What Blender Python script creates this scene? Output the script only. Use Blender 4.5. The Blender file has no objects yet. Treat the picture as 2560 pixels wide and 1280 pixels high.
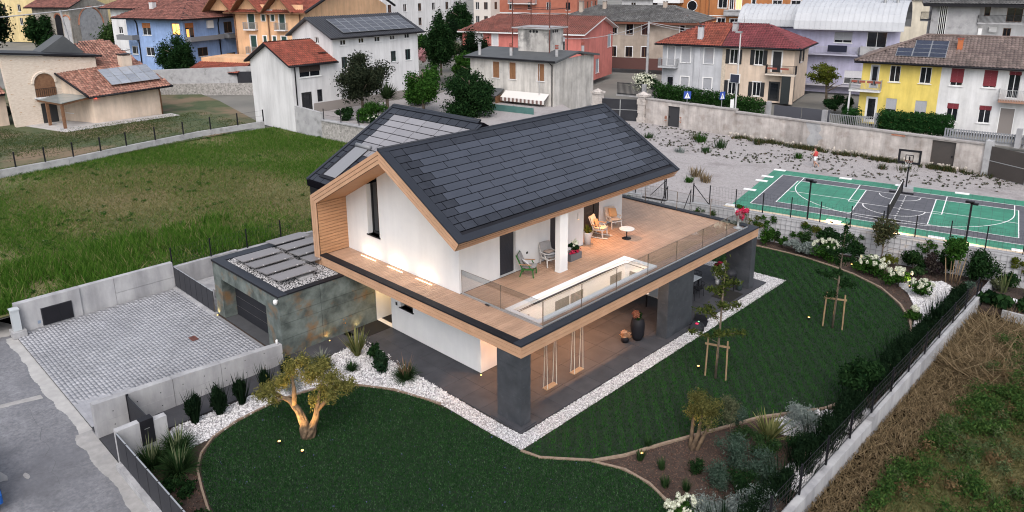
import bpy, math, random
import numpy as np
from mathutils import Vector, Matrix

random.seed(7)
RNG = np.random.default_rng(7)
SC = bpy.context.scene
COL = SC.collection

# ------------------------------------------------------------------ camera
CAM_LOC = (16.61, -17.324, 16.026)
YAW, PITCH, ROLL, FOC, PPY = 0.776, 0.2702, -0.007, 1866.5, -183.2   # focal length in 2560 px units
def cam_axes():
    f = Vector((-math.sin(YAW) * math.cos(PITCH), math.cos(YAW) * math.cos(PITCH), -math.sin(PITCH)))
    r = Vector((math.cos(YAW), math.sin(YAW), 0))
    u = r.cross(f)
    return r * math.cos(ROLL) + u * math.sin(ROLL), u * math.cos(ROLL) - r * math.sin(ROLL), f
cd = bpy.data.cameras.new('camera')
cam = bpy.data.objects.new('camera', cd)
COL.objects.link(cam)
cr, cu, cf = cam_axes()
cam.matrix_world = Matrix(((cr.x, cu.x, -cf.x, CAM_LOC[0]), (cr.y, cu.y, -cf.y, CAM_LOC[1]), (cr.z, cu.z, -cf.z, CAM_LOC[2]), (0, 0, 0, 1)))
cd.sensor_width = 36
cd.lens = FOC / 2560 * 36
cd.shift_y = PPY / 2560
cd.clip_start = 0.5
cd.clip_end = 2000
SC.camera = cam

# ------------------------------------------------------------------ sky, sun, exposure
SUN_AZ, SUN_EL = math.radians(138), math.radians(48)     # azimuth from +Y clockwise: the bright evening sky lies to the south east
W = bpy.data.worlds.new('World')
SC.world = W
W.use_nodes = True
nt = W.node_tree
bg = nt.nodes['Background']
sky = nt.nodes.new('ShaderNodeTexSky')
sky.sky_type = 'NISHITA'
sky.sun_disc = False
sky.sun_elevation = SUN_EL
sky.sun_rotation = SUN_AZ
sky.air_density = 1.0
sky.dust_density = 3.0
sky.ozone_density = 1.0
hsv = nt.nodes.new('ShaderNodeHueSaturation')      # thin high cloud greys the blue
hsv.inputs['Saturation'].default_value = 0.4
nt.links.new(sky.outputs[0], hsv.inputs['Color'])
nt.links.new(hsv.outputs[0], bg.inputs[0])
bg.inputs[1].default_value = 0.125
sl = bpy.data.lights.new('sun', 'SUN')
sl.energy = 0.6
sl.angle = math.radians(45)
sl.color = (1.0, 0.9, 0.84)
so = bpy.data.objects.new('sun', sl)
COL.objects.link(so)
so.rotation_euler = Vector((-math.sin(SUN_AZ) * math.cos(SUN_EL), -math.cos(SUN_AZ) * math.cos(SUN_EL), -math.sin(SUN_EL))).to_track_quat('-Z', 'Y').to_euler()
SC.view_settings.view_transform = 'Standard'
SC.view_settings.look = 'None'
SC.view_settings.exposure = 1.05
SC.view_settings.gamma = 1.0
SC.view_settings.use_curve_mapping = False
SC.render.engine = 'CYCLES'
SC.cycles.use_denoising = True
SC.cycles.filter_width = 1.1
SC.cycles.max_bounces = 6
SC.cycles.diffuse_bounces = 3
SC.cycles.glossy_bounces = 3
SC.cycles.transparent_max_bounces = 12
SC.cycles.sample_clamp_indirect = 6
SC.cycles.caustics_reflective = False
SC.cycles.caustics_refractive = False

# ------------------------------------------------------------------ helpers
def link(o, parent=None):
    COL.objects.link(o)
    if parent is not None:
        o.parent = parent
    return o
def tag(o, label=None, cat=None, group=None, kind=None):
    if label: o['label'] = label
    if cat: o['category'] = cat
    if group: o['group'] = group
    if kind: o['kind'] = kind
    return o
def thing(name, label, cat, loc=(0, 0, 0), rz=0, group=None):
    o = bpy.data.objects.new(name, None)
    o.empty_display_size = 0.2
    link(o)
    o.location = loc
    o.rotation_euler = (0, 0, rz)
    return tag(o, label, cat, group)
def np_mesh(name, v, f, mat, smooth=False):
    v = np.asarray(v, np.float32).reshape(-1, 3)
    f = np.asarray(f, np.int32)
    me = bpy.data.meshes.new(name)
    k = f.shape[1]
    me.vertices.add(len(v)); me.vertices.foreach_set('co', v.ravel())
    me.loops.add(f.size); me.loops.foreach_set('vertex_index', f.ravel())
    me.polygons.add(len(f))
    me.polygons.foreach_set('loop_start', np.arange(0, f.size, k, dtype=np.int32))
    me.polygons.foreach_set('loop_total', np.full(len(f), k, np.int32))
    if smooth: me.polygons.foreach_set('use_smooth', np.ones(len(f), bool))
    me.update(calc_edges=True)
    if mat: me.materials.append(mat)
    return me
def mobj(name, me, parent=None, loc=(0, 0, 0), rot=(0, 0, 0), sc=(1, 1, 1)):
    o = bpy.data.objects.new(name, me)
    link(o, parent)
    o.location = loc; o.rotation_euler = rot; o.scale = sc
    return o
def copy_tree(o, parent=None):
    c = o.copy(); COL.objects.link(c); c.parent = parent
    for ch in o.children: copy_tree(ch, c)
    return c
class MB:
    def __init__(s): s.v = []; s.f = []
    def add(s, vs, fs):
        b = len(s.v); s.v += [tuple(p) for p in vs]; s.f += [tuple(i + b for i in q) for q in fs]; return s
    def quad(s, *p): return s.add(p, [tuple(range(len(p)))])
    def hexa(s, p): return s.add(p, [(3, 2, 1, 0), (4, 5, 6, 7), (0, 1, 5, 4), (1, 2, 6, 5), (2, 3, 7, 6), (3, 0, 4, 7)])
    def box(s, x0, x1, y0, y1, z0, z1):
        return s.hexa([(x0, y0, z0), (x1, y0, z0), (x1, y1, z0), (x0, y1, z0), (x0, y0, z1), (x1, y0, z1), (x1, y1, z1), (x0, y1, z1)])
    def beam(s, a, b, w, h):
        a, b = Vector(a), Vector(b); d = (b - a).normalized()
        x = d.cross(Vector((0, 0, 1)))
        x = Vector((1, 0, 0)) if x.length < 1e-4 else x.normalized()
        y = x.cross(d)
        q = [(-w / 2, -h / 2), (w / 2, -h / 2), (w / 2, h / 2), (-w / 2, h / 2)]
        return s.hexa([a + x * i + y * j for i, j in q] + [b + x * i + y * j for i, j in q])
    def prism(s, pts, z0, z1):
        n = len(pts)
        s.add([(x, y, z0) for x, y in pts] + [(x, y, z1) for x, y in pts],
              [tuple(range(n))[::-1], tuple(range(n, 2 * n))] + [(i, (i + 1) % n, n + (i + 1) % n, n + i) for i in range(n)])
        return s
    def slab(s, a, b):                     # two matching 3D polygons joined
        n = len(a)
        return s.add(list(a) + list(b), [tuple(range(n))[::-1], tuple(range(n, 2 * n))] + [(i, (i + 1) % n, n + (i + 1) % n, n + i) for i in range(n)])
    def tube(s, pts, r, n=6):
        pts = [Vector(p) for p in pts]
        rr = r if isinstance(r, (list, tuple)) else [r] * len(pts)
        b = len(s.v); up = Vector((0, 0, 1)); px = None
        for i, p in enumerate(pts):
            d = (pts[min(i + 1, len(pts) - 1)] - pts[max(i - 1, 0)]).normalized()
            x = d.cross(up) if px is None else px - d * px.dot(d)
            if x.length < 1e-3: x = Vector((1, 0, 0)) - d * d.x
            x.normalize(); px = x; y = d.cross(x)
            for k in range(n):
                a = 2 * math.pi * k / n
                s.v.append(tuple(p + (x * math.cos(a) + y * math.sin(a)) * rr[i]))
        for i in range(len(pts) - 1):
            for k in range(n):
                s.f.append((b + i * n + k, b + i * n + (k + 1) % n, b + (i + 1) * n + (k + 1) % n, b + (i + 1) * n + k))
        s.f.append(tuple(b + k for k in range(n))[::-1])
        s.f.append(tuple(b + (len(pts) - 1) * n + k for k in range(n)))
        return s
    def lathe(s, prof, c=(0, 0, 0), n=12):
        b = len(s.v)
        for r, z in prof:
            for k in range(n):
                a = 2 * math.pi * k / n
                s.v.append((c[0] + r * math.cos(a), c[1] + r * math.sin(a), c[2] + z))
        for i in range(len(prof) - 1):
            for k in range(n):
                s.f.append((b + i * n + k, b + i * n + (k + 1) % n, b + (i + 1) * n + (k + 1) % n, b + (i + 1) * n + k))
        s.f.append(tuple(b + k for k in range(n))[::-1]); s.f.append(tuple(b + (len(prof) - 1) * n + k for k in range(n)))
        return s
    def mesh(s, name, mat, smooth=False):
        me = bpy.data.meshes.new(name)
        me.from_pydata(s.v, [], s.f)
        if smooth:
            for p in me.polygons: p.use_smooth = True
        if mat: me.materials.append(mat)
        return me
    def build(s, name, mat, parent=None, smooth=False, loc=(0, 0, 0), rot=(0, 0, 0)):
        return mobj(name, s.mesh(name, mat, smooth), parent, loc, rot)
def part(name, mat, parent, fn, smooth=False):
    m = MB(); fn(m); return m.build(name, mat, parent, smooth)
def box(name, mat, parent, *a):
    return MB().box(*a).build(name, mat, parent)
UNIT = {}
def ubox(name, mat, parent, x0, x1, y0, y1, z0, z1, rot=(0, 0, 0)):   # a box sharing one unit mesh per material
    if mat.name not in UNIT: UNIT[mat.name] = MB().box(-.5, .5, -.5, .5, -.5, .5).mesh('unit_' + mat.name, mat)
    return mobj(name, UNIT[mat.name], parent, ((x0 + x1) / 2, (y0 + y1) / 2, (z0 + z1) / 2), rot, (x1 - x0, y1 - y0, z1 - z0))
def struct(name, m, mat, smooth=False):
    o = m.build(name, mat, None, smooth); o['kind'] = 'structure'; return o
def inside(px, py, poly):
    poly = np.asarray(poly, float); c = np.zeros(len(px), bool); n = len(poly)
    for i in range(n):
        x0, y0 = poly[i]; x1, y1 = poly[(i + 1) % n]
        if y0 == y1: continue
        t = ((y0 > py) != (y1 > py)) & (px < (x1 - x0) * (py - y0) / (y1 - y0) + x0)
        c ^= t
    return c
def scatter(poly, n, rng=RNG):
    p = np.asarray(poly, float); lo, hi = p.min(0), p.max(0)
    q = rng.random((n, 2)) * (hi - lo) + lo
    return q[inside(q[:, 0], q[:, 1], poly)]
def smooth_poly(pts, it=2, closed=True):
    for _ in range(it):
        out = []; n = len(pts)
        for i in range(n if closed else n - 1):
            a, b = pts[i], pts[(i + 1) % n]
            out += [(a[0] * .75 + b[0] * .25, a[1] * .75 + b[1] * .25), (a[0] * .25 + b[0] * .75, a[1] * .25 + b[1] * .75)]
        if not closed: out = [pts[0]] + out + [pts[-1]]
        pts = out
    return pts

# ------------------------------------------------------------------ materials
MATS = {}
def _nodes(name):
    m = bpy.data.materials.new(name); m.use_nodes = True
    return m, m.node_tree, m.node_tree.nodes['Principled BSDF']
def M(name, c1, c2=None, scale=4.0, rough=.8, bump=0.0, bscale=None, metal=0.0, detail=6.0, c3=None, s3=.6, rnd=0.0, spec=.5, t3=(.55, .7), stretch=None, island=0.0, t2=(.35, .65)):
    """world-space noise between c1 and c2, optional blotches of c3, bump, per-object and per-island value shift"""
    m, t, b = _nodes(name); N = t.nodes; L = t.links
    geo = N.new('ShaderNodeNewGeometry'); vec = geo.outputs['Position']
    if stretch:
        mp = N.new('ShaderNodeVectorMath'); mp.operation = 'MULTIPLY'; mp.inputs[1].default_value = stretch
        L.new(vec, mp.inputs[0]); vec = mp.outputs[0]
    def noise(sc, det=detail):
        n = N.new('ShaderNodeTexNoise'); n.inputs['Scale'].default_value = sc; n.inputs['Detail'].default_value = det
        n.inputs['Roughness'].default_value = .6
        L.new(vec, n.inputs['Vector']); return n.outputs[0]
    def ramp(x, a, b_):
        r = N.new('ShaderNodeMapRange'); r.inputs[1].default_value = a; r.inputs[2].default_value = b_; L.new(x, r.inputs[0]); return r.outputs[0]
    def mix(fac, a, b_):
        x = N.new('ShaderNodeMix'); x.data_type = 'RGBA'
        if fac is not None: L.new(fac, x.inputs[0])
        for i, v in ((6, a), (7, b_)):
            if isinstance(v, tuple): x.inputs[i].default_value = (*v, 1)
            else: L.new(v, x.inputs[i])
        return x.outputs[2]
    col = c1
    if c2: col = mix(ramp(noise(scale), *t2), c1, c2)
    if c3: col = mix(ramp(noise(s3), *t3), col, c3)
    if rnd or island:
        src = N.new('ShaderNodeObjectInfo').outputs['Random'] if rnd else geo.outputs['Random Per Island']
        k = rnd or island
        r = N.new('ShaderNodeMapRange'); r.inputs[3].default_value = 1 - k; r.inputs[4].default_value = 1 + k
        L.new(src, r.inputs[0])
        h = N.new('ShaderNodeHueSaturation'); L.new(r.outputs[0], h.inputs['Value'])
        if isinstance(col, tuple): h.inputs['Color'].default_value = (*col, 1)
        else: L.new(col, h.inputs['Color'])
        col = h.outputs[0]
    if isinstance(col, tuple): b.inputs['Base Color'].default_value = (*col, 1)
    else: L.new(col, b.inputs['Base Color'])
    b.inputs['Roughness'].default_value = rough; b.inputs['Metallic'].default_value = metal
    b.inputs['Specular IOR Level'].default_value = spec
    if bump:
        bp = N.new('ShaderNodeBump'); bp.inputs['Strength'].default_value = bump; bp.inputs['Distance'].default_value = .02
        L.new(noise(bscale or scale * 8), bp.inputs['Height']); L.new(bp.outputs[0], b.inputs['Normal'])
    MATS[name] = m
    return m
def leafmat(name, c1, c2, rough=.75, trans=.35, c3=None, f3=.8):
    m, t, b = _nodes(name); N = t.nodes; L = t.links
    geo = N.new('ShaderNodeNewGeometry')
    r = N.new('ShaderNodeValToRGB'); e = r.color_ramp.elements
    e[0].color = (*c1, 1); e[1].color = (*c2, 1)
    if c3:
        e[1].position = f3; x = r.color_ramp.elements.new(min(f3 + .08, 1)); x.color = (*c3, 1)
    L.new(geo.outputs['Random Per Island'], r.inputs[0]); L.new(r.outputs[0], b.inputs['Base Color'])
    b.inputs['Roughness'].default_value = rough; b.inputs['Specular IOR Level'].default_value = .02
    tr = N.new('ShaderNodeBsdfTranslucent'); L.new(r.outputs[0], tr.inputs[0])
    mx = N.new('ShaderNodeMixShader'); mx.inputs[0].default_value = trans
    L.new(b.outputs[0], mx.inputs[1]); L.new(tr.outputs[0], mx.inputs[2])
    L.new(mx.outputs[0], N['Material Output'].inputs[0]); MATS[name] = m
    return m
def emit(name, c, s):
    m, t, b = _nodes(name); b.inputs['Base Color'].default_value = (*c, 1)
    b.inputs['Emission Color'].default_value = (*c, 1); b.inputs['Emission Strength'].default_value = s; MATS[name] = m
    return m
def glassmat(name, tint=(.93, .95, .95), refl=.5):
    m = bpy.data.materials.new(name); m.use_nodes = True; t = m.node_tree; N = t.nodes; L = t.links
    N.remove(N['Principled BSDF'])
    tr = N.new('ShaderNodeBsdfTransparent'); tr.inputs[0].default_value = (*tint, 1)
    gl = N.new('ShaderNodeBsdfGlossy'); gl.inputs['Roughness'].default_value = .03
    fr = N.new('ShaderNodeFresnel'); fr.inputs[0].default_value = 1.45
    mu = N.new('ShaderNodeMath'); mu.operation = 'MULTIPLY'; mu.inputs[1].default_value = refl; L.new(fr.outputs[0], mu.inputs[0])
    mx = N.new('ShaderNodeMixShader'); L.new(mu.outputs[0], mx.inputs[0]); L.new(tr.outputs[0], mx.inputs[1]); L.new(gl.outputs[0], mx.inputs[2])
    L.new(mx.outputs[0], N['Material Output'].inputs[0]); MATS[name] = m
    return m
WHITE = M('white_render', (.70, .70, .70), (.665, .665, .675), 1.2, .9, .05, 60)
WOOD = M('wood_board', (.43, .235, .125), (.37, .195, .1), 1.5, .6, .05, 12, rnd=.07, stretch=(6, .6, 6))
WOODF = M('wood_fascia', (.50, .30, .19), (.43, .255, .155), 1.5, .6, .05, 12, rnd=.05)
DECK = M('deck_board', (.47, .30, .205), (.41, .255, .17), 1.2, .5, .05, 20, rnd=.07, stretch=(8, .5, 1))
BLACKM = M('black_metal', (.009, .009, .012), (.014, .014, .018), .8, .55, spec=.2)
CHAR = M('charcoal_metal', (.022, .023, .028), (.03, .031, .037), 1., .6, spec=.2)
PV = M('solar_tile', (.036, .042, .058), (.044, .05, .068), .7, .34, rnd=.1)
DUMMY = M('plain_tile', (.022, .025, .034), (.03, .034, .045), 2., .45, .1, 40, rnd=.15, spec=.25)
SLATE = M('dark_porcelain', (.032, .036, .043), (.055, .06, .07), 1.6, .55, .15, 25, c3=(.075, .08, .09), s3=3.5, t3=(.58, .75))
PAVE = M('dark_paving', (.04, .041, .048), (.058, .059, .067), 1.1, .75, .1, 40, rnd=.08, spec=.25)
CONC = M('concrete', (.33, .33, .345), (.42, .42, .43), 1.6, .85, .12, 30, c3=(.25, .25, .265), s3=.9, t3=(.48, .74), stretch=(1, 1, .45), rnd=.05)
CONC2 = M('old_concrete', (.30, .30, .31), (.39, .39, .40), 1.4, .9, .2, 30, c3=(.2, .2, .2), s3=.9)
OXIDE = M('oxidised_panel', (.06, .072, .068), (.155, .18, .17), 1.5, .6, .12, 14, c3=(.19, .105, .045), s3=1.2, t3=(.52, .72), rnd=.12, spec=.2)
GLASSD = M('dark_glass', (.012, .014, .018), None, rough=.06, spec=.8)
GLASS = glassmat('clear_glass', (.95, .96, .96), .35)
WFRAME = M('white_frame', (.7, .7, .7), None, rough=.5)
DFRAME = M('dark_frame', (.02, .02, .022), None, rough=.5)
BROWNF = M('brown_frame', (.13, .06, .03), (.2, .1, .05), 4, .7)
ASPH = M('asphalt', (.14, .142, .158), (.225, .228, .245), 9, .9, .5, 60, c3=(.12, .122, .137), s3=.25, t3=(.45, .7))
SOIL = M('soil', (.035, .022, .017), (.06, .04, .03), 6, .95, .4, 60)
MULCHC = M('mulch_chip', (.06, .03, .02), (.13, .075, .055), 9, .9, island=.4)
TURF = M('turf_ground', (.003, .012, .004), (.005, .018, .006), 3, .95)
SANDG = M('yard_gravel', (.27, .25, .25), (.34, .32, .32), 5, .95, .4, 120, c3=(.22, .2, .2), s3=.35)
STRAWG = M('meadow_soil', (.075, .09, .026), (.15, .135, .055), .25, .95, .3, 30, c3=(.15, .12, .06), s3=.12, t3=(.5, .65))
PEB = M('white_pebble', (.52, .51, .52), (.62, .61, .62), 8, .8, island=.3)
PEBG = M('pebble_bed', (.24, .235, .24), (.3, .29, .3), 20, .9)
STEEL = M('galvanised', (.45, .46, .47), None, rough=.4, metal=.7)
WARM = emit('lamp_warm', (1, .58, .17), 1.5)
WARMW = emit('lamp_strip', (1, .7, .4), 1.6)
BARK = M('bark', (.10, .075, .055), (.18, .14, .105), 5, .95, .6, 30)
STAKE = M('stake_wood', (.30, .21, .12), (.22, .15, .085), 5, .85, rnd=.1)
L_DARK = leafmat('leaf_dark', (.005, .018, .007), (.026, .062, .02))
L_MID = leafmat('leaf_mid', (.012, .045, .008), (.05, .12, .022))
L_OLIVE = leafmat('leaf_olive', (.05, .065, .035), (.13, .14, .08))
L_SILVER = leafmat('leaf_silver', (.13, .16, .15), (.26, .30, .28))
L_YEL = leafmat('leaf_lime', (.05, .075, .012), (.13, .14, .025))
L_STRAP = leafmat('leaf_strap', (.07, .10, .03), (.22, .22, .09), c3=(.3, .28, .12))
L_GRASS = leafmat('leaf_tuft', (.015, .04, .015), (.045, .085, .03))
L_LAWN = leafmat('lawn_blade', (.004, .026, .004), (.034, .11, .022), trans=.15)
L_LAWN2 = leafmat('clover_blade', (.003, .022, .005), (.03, .09, .024), trans=.15, c3=(.09, .15, .08), f3=.88)
L_MEADOW = leafmat('meadow_blade', (.024, .085, .008), (.10, .19, .03), c3=(.24, .22, .1), f3=.88)
L_DRY = leafmat('dry_blade', (.07, .055, .03), (.26, .19, .11), c3=(.34, .26, .16))
L_WEED = leafmat('weed_blade', (.015, .03, .012), (.07, .085, .035), c3=(.15, .10, .05))
F_WHITE = leafmat('flower_white', (.55, .57, .42), (.72, .73, .62), trans=.2)
F_PINK = leafmat('flower_pink', (.5, .25, .28), (.62, .38, .4), trans=.2)
F_RED = leafmat('flower_red', (.45, .02, .06), (.62, .06, .14), trans=.2)
F_ORANGE = leafmat('flower_orange', (.5, .15, .02), (.6, .3, .03), trans=.2)

# ------------------------------------------------------------------ foliage generators
def unit(v): return v / (np.linalg.norm(v, axis=1, keepdims=True) + 1e-9)
def leaf_quads(P, size, asp=.5, out=None, rng=RNG, jit=.45):
    n = len(P); N = unit(rng.normal(size=(n, 3)) + (0 if out is None else out * 1.2))
    T = unit(np.cross(N, rng.normal(size=(n, 3)))); B = np.cross(N, T)
    s = size * (1 - jit + 2 * jit * rng.random((n, 1)))
    v = np.stack([P - T * s, P - B * s * asp, P + T * s, P + B * s * asp], 1).reshape(-1, 3)
    return v, np.arange(4 * n).reshape(n, 4)
def blob_points(blobs, n, rng=RNG, shell=.55):
    b = np.asarray(blobs, float); w = b[:, 3] * b[:, 4] + b[:, 3] * b[:, 5]; w /= w.sum()
    i = rng.choice(len(b), n, p=w); d = unit(rng.normal(size=(n, 3)))
    r = (shell + (1 - shell) * rng.random((n, 1))) * (1 + .16 * rng.normal(size=(n, 1)))
    return b[i, :3] + d * b[i, 3:] * r, d
def crown_blobs(c, R, k, rng=RNG, sub=.42):
    c = np.asarray(c, float); R = np.asarray(R, float); out = []
    for _ in range(k):
        d = unit(rng.normal(size=(1, 3)))[0]; q = rng.random() ** .5 * .72
        s = sub * (.7 + .6 * rng.random())
        out.append((*(c + d * R * q), *(R * s)))
    return out
def leaf_mesh(name, blobs, n, size, mat, asp=.5, shell=.55, rng=RNG):
    P, d = blob_points(blobs, n, rng, shell); v, f = leaf_quads(P, size, asp, d, rng)
    return np_mesh(name, v, f, mat)
def blade_mesh(name, P, h, w, mat, lean=.5, jit=.4, bias=None, rng=RNG):
    n = len(P); a = rng.random(n) * 2 * np.pi
    hh = h * (1 - jit + 2 * jit * rng.random(n)); ww = w * (.6 + .8 * rng.random(n))
    dx, dy = np.cos(a) * ww, np.sin(a) * ww
    l = rng.normal(size=(n, 2)) * lean * hh[:, None]
    if bias is not None: l += bias * hh[:, None]
    v = np.empty((n, 3, 3)); z = P[:, 2]
    v[:, 0] = np.stack([P[:, 0] - dx, P[:, 1] - dy, z], 1); v[:, 1] = np.stack([P[:, 0] + dx, P[:, 1] + dy, z], 1)
    v[:, 2] = np.stack([P[:, 0] + l[:, 0], P[:, 1] + l[:, 1], z + hh], 1)
    return np_mesh(name, v.reshape(-1, 3), np.arange(3 * n).reshape(n, 3), mat)
def strap_mesh(name, n, length, width, spread, droop, mat, r0=.08, rng=RNG, seg=4):
    V = []; F = []
    for i in range(n):
        a = rng.random() * 2 * math.pi; L = length * (.6 + .5 * rng.random()); sp = spread * (.25 + .75 * rng.random())
        b = rng.random() * r0; ax = a + rng.normal() * .4; px, py = math.cos(ax) * b, math.sin(ax) * b; k = len(V)
        tx, ty = -math.sin(a), math.cos(a)
        for j in range(seg + 1):
            t = j / seg; rad = L * sp * t; z = L * (t * math.sqrt(max(.05, 1 - sp * sp)) - droop * sp * t * t)
            w = width * (1 - t ** 2 * .95) * .5
            x, y = px + math.cos(a) * rad, py + math.sin(a) * rad
            V += [(x - tx * w, y - ty * w, z), (x + tx * w, y + ty * w, z)]
        for j in range(seg): F.append((k + 2 * j, k + 2 * j + 1, k + 2 * j + 3, k + 2 * j + 2))
    return np_mesh(name, V, F, mat)
def pebbles(name, pts, z, size, mat, rng=RNG):
    n = len(pts); base = np.array([(1, 0, 0), (0, 1, 0), (-1, 0, 0), (0, -1, 0), (0, 0, .8), (0, 0, -.8)], float)
    s = size * (.5 + rng.random((n, 1, 1))); sc = .65 + .7 * rng.random((n, 1, 3)); a = rng.random(n) * 6.28
    v = base[None] * s * sc + rng.normal(size=(n, 6, 3)) * s * .16
    ca, sa = np.cos(a)[:, None], np.sin(a)[:, None]
    x = v[:, :, 0] * ca - v[:, :, 1] * sa; y = v[:, :, 0] * sa + v[:, :, 1] * ca
    zz = np.asarray(z)[:, None] if np.ndim(z) else z
    v = np.stack([x + pts[:, 0:1], y + pts[:, 1:2], v[:, :, 2] + zz + size * .35 * rng.random((n, 1))], 2).reshape(-1, 3)
    fb = np.array([(0, 1, 4), (1, 2, 4), (2, 3, 4), (3, 0, 4), (1, 0, 5), (2, 1, 5), (3, 2, 5), (0, 3, 5)])
    return np_mesh(name, v, (fb[None] + np.arange(n)[:, None, None] * 6).reshape(-1, 3), mat)
def lamp(name, kind, parent, loc, power, col=(1, .66, .34), size=.05, aim=None, angle=70, blend=.6):
    l = bpy.data.lights.new(name, kind); l.energy = power * 2.0; l.color = col
    if kind == 'AREA': l.size = size
    else: l.shadow_soft_size = size
    if kind == 'SPOT': l.spot_size = math.radians(angle); l.spot_blend = blend
    o = bpy.data.objects.new(name, l); link(o, parent); o.location = loc
    if aim is not None: o.rotation_euler = Vector(aim).to_track_quat('-Z', 'Y').to_euler()
    return o
# ================================================================== GROUND
GW = .196                                        # the rear wall and the court are turned by this angle
gx, gy = math.cos(GW), math.sin(GW)
def gwall(t, off=0): return (-12.1 + t * gx - off * gy, 23.35 + t * gy + off * gx)      # point along the rear garden wall
def sheet(name, pts, z, mat, kind='structure'):
    o = MB().quad(*[(x, y, z) for x, y in pts]).build(name, mat); o['kind'] = kind; return o
sheet('terrain', [(-900, -400), (-22.7, -400), (-22.7, 900), (-900, 900)], .78, M('town_ground', (.12, .12, .11), (.2, .19, .17), .08, .95, .2, 8))
sheet('north_ground', [(-22.7, 21.05), gwall(0), gwall(60), (700, 120), (700, 900), (-22.7, 900)], 1.3, MATS['town_ground'])
sheet('east_field', [(9.15, -300), (500, -300), (500, 121), gwall(23.5)], -.35, STRAWG)
sheet('lot_soil', [(-11.1, -10.95), (9.1, -10.95), (9.1, 27.6), gwall(0), (-22.6, 21.1), (-22.6, -3.4), (-11.1, -3.4)], -.04, SOIL)
sheet('road', [(-900, -400), (9.15, -400), (9.15, -10.95), (-22.0, -10.95), (-23.6, -11.6), (-900, -60)], -.05, ASPH)
sheet('gravel_yard', [gwall(-14, .2), gwall(60, .2), (60, 46), (-31, 46), (-31, 20.6)], 1.5, SANDG)
sheet('street', [(-60, 46.4), (60, 46.4), (60, 55.5), (-60, 55.5)], 1.62, M('street_asphalt', (.11, .11, .12), (.15, .15, .16), 1.5, .9))
sheet('meadow', [(-55.5, -60), (-22.7, -60), (-22.7, 24), (-55.5, 24)], .86, STRAWG)
sheet('neighbour_lawn', [(-110, -60), (-55.9, -60), (-52.4, -5), (-56.1, 19.8), (-76, 24), (-110, 28)], .98,
      M('neighbour_turf', (.035, .06, .02), (.075, .085, .035), .5, .95, .3, 30, c3=(.16, .115, .07), s3=.16, t3=(.48, .62)))

LAWN_L = smooth_poly([(.87, -.93), (-1.13, -1), (-3.42, -1), (-5.6, -1.66), (-7.07, -2.57), (-7.83, -3.59), (-8.19, -5.16), (-8.02, -6.9), (-7.69, -7.98), (-7.07, -8.7),
          (-6.3, -9.18), (-5.19, -9.54), (-3.9, -9.86), (0, -10.3), (6.5, -10.3), (6.9, -2), (6.46, .09), (5.93, .34), (5.12, .64), (4.13, .68), (3.02, .36), (1.61, -.74)], 1)
LAWN_R = smooth_poly([(.9, -.88), (.9, -.85), (1.61, -.7), (3.02, .4), (3.61, 1.39), (4.23, 2.94), (5.13, 4.98), (5.92, 6.82), (7.41, 9.06), (7.8, 10.5), (8.0, 14), (7.65, 17.95),
          (7.23, 19.29), (6.27, 20.87), (4.91, 22.33), (3.11, 23.27), (2.12, 23.55), (-.16, 23.98), (-2.78, 23.83), (-12, 22), (-12, 19.5), (-3.59, 19.55), (.75, 19.95), (.8, 19.9), (.88, 5)], 1)
sheet('left_lawn', LAWN_L, -.015, TURF)
sheet('right_lawn', LAWN_R, -.015, TURF)
def lawn(name, poly, n, mat, label, bias=None, h=.05, w=.012):
    p = scatter(poly, n); P = np.c_[p, np.full(len(p), -.015)]
    b = None
    if bias: 
        ang = bias; s = np.sign(np.sin((P[:, 0] * math.cos(ang) + P[:, 1] * math.sin(ang)) * 2 * np.pi / .5))
        b = np.stack([-np.sin(ang) * s * .45, np.cos(ang) * s * .45], 1)
    o = mobj(name, blade_mesh(name, P, h, w, mat, .5 if b is None else .45, bias=b)); tag(o, label, 'grass', kind='stuff'); return o
lawn('lawn_grass', LAWN_L, 230000, L_LAWN2, 'short dark clover lawn in front of the porch pillar')
lawn('lawn_grass', LAWN_R, 360000, L_LAWN, 'dark green striped mown lawn along the terrace side', bias=.72)
p = scatter(LAWN_L, 420)
mobj('lawn_flower', leaf_mesh('lawn_flower', [(*q, .04, .05, .05, .02) for q in p], 260, .02, leafmat('flower_violet', (.1, .1, .28), (.18, .18, .38)), .8))
tag(bpy.data.objects['lawn_flower'], 'tiny violet flowers dotted over the dark clover lawn', 'flowers', kind='stuff')
def ribbon(name, pts, w, z0, z1, mat):
    m = MB(); n = len(pts); L = []; R = []
    for i, p_ in enumerate(pts):
        a, b = Vector(pts[max(i - 1, 0)]), Vector(pts[min(i + 1, n - 1)]); d = (b - a).normalized(); t = Vector((-d.y, d.x)) * w / 2
        L.append((p_[0] + t.x, p_[1] + t.y)); R.append((p_[0] - t.x, p_[1] - t.y))
    for i in range(n - 1):
        a, b, c_, d = L[i], R[i], R[i + 1], L[i + 1]
        m.hexa([(*a, z0), (*b, z0), (*c_, z0), (*d, z0), (*a, z1), (*b, z1), (*c_, z1), (*d, z1)])
    o = m.build(name, mat); o['kind'] = 'structure'; return o
EDGE = M('edging_stone', (.20, .14, .10), (.27, .21, .16), 6, .9, .3, 40)
ribbon('lawn_edging', [(-12, 22.05), (-2.78, 23.88), (-.16, 24.03), (2.12, 23.62), (3.11, 23.34), (4.91, 22.42), (6.32, 20.95), (7.3, 19.35), (7.75, 17.95), (8.05, 14), (7.9, 10.4), (7.45, 9.0), (5.95, 6.76), (5.17, 4.92), (4.27, 2.88), (3.65, 1.33), (3.05, .35), (1.63, -.78), (.9, -.95)], .1, -.04, .035, EDGE)
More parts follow.
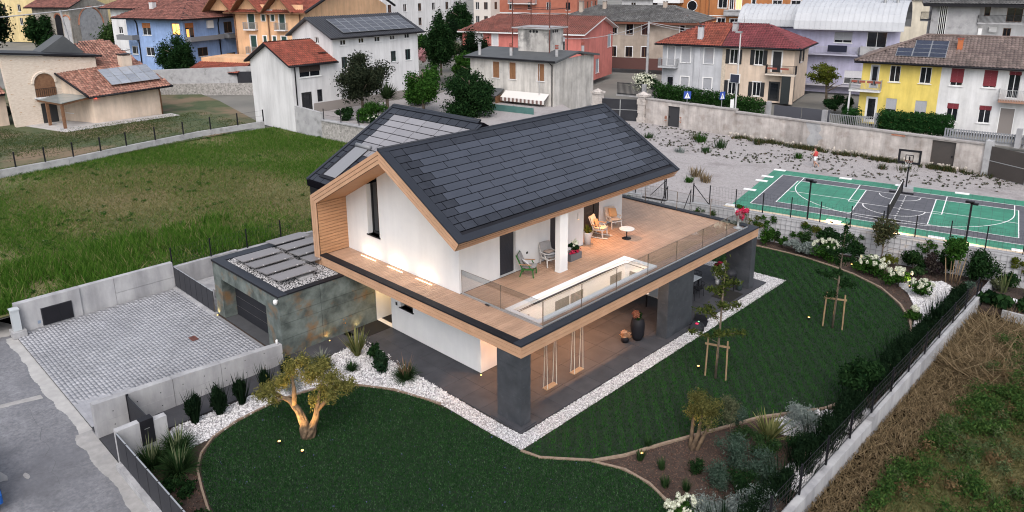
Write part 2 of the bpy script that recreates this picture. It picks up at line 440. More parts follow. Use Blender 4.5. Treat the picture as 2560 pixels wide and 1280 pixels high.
ribbon('lawn_edging', [(3.05, .3), (4.13, .72), (5.12, .69), (5.93, .4), (6.5, .12), (6.97, -2), (6.6, -10)], .09, -.04, .035, EDGE)
ribbon('lawn_edging', [(-3.42, -.95), (-5.6, -1.58), (-7.12, -2.5), (-7.9, -3.55), (-8.27, -5.16), (-8.1, -6.93), (-7.75, -8.05), (-7.1, -8.8), (-6.3, -9.28), (-5.19, -9.62), (-3.9, -9.95), (0, -10.4)], .07, -.04, .03, EDGE)

# white pebbles round the house and beside the path
BED_A = [(-10.2, .1), (-9.8, -1.8), (-10.05, -3.75), (-9.3, -5.6), (-9.38, -8.9), (-8.35, -9.75), (-7.6, -9.2), (-7.75, -8), (-8.08, -6.9), (-8.25, -5.16), (-7.9, -3.55), (-7.1, -2.5), (-5.6, -1.6), (-3.42, -.95), (-3.0, -.28), (-5.4, -.2), (-7.2, -.06)]
BED_B = [(-3.42, -.97), (-1.13, -.97), (.87, -.92), (.87, 19.9), (.7, 19.92), (-12, 19.45), (-12, 18.9), (.24, 18.9), (.24, -.28), (-3.0, -.28)]
BED_C = [(5.3, 23.6), (6.2, 22.6), (7.0, 21.0), (7.45, 19.6), (7.6, 18.7), (8.1, 18.9), (8.2, 21), (8.3, 24.5), (7, 25.6)]
BED_D = [(7.5, 8.9), (6.8, 7.9), (6.4, 7.0), (6.9, 6.2), (7.7, 6.6), (8.8, 8.2), (8.8, 9.6)]
BED_E = [(7.9, 3.8), (8.8, 3.6), (8.85, 8.0), (8.3, 7.4)]
for k, (bed, n, sz, lab) in enumerate([(BED_A, 15000, .042, 'coarse white pebbles beside the garden path'), (BED_B, 110000, .023, 'fine white gravel strip around the porch paving'),
                                       (BED_C, 9000, .035, 'white gravel in the far corner bed by the hydrangeas'), (BED_D, 1600, .05, 'white pebbles at the end of the curved edging'), (BED_E, 1800, .05, 'white pebbles against the boundary wall')]):
    sheet('pebble_bed', bed, -.012, PEBG)
    p = scatter(bed, int(n * 1.6))
    o = mobj('pebbles', pebbles('pebbles', p, -.01, sz, PEB)); tag(o, lab, 'pebbles', kind='stuff')
# bark mulch in the planting beds
MUL = [([(3.1, .3), (3.7, 1.3), (4.3, 2.9), (5.2, 4.9), (6.0, 6.7), (7.5, 8.8), (8.8, 9.5), (8.8, -9), (7.0, -9), (6.95, -2), (6.5, .15), (5.1, .75), (4.1, .78)], 26000, 'reddish bark mulch in the near corner bed'),
       ([(-2.6, 24), (-.1, 24.1), (2.2, 23.7), (3.2, 23.4), (4.9, 22.5), (6.4, 21), (7.4, 19.4), (7.9, 17.5), (8.1, 14), (8.9, 10), (8.9, 26.5), (-3, 24.7)], 22000, 'dark bark mulch in the bed under the rear garden wall'),
       ([(-8.3, -9.8), (-7, -9), (-6.2, -9.35), (-5.1, -9.7), (-3, -10.2), (0, -10.6), (-8.3, -10.8)], 5000, 'bark mulch behind the panel fence')]
for poly, n, lab in MUL:
    p = scatter(poly, n); P = np.c_[p, -.03 + .02 * RNG.random(len(p))]
    v, f = leaf_quads(P, .035, .4, np.array([[0, 0, 1.5]]))
    o = mobj('mulch', np_mesh('mulch', v, f, MULCHC)); tag(o, lab, 'mulch', kind='stuff')
# dark porcelain paving
pv = sheet('porch_paving', [(-11.3, -.26), (.24, -.26), (.24, 18.92), (-11.3, 18.92)], .0, M('paving_joint', (.02, .02, .022), None, rough=.9))
def slab_grid(parent, x0, x1, y0, y1, dx, dy, z=.0, h=.03, name='paving_slab', mat=PAVE, g=.012):
    nx, ny = max(1, round((x1 - x0) / dx)), max(1, round((y1 - y0) / dy)); dx, dy = (x1 - x0) / nx, (y1 - y0) / ny
    for i in range(nx):
        for j in range(ny):
            ubox(name, mat, parent, x0 + i * dx + g / 2, x0 + (i + 1) * dx - g / 2, y0 + j * dy + g / 2, y0 + (j + 1) * dy - g / 2, z + .001, z + h)
slab_grid(pv, -4.2, .22, -.24, 18.9, 1.2, 1.2)
slab_grid(pv, -10.7, -4.2, -.24, 1.7, 1.2, 1.2)
pp = sheet('garden_path', [(-11.2, -9.0), (-9.42, -9.0), (-9.34, -5.6), (-10.1, -3.75), (-9.86, -1.8), (-10.24, .05), (-11.2, .05)], .0, MATS['paving_joint'])
slab_grid(pp, -10.68, -9.42, -9.0, -3.9, 1.25, 1.2)
slab_grid(pp, -11.2, -10.1, -3.9, -.3, 1.1, 1.2)
box('paving_slab', PAVE, pp, -10.1, -9.88, -3.2, -.3, .001, .03)
gp = sheet('gate_landing', [(-10.68, -11.0), (-8.55, -11.0), (-8.55, -9.02), (-10.68, -9.02)], -.035, MATS['paving_joint'])
slab_grid(gp, -10.66, -8.6, -10.98, -9.05, 1.05, 1.0, -.034, .02)
for x, y, w, d in ((-1.3 - .12, -.1, 1.55, .85),): ubox('plinth_slab', PAVE, pv, x, x + w, y - .08, y + d - .06, .03, .055)

# driveway: small grey setts; those nearest the camera are single pieces
drv = sheet('driveway', [(-22.35, -10.95), (-11.0, -10.95), (-11.0, -3.4), (-22.35, -3.4)], -.006, M('sett_joint', (.22, .223, .235), None, rough=.95))
SETT = M('grey_sett', (.29, .295, .32), (.34, .345, .37), .5, .85, .03, 90, rnd=.05)
SETT_I = M('grey_sett_field', (.29, .295, .32), (.34, .345, .37), .5, .85, .03, 90, island=.05)
setts = []
y = -10.93; r_ = 0
while y < -3.6:
    x = -22.33 + (r_ % 3) * .13
    while x < -11.3:
        l = random.choice((.2, .28, .36)); setts.append((x, min(x + l, -11.2), y)); x += l
    y += .148; r_ += 1
setts.sort(key=lambda s: (s[0] - 16.6) ** 2 + (s[2] + 17.3) ** 2)
for x0, x1, y in setts[:300]: ubox('paver', SETT, drv, x0 + .003, x1 - .003, y + .0025, y + .1455, -.0055, .0)
S = np.array(setts[300:]); n = len(S)
x0, x1, y0, y1 = S[:, 0] + .003, S[:, 1] - .003, S[:, 2] + .0025, S[:, 2] + .1455; zt = np.zeros(n); zb = np.full(n, -.0055)
V = np.stack([np.stack(q, 1) for q in ((x0, y0, zb), (x1, y0, zb), (x1, y1, zb), (x0, y1, zb), (x0, y0, zt), (x1, y0, zt), (x1, y1, zt), (x0, y1, zt))], 1).reshape(-1, 3)
F = (np.array([(4, 5, 6, 7), (0, 1, 5, 4), (1, 2, 6, 5), (2, 3, 7, 6), (3, 0, 4, 7)])[None] + np.arange(n)[:, None, None] * 8).reshape(-1, 4)
mobj('pavers', np_mesh('pavers', V, F, SETT_I), drv)['kind'] = 'stuff'
# ragged concrete strip along the road edge and a pale trench line across the road
def ragged(name, x0, x1, ya, yb, amp, z, mat, n=160, rng=np.random.default_rng(3)):
    xs = np.linspace(x0, x1, n); low = yb + np.cumsum(rng.normal(size=n)) * amp * .25; low = yb + np.convolve(np.pad(low - yb, 3, 'edge'), np.ones(7) / 7, 'valid') * .9 + rng.normal(size=n) * amp * .1
    m = MB()
    for i in range(n - 1): m.quad((xs[i], low[i], z), (xs[i + 1], low[i + 1], z), (xs[i + 1], ya, z), (xs[i], ya, z))
    o = m.build(name, mat); o['kind'] = 'structure'; return o
VERGE = M('pale_concrete', (.33, .325, .32), (.42, .41, .40), 2, .9, .2, 50, c3=(.34, .33, .32), s3=1.2)
ragged('concrete_verge', -22.2, -11.5, -10.95, -11.35, .1, -.045, VERGE)
ragged('concrete_verge', -11.5, 5, -10.99, -11.5, .14, -.045, M('worn_concrete', (.26, .255, .25), (.34, .33, .325), 2.5, .9, .2, 50, c3=(.25, .25, .255), s3=1.4))
m = MB(); zz = -.045; rg = np.random.default_rng(5)
for i in range(14):
    y0_, y1_ = -11.6 - i * .55, -11.6 - (i + 1) * .55; xa, xb = -15.6 + rg.normal() * .06 - .12 * i, 0
    w0 = .16 + .1 * rg.random(); m.quad((-15.6 - .13 * i, y0_, zz), (-15.6 - .13 * i + w0 + .14, y0_, zz), (-15.6 - .13 * (i + 1) + w0 + .1, y1_, zz), (-15.6 - .13 * (i + 1), y1_, zz))
struct('trench_strip', m, MATS['worn_concrete'])
m = MB()
for i in range(9): m.box(-14.3 + i * 1.25, -13.2 + i * 1.25, -16.45, -16.3, -.05, -.044)
struct('painted_line', m, M('road_paint', (.6, .6, .6), (.35, .35, .35), 9, .8))
m = MB()
for x, y, s in ((-10.7, -14.0, .5), (-10.2, -13.4, .28), (-9.6, -14.6, .35), (-7.4, -13.3, .22), (-8.2, -15.5, .3)):
    a = [(x + s * (.5 + .5 * random.random()) * math.cos(t), y + s * .35 * (.5 + .6 * random.random()) * math.sin(t), -.045) for t in np.linspace(0, 5.7, 9)]
    m.quad(*a)
struct('plaster_splash', m, MATS['worn_concrete'])
m = MB(); CR = M('crack', (.10, .10, .11), None, rough=.95)
for x0_, y0_, x1_, y1_ in ((-9.2, -11.6, -13.0, -19), (-6.5, -11.7, -7.5, -20), (-20, -12.3, -14, -13.6), (-15, -12.2, -9, -12.7)):
    pts = [(x0_ + (x1_ - x0_) * t + rg.normal() * .07, y0_ + (y1_ - y0_) * t + rg.normal() * .07, -.045) for t in np.linspace(0, 1, 16)]
    for a, b in zip(pts, pts[1:]): m.quad(a, (a[0] + .014, a[1] + .01, a[2]), (b[0] + .014, b[1] + .01, b[2]), b)
struct('road_crack', m, CR)
sheet('sidewalk', [(-40, -20), (-22.6, -11.6), (-22.4, -11.15), (-23.6, -10.7), (-40, -17)], -.03, VERGE)
# meadows
def field(name, poly, n, h, w, mat, z, label, lean=.6, cat='grass'):
    p = scatter(poly, n); P = np.c_[p, np.full(len(p), z)]
    o = mobj(name, blade_mesh(name, P, h, w, mat, lean)); tag(o, label, cat, kind='stuff')
def patchy(poly, n, scale, thr, seed):
    r = np.random.default_rng(seed); p = scatter(poly, n, r)
    ph = r.random((6, 3)) * 6.28; k = r.normal(size=(6, 2)) * scale
    v = sum(np.sin(p @ k[i] + ph[i, 0]) for i in range(6)) / 6
    return p[(v + .25 * r.normal(size=len(p))) > thr]
FIELD = [(-55.3, -30), (-22.9, -12.5), (-22.9, 24), (-55.3, 24)]
rf = np.random.default_rng(21)
def tan_zone(p):                                   # the dry middle of the meadow
    r = ((p[:, 0] + 37) / 13) ** 2 + ((p[:, 1] - 2.5 - .2 * (p[:, 0] + 37)) / 8.5) ** 2
    return r + .35 * np.sin(p[:, 0] * .55 + 1) * np.cos(p[:, 1] * .7) + .25 * rf.normal(size=len(p)) < 1
P = patchy(FIELD, 420000, .45, -.12, 1); P = P[~tan_zone(P) | (rf.random(len(P)) < .22)]
o = mobj('meadow_grass', blade_mesh('g', np.c_[P, np.full(len(P), .86)], .2, .02, L_MEADOW, .8)); tag(o, 'tall green meadow grass left of the house', 'grass', kind='stuff')
P = scatter(FIELD, 300000); P = P[tan_zone(P) | (rf.random(len(P)) < .2)]
o = mobj('meadow_grass', blade_mesh('g', np.c_[P, np.full(len(P), .86)], .11, .018, leafmat('meadow_low', (.07, .085, .024), (.19, .175, .07), c3=(.29, .23, .125)), .9)); tag(o, 'short yellowing grass in the dry middle of the meadow', 'grass', kind='stuff')
P = patchy(FIELD, 1500, .5, .1, 12)
o = mobj('meadow_weeds', leaf_mesh('g', [(*q, .95, .22, .22, .14) for q in P], 26000, .05, leafmat('meadow_weed', (.018, .06, .012), (.07, .14, .03), c3=(.3, .31, .2), f3=.94), .5, .3)); tag(o, 'low leafy weed clumps across the meadow', 'weeds', kind='stuff')
P = patchy([(-30, -14), (-22.9, -12), (-22.9, 3), (-30, 3)], 26000, .8, .0, 8); o = mobj('meadow_grass', blade_mesh('g', np.c_[P, np.full(len(P), .86)], .5, .03, L_MEADOW, .45)); tag(o, 'rank green weeds behind the driveway wall', 'grass', kind='stuff')
EF = [(9.25, -4), (22, -4), (22, 22.0), (9.2, 23.0)]
P = scatter([(9.25, -4), (10.9, -4), (10.7, 8), (11.2, 16), (10.6, 22), (9.2, 23)], 26000); o = mobj('dry_grass', blade_mesh('g', np.c_[P, np.full(len(P), -.35)], .16, .018, L_DRY, 1.0)); tag(o, 'short dry grass strip along the outer foot of the boundary wall', 'grass', kind='stuff')
WF = [(10.5, -4), (22, -4), (22, 22.5), (10.9, 22.5), (11.2, 15), (10.6, 8)]
def bushes(name, n, seed, mat, size, per, rr, label):
    P = patchy(WF, n, 1.1, .0, seed); r = np.random.default_rng(seed); bl = []
    for q in P:
        k = rr * (.5 + r.random()); bl.append((q[0], q[1], -.3 + k * .7, k, k, k * .9))
    o = mobj(name, leaf_mesh('g', bl, per, size, mat, .35, .25)); tag(o, label, 'weeds', kind='stuff')
bushes('field_weeds', 3600, 4, leafmat('field_weed', (.016, .05, .014), (.08, .14, .035)), .055, 150000, .3, 'green leafy weeds in the right hand field')
bushes('field_weeds', 900, 17, leafmat('field_weed_grey', (.035, .065, .025), (.14, .17, .08)), .05, 40000, .28, 'grey green thistles in the right hand field')
bushes('field_weeds', 700, 14, leafmat('field_weed_brown', (.08, .055, .025), (.22, .15, .08)), .05, 30000, .26, 'brown seed heads among the weeds of the right hand field')
P = scatter(WF, 60000); o = mobj('dry_grass', blade_mesh('g', np.c_[P, np.full(len(P), -.35)], .2, .02, leafmat('field_straw', (.06, .07, .022), (.2, .17, .08)), 1.0)); tag(o, 'short mixed dry grass under the field weeds', 'grass', kind='stuff')
P = scatter([(9.3, 16.5), (12, 15.5), (16, 18), (16, 22.5), (9.3, 22.8)], 5000); o = mobj('dry_grass', blade_mesh('g', np.c_[P, np.full(len(P), -.35)], .6, .028, L_DRY, 1.3)); tag(o, 'bleached tall grass below the vegetable plot', 'grass', kind='stuff')
P = patchy([(-76, -14), (-56.2, -14), (-52.6, -5), (-56.3, 19), (-70, 19), (-70, 2), (-76, 0)], 60000, .3, .02, 6); o = mobj('neighbour_grass', blade_mesh('g', np.c_[P, np.full(len(P), .98)], .12, .035, leafmat('neighbour_blade', (.035, .065, .02), (.11, .12, .05)), .8)); tag(o, 'patchy mown grass around the stone fronted house', 'grass', kind='stuff')
# gravel yard: stones and low weeds
P = scatter([(-28, 26), (-6, 26.5), (-8.2, 38.5), (8, 41), (8, 45.3), (-28, 45.3)], 26000); o = mobj('yard_stones', pebbles('yard_stones', P, 1.49, .03, M('yard_stone', (.27, .25, .25), (.36, .34, .34), 6, .9, island=.3))); tag(o, 'loose pale stones over the gravel yard', 'gravel', kind='stuff')
P = patchy([(-27, 38), (-8.3, 37), (6, 40.8), (8, 45.3), (-27, 45.3)], 1500, .5, .1, 9)
o = mobj('yard_weeds', leaf_mesh('yard_weeds', [(*q, 1.55, .1, .1, .06) for q in P], 11000, .045, leafmat('weed_dark', (.02, .035, .015), (.07, .08, .04), c3=(.13, .07, .06)), .5)); tag(o, 'low dark weeds dotted over the gravel yard', 'weeds', kind='stuff')
P = patchy([(-16, 44.6), (6, 44.8), (6, 45.6), (-16, 45.6)], 900, 1.2, -.1, 11)
o = mobj('yard_weeds', blade_mesh('g', np.c_[np.repeat(P, 14, 0) + RNG.normal(size=(len(P) * 14, 2)) * .08, np.full(len(P) * 14, 1.5)], .32, .02, L_WEED, .5)); tag(o, 'dry weeds along the foot of the old wall', 'weeds', kind='stuff')
# ================================================================== THE HOUSE
H = thing('modern_house', 'white gabled modern house with timber frame, dark tiled roof and wide roof terrace', 'house')
ZT, ZB, DK = 3.35, 2.85, 3.30          # coping top, fascia bottom, deck level
YL = 17.9
XR, ZR = -8.0, 9.23                     # ridge
XE, ZE = -3.17, 6.42                    # right eave
XL, ZL = -13.63, 6.20                   # left frame corner
YR = 15.0
OUT = [(XL, ZB), (XL, ZL), (XR, ZR), (XE, ZE)]
INN = [(-13.14, ZB), (-13.14, 5.9), (-8.0, 8.65), (-3.42, 6.04)]
def lerp2(a, b, t): return (a[0] + (b[0] - a[0]) * t, a[1] + (b[1] - a[1]) * t)
fr = MB().box(-13.6, -13.2, .03, 1.7, 2.87, 5.95).build('gable_frame', WOODF, H)
fr['label'] = 'timber clad frame around the gable'
for k in range(3):                      # three mitred timber bands of the gable frame
    for i in range(3):
        t0, t1 = k / 3 + (.025 if k else .012), (k + 1) / 3 - .025
        a, b = lerp2(OUT[i], INN[i], t0), lerp2(OUT[i + 1], INN[i + 1], t0)
        c_, d = lerp2(OUT[i + 1], INN[i + 1], t1), lerp2(OUT[i], INN[i], t1)
        part('fascia_board', WOODF, fr, lambda m: m.hexa([(x, -.03, z) for x, z in (a, b, c_, d)] + [(x, .03, z) for x, z in (a, b, c_, d)]))
bk = M('timber_gap', (.05, .025, .012), None, rough=.9)
part('frame_backing', bk, fr, lambda m: [m.hexa([(x, -.005, z) for x, z in (lerp2(OUT[i], INN[i], .01), lerp2(OUT[i + 1], INN[i + 1], .01), lerp2(OUT[i + 1], INN[i + 1], .99), lerp2(OUT[i], INN[i], .99))] +
     [(x, .028, z) for x, z in (lerp2(OUT[i], INN[i], .01), lerp2(OUT[i + 1], INN[i + 1], .01), lerp2(OUT[i + 1], INN[i + 1], .99), lerp2(OUT[i], INN[i], .99))]) for i in range(3)])
# soffits under the roof overhang
sof = part('soffit', WOOD, H, lambda m: m.quad((-13.14, .03, 5.9), (-8, .03, 8.65), (-8, 1.62, 8.65), (-13.14, 1.62, 5.9)).quad((-8, .03, 8.65), (-3.42, .03, 6.04), (-3.42, YR - .05, 6.04), (-8, YR - .05, 8.65)))
for k in range(17):                     # planks of the inner left cheek
    z0 = DK + .02 + k * .153
    sp = random.uniform(.3, 1.3)
    for y0, y1 in ((.03, sp), (sp + .004, 1.62)): ubox('cladding_board', WOOD, fr, -13.2, -13.14, y0, y1, z0 + .018, min(z0 + .153, 5.88))
ubox('cheek_backing', bk, fr, -13.25, -13.19, .03, 1.62, DK, 5.88)
for k in range(3):                      # eave boards on the terrace side
    y0 = 0
    for y1 in (4.1, 8.3, 11.9, YR):
        xo, zo = lerp2(OUT[3], INN[3], k / 3 + .025); xi, zi = lerp2(OUT[3], INN[3], (k + 1) / 3 - .025)
        part('fascia_board', WOODF, fr, lambda m: m.hexa([(xo, y0, zo), (xo, y1 - .004, zo), (xi, y1 - .004, zi), (xi, y0, zi), (xo - .05, y0, zo - .03), (xo - .05, y1 - .004, zo - .03), (xi - .05, y1 - .004, zi + .03), (xi - .05, y0, zi + .03)]))
        y0 = y1
# roof body
JBK = M('joint_black', (.004, .004, .006), None, rough=.95, spec=.05)
roof = part('roof', JBK, H, lambda m: (m.slab([(XR, .031, ZR - .02), (XE - .07, .031, ZE + .02), (-3.52, .031, 6.1), (XR, .031, 8.66)], [(XR, YR, ZR - .02), (XE - .07, YR, ZE + .02), (-3.52, YR, 6.1), (XR, YR, 8.66)]),
     m.slab([(XR, .031, ZR - .02), (XL, .031, ZL - .02), (XL + .4, .031, 5.98), (XR, .031, 8.7)], [(XR, YR, ZR - .02), (XL, YR, ZL - .02), (XL + .4, YR, 5.98), (XR, YR, 8.7)])))
sl_ = math.hypot(XE - XR, ZR - ZE); al = math.atan2(ZR - ZE, XE - XR); ux, uz = math.cos(al), -math.sin(al)
def onroof(s, y, h=0): return (XR + ux * s + math.sin(al) * h, y, ZR + uz * s + math.cos(al) * h)
def rbar(name, s0, s1, y0, y1, h0, h1, mat=BLACKM):
    return part(name, mat, roof, lambda m: m.hexa([onroof(s0, y0, h0), onroof(s1, y0, h0), onroof(s1, y1, h0), onroof(s0, y1, h0), onroof(s0, y0, h1), onroof(s1, y0, h1), onroof(s1, y1, h1), onroof(s0, y1, h1)]))
FLASH = M('flashing_metal', (.018, .021, .03), (.022, .026, .035), .6, .55, spec=.3)
rbar('verge_flashing', -.02, sl_ + .02, -.045, .36, -.02, .05, FLASH)
rbar('verge_flashing', -.02, sl_ + .02, YR - .18, YR + .03, -.02, .07, FLASH)
y0 = .36
for y1 in (4.2, 8.4, 12.1, YR - .18): rbar('eave_flashing', sl_ - .3, sl_ + .03, y0, y1 - .005, -.02, .035, FLASH); y0 = y1
rbar('gutter', sl_ - .47, sl_ - .3, .37, YR - .19, -.02, .004, BLACKM)
rbar('ridge_cap', -.06, .2, -.03, YR + .02, .02, .06, FLASH)
part('ridge_roll', FLASH, roof, lambda m: m.tube([(XR, -.03, ZR + .05), (XR, YR + .02, ZR + .05)], .055, 8), True)
rows = 12; r0, r1 = .2, sl_ - .47; rh = (r1 - r0) / rows
def tile(mat, s0, s1, y0, y1, par):
    if (mat.name) not in UNIT: UNIT[mat.name] = MB().box(-.5, .5, -.5, .5, -.5, .5).mesh('unit_' + mat.name, mat)
    o = mobj('roof_tile', UNIT[mat.name], par, onroof((s0 + s1) / 2, (y0 + y1) / 2, .028), (0, al + .018, 0), (s1 - s0 - .045, y1 - y0 - .035, .022))
for r in range(rows):
    a, b = r0 + r * rh, r0 + (r + 1) * rh; y = .37; end = YR - .19
    if r == 0 or r == rows - 1:
        first = .33 if r else .66
        seq = [(DUMMY, first)] + [(DUMMY, .66 if r else 1.32)] * 30
    else:
        seq = ([(DUMMY, .66)] if r % 2 else [(DUMMY, .33), (DUMMY, .66)]) + [(PV, 1.32)] * 40
    for mt, w in seq:
        if y >= end - .05: break
        y1 = min(y + w, end)
        if mt is PV and y1 > end - .3:                     # the far end is finished with plain tiles
            while y < end - .05:
                y1 = min(y + .66, end); tile(DUMMY, a, b, y, y1, roof); y = y1
            break
        tile(mt, a, b, y, y1, roof); y = y1
# the cross wing with its tiled slope towards the field
WX0, WX1, WYE, WZE, WYR, WZR = -14.85, -8.0, .58, 6.62, 5.93, 9.53
VAL = lambda x: WYE + ((x - XL) * (ZR - ZL) / (XR - XL) - (WZE - ZL)) / ((WZR - WZE) / (WYR - WYE))      # where the wing meets the gable roof
def wz(y): return WZE + (y - WYE) * (WZR - WZE) / (WYR - WYE)
wpoly = [(WX0, WYE), (-12.8, WYE), (-8.0, VAL(-8.0)), (-8.0, WYR), (WX0, WYR)]
wing = part('wing_roof', JBK, H, lambda m: (m.slab([(x, y, wz(y) - .3) for x, y in wpoly], [(x, y, wz(y)) for x, y in wpoly]),
     m.slab([(WX0, WYR, WZR), (WX0, 11.3, 6.62), (WX0, 11.2, 6.3), (WX0, WYR, WZR - .4)], [(WX1, WYR, WZR), (WX1, 11.3, 6.62), (WX1, 11.2, 6.3), (WX1, WYR, WZR - .4)])))
wl = math.hypot(WYR - WYE, WZR - WZE); wa = math.atan2(WZR - WZE, WYR - WYE)
def onwing(x, s, h=0): return (x, WYR - math.cos(wa) * s - math.sin(wa) * h, WZR - math.sin(wa) * s + math.cos(wa) * h)
def wbar(name, x0, x1, s0, s1, h0, h1, mat=FLASH):
    return part(name, mat, wing, lambda m: m.hexa([onwing(x0, s0, h0), onwing(x1, s0, h0), onwing(x1, s1, h0), onwing(x0, s1, h0), onwing(x0, s0, h1), onwing(x1, s0, h1), onwing(x1, s1, h1), onwing(x0, s1, h1)]))
wbar('verge_flashing', WX0 - .03, WX0 + .14, -.02, wl, -.02, .07)
wbar('ridge_cap', WX0 - .03, WX1 - .25, -.12, .16, .02, .07)
part('ridge_roll', FLASH, wing, lambda m: m.tube([(WX0 - .03, WYR, WZR + .04), (WX1 - .25, WYR, WZR + .04)], .06, 8), True)
PVL = M('solar_tile_wing_skylit', (.21, .205, .22), (.23, .225, .24), .7, .3, rnd=.07)  # paler copy of the solar tile, bright sky reflection put into its colour
wrows = 13; wr = (wl - .2) / wrows
for r in range(wrows):
    a, b = .17 + r * wr, .17 + (r + 1) * wr; x = WX0 + .17; end = WX1 + .1
    if r == 0: seq = [(DUMMY, .66)] * 30
    elif r >= 8: seq = [(DUMMY, .33 + .33 * (r % 2))] + [(DUMMY, .66)] * 3 + [(DUMMY, .66)] * 12
    else: seq = ([(DUMMY, .66)] if r % 2 else [(DUMMY, .33), (DUMMY, .4)]) + [(PVL, 1.3)] * 12
    for mt, w in seq:
        if x > end - .1: break
        x1 = min(x + w, end)
        yc_ = onwing(0, (a + b) / 2)[1]
        if yc_ < VAL((x + x1) / 2) - .15: break
        if mt.name not in UNIT: UNIT[mt.name] = MB().box(-.5, .5, -.5, .5, -.5, .5).mesh('unit_' + mt.name, mt)
        mobj('roof_tile', UNIT[mt.name], wing, onwing((x + x1) / 2, (a + b) / 2, .026), (wa, 0, 0), (x1 - x - .04, b - a - .05, .022)); x = x1
part('wing_wall', BLACKM, H, lambda m: m.slab([(WX0 + .02, WYE + .12, ZB - .2), (WX0 + .02, 11.2, ZB - .2), (WX0 + .02, 11.2, 6.4), (WX0 + .02, WYR, WZR - .3), (WX0 + .02, WYE + .12, 6.4)], [(-13.66, WYE + .12, ZB - .2), (-13.66, 11.2, ZB - .2), (-13.66, 11.2, 6.4), (-13.66, WYR, WZR - .3), (-13.66, WYE + .12, 6.4)]))
rsh = wbar('roof_window', -14.15, -13.0, 3.15, 5.75, .03, .1, BLACKM)
for k in range(16): s0 = 3.42 + k * .135; part('blind_slat', M('blind_alu', (.2, .205, .22), None, rough=.5) if k == 0 else MATS['blind_alu'], rsh, lambda m: m.hexa([onwing(x, s, h) for x, s, h in ((-13.95, s0, .1), (-12.95, s0, .1), (-12.95, s0 + .13, .1), (-13.95, s0 + .13, .1), (-13.95, s0, .125), (-12.95, s0, .125), (-12.95, s0 + .13, .115), (-13.95, s0 + .13, .115))]))
part('blind_box', MATS['blind_alu'], rsh, lambda m: m.tube([onwing(-14.02, 3.28, .13), onwing(-12.88, 3.28, .13)], .11, 8), True)
part('vent_cap', BLACKM, wing, lambda m: m.lathe([(.04, 0), (.04, .1), (.09, .11), (.08, .16), (0.01, .19)], onwing(-11.6, 3.0, 0), 8), True)

# ---- upper walls
def cells(m, P, s0, s1, z0, z1, ops, depth=.2):
    S_ = sorted({s0, s1} | {a for o in ops for a in o[:2] if s0 < a < s1}); Z_ = sorted({z0, z1} | {a for o in ops for a in o[2:4] if z0 < a < z1})
    for a, b in zip(S_, S_[1:]):
        for c_, d in zip(Z_, Z_[1:]):
            if any(o[0] - 1e-6 <= a and b <= o[1] + 1e-6 and o[2] - 1e-6 <= c_ and d <= o[3] + 1e-6 for o in ops): continue
            m.quad(P(a, c_, 0), P(b, c_, 0), P(b, d, 0), P(a, d, 0))
    for o in ops:
        a, b, c_, d = o[:4]
        for q in (((a, c_), (b, c_)), ((b, c_), (b, d)), ((b, d), (a, d)), ((a, d), (a, c_))):
            m.quad(P(*q[0], 0), P(*q[1], 0), P(*q[1], depth), P(*q[0], depth))
def pbox(m, P, s0, s1, z0, z1, d0, d1):
    return m.hexa([P(s0, z0, d0), P(s1, z0, d0), P(s1, z1, d0), P(s0, z1, d0), P(s0, z0, d1), P(s1, z0, d1), P(s1, z1, d1), P(s0, z1, d1)])
FY = 1.6
PF = lambda s, z, d: (s, FY + d, z)
def soffz(x): return 5.9 + (x + 13.14) / 5.14 * 2.75 if x < -8 else 8.65 - (x + 8) / 4.58 * 2.61
fw = MB(); w0, w1 = -11.43, -10.52
for a, b in ((-13.14, w0), (w1, -8.0), (-8.0, -5.05)):
    fw.quad(PF(a, DK, 0), PF(b, DK, 0), PF(b, soffz(b), 0), PF(a, soffz(a), 0))
fw.quad(PF(w0, DK, 0), PF(w1, DK, 0), PF(w1, 4.42, 0), PF(w0, 4.42, 0))
fw.quad(PF(w0, 4.42, 0), PF(w0, 4.42, .32), PF(w0, soffz(w0), .32), PF(w0, soffz(w0), 0)).quad(PF(w1, 4.42, 0), PF(w1, 4.42, .32), PF(w1, soffz(w1), .32), PF(w1, soffz(w1), 0))
fw.quad(PF(w0, 4.42, 0), PF(w1, 4.42, 0), PF(w1, 4.42, .32), PF(w0, 4.42, .32))
fw.build('gable_wall', WHITE, H)
def tall_window(nm, x0, x1, z0, zt0, zt1, d):
    w = part(nm, DFRAME, H, lambda m: (pbox(m, PF, x0, x0 + .07, z0, zt0, d - .06, d), pbox(m, PF, x1 - .07, x1, z0, zt1 - .02, d - .06, d), pbox(m, PF, x0, x1, z0, z0 + .09, d - .06, d)))
    part('pane', GLASSD, w, lambda m: m.quad(PF(x0, z0, d - .02), PF(x1, z0, d - .02), PF(x1, zt1, d - .02), PF(x0, zt0, d - .02)))
    part('sill', BLACKM, w, lambda m: pbox(m, PF, x0 - .06, x1 + .06, z0 - .04, z0, -.06, d))
    part('curtain', M('curtain', (.3, .13, .07), (.4, .2, .12), 4, .9) if 'curtain' not in MATS else MATS['curtain'], w, lambda m: [pbox(m, PF, x0 + .35 + k * .07, x0 + .4 + k * .07, z0 + .9, zt0 - .1, d - .019, d - .017) for k in range(5)])
tall_window('window', w0, w1, 4.42, soffz(w0), soffz(w1), .32)
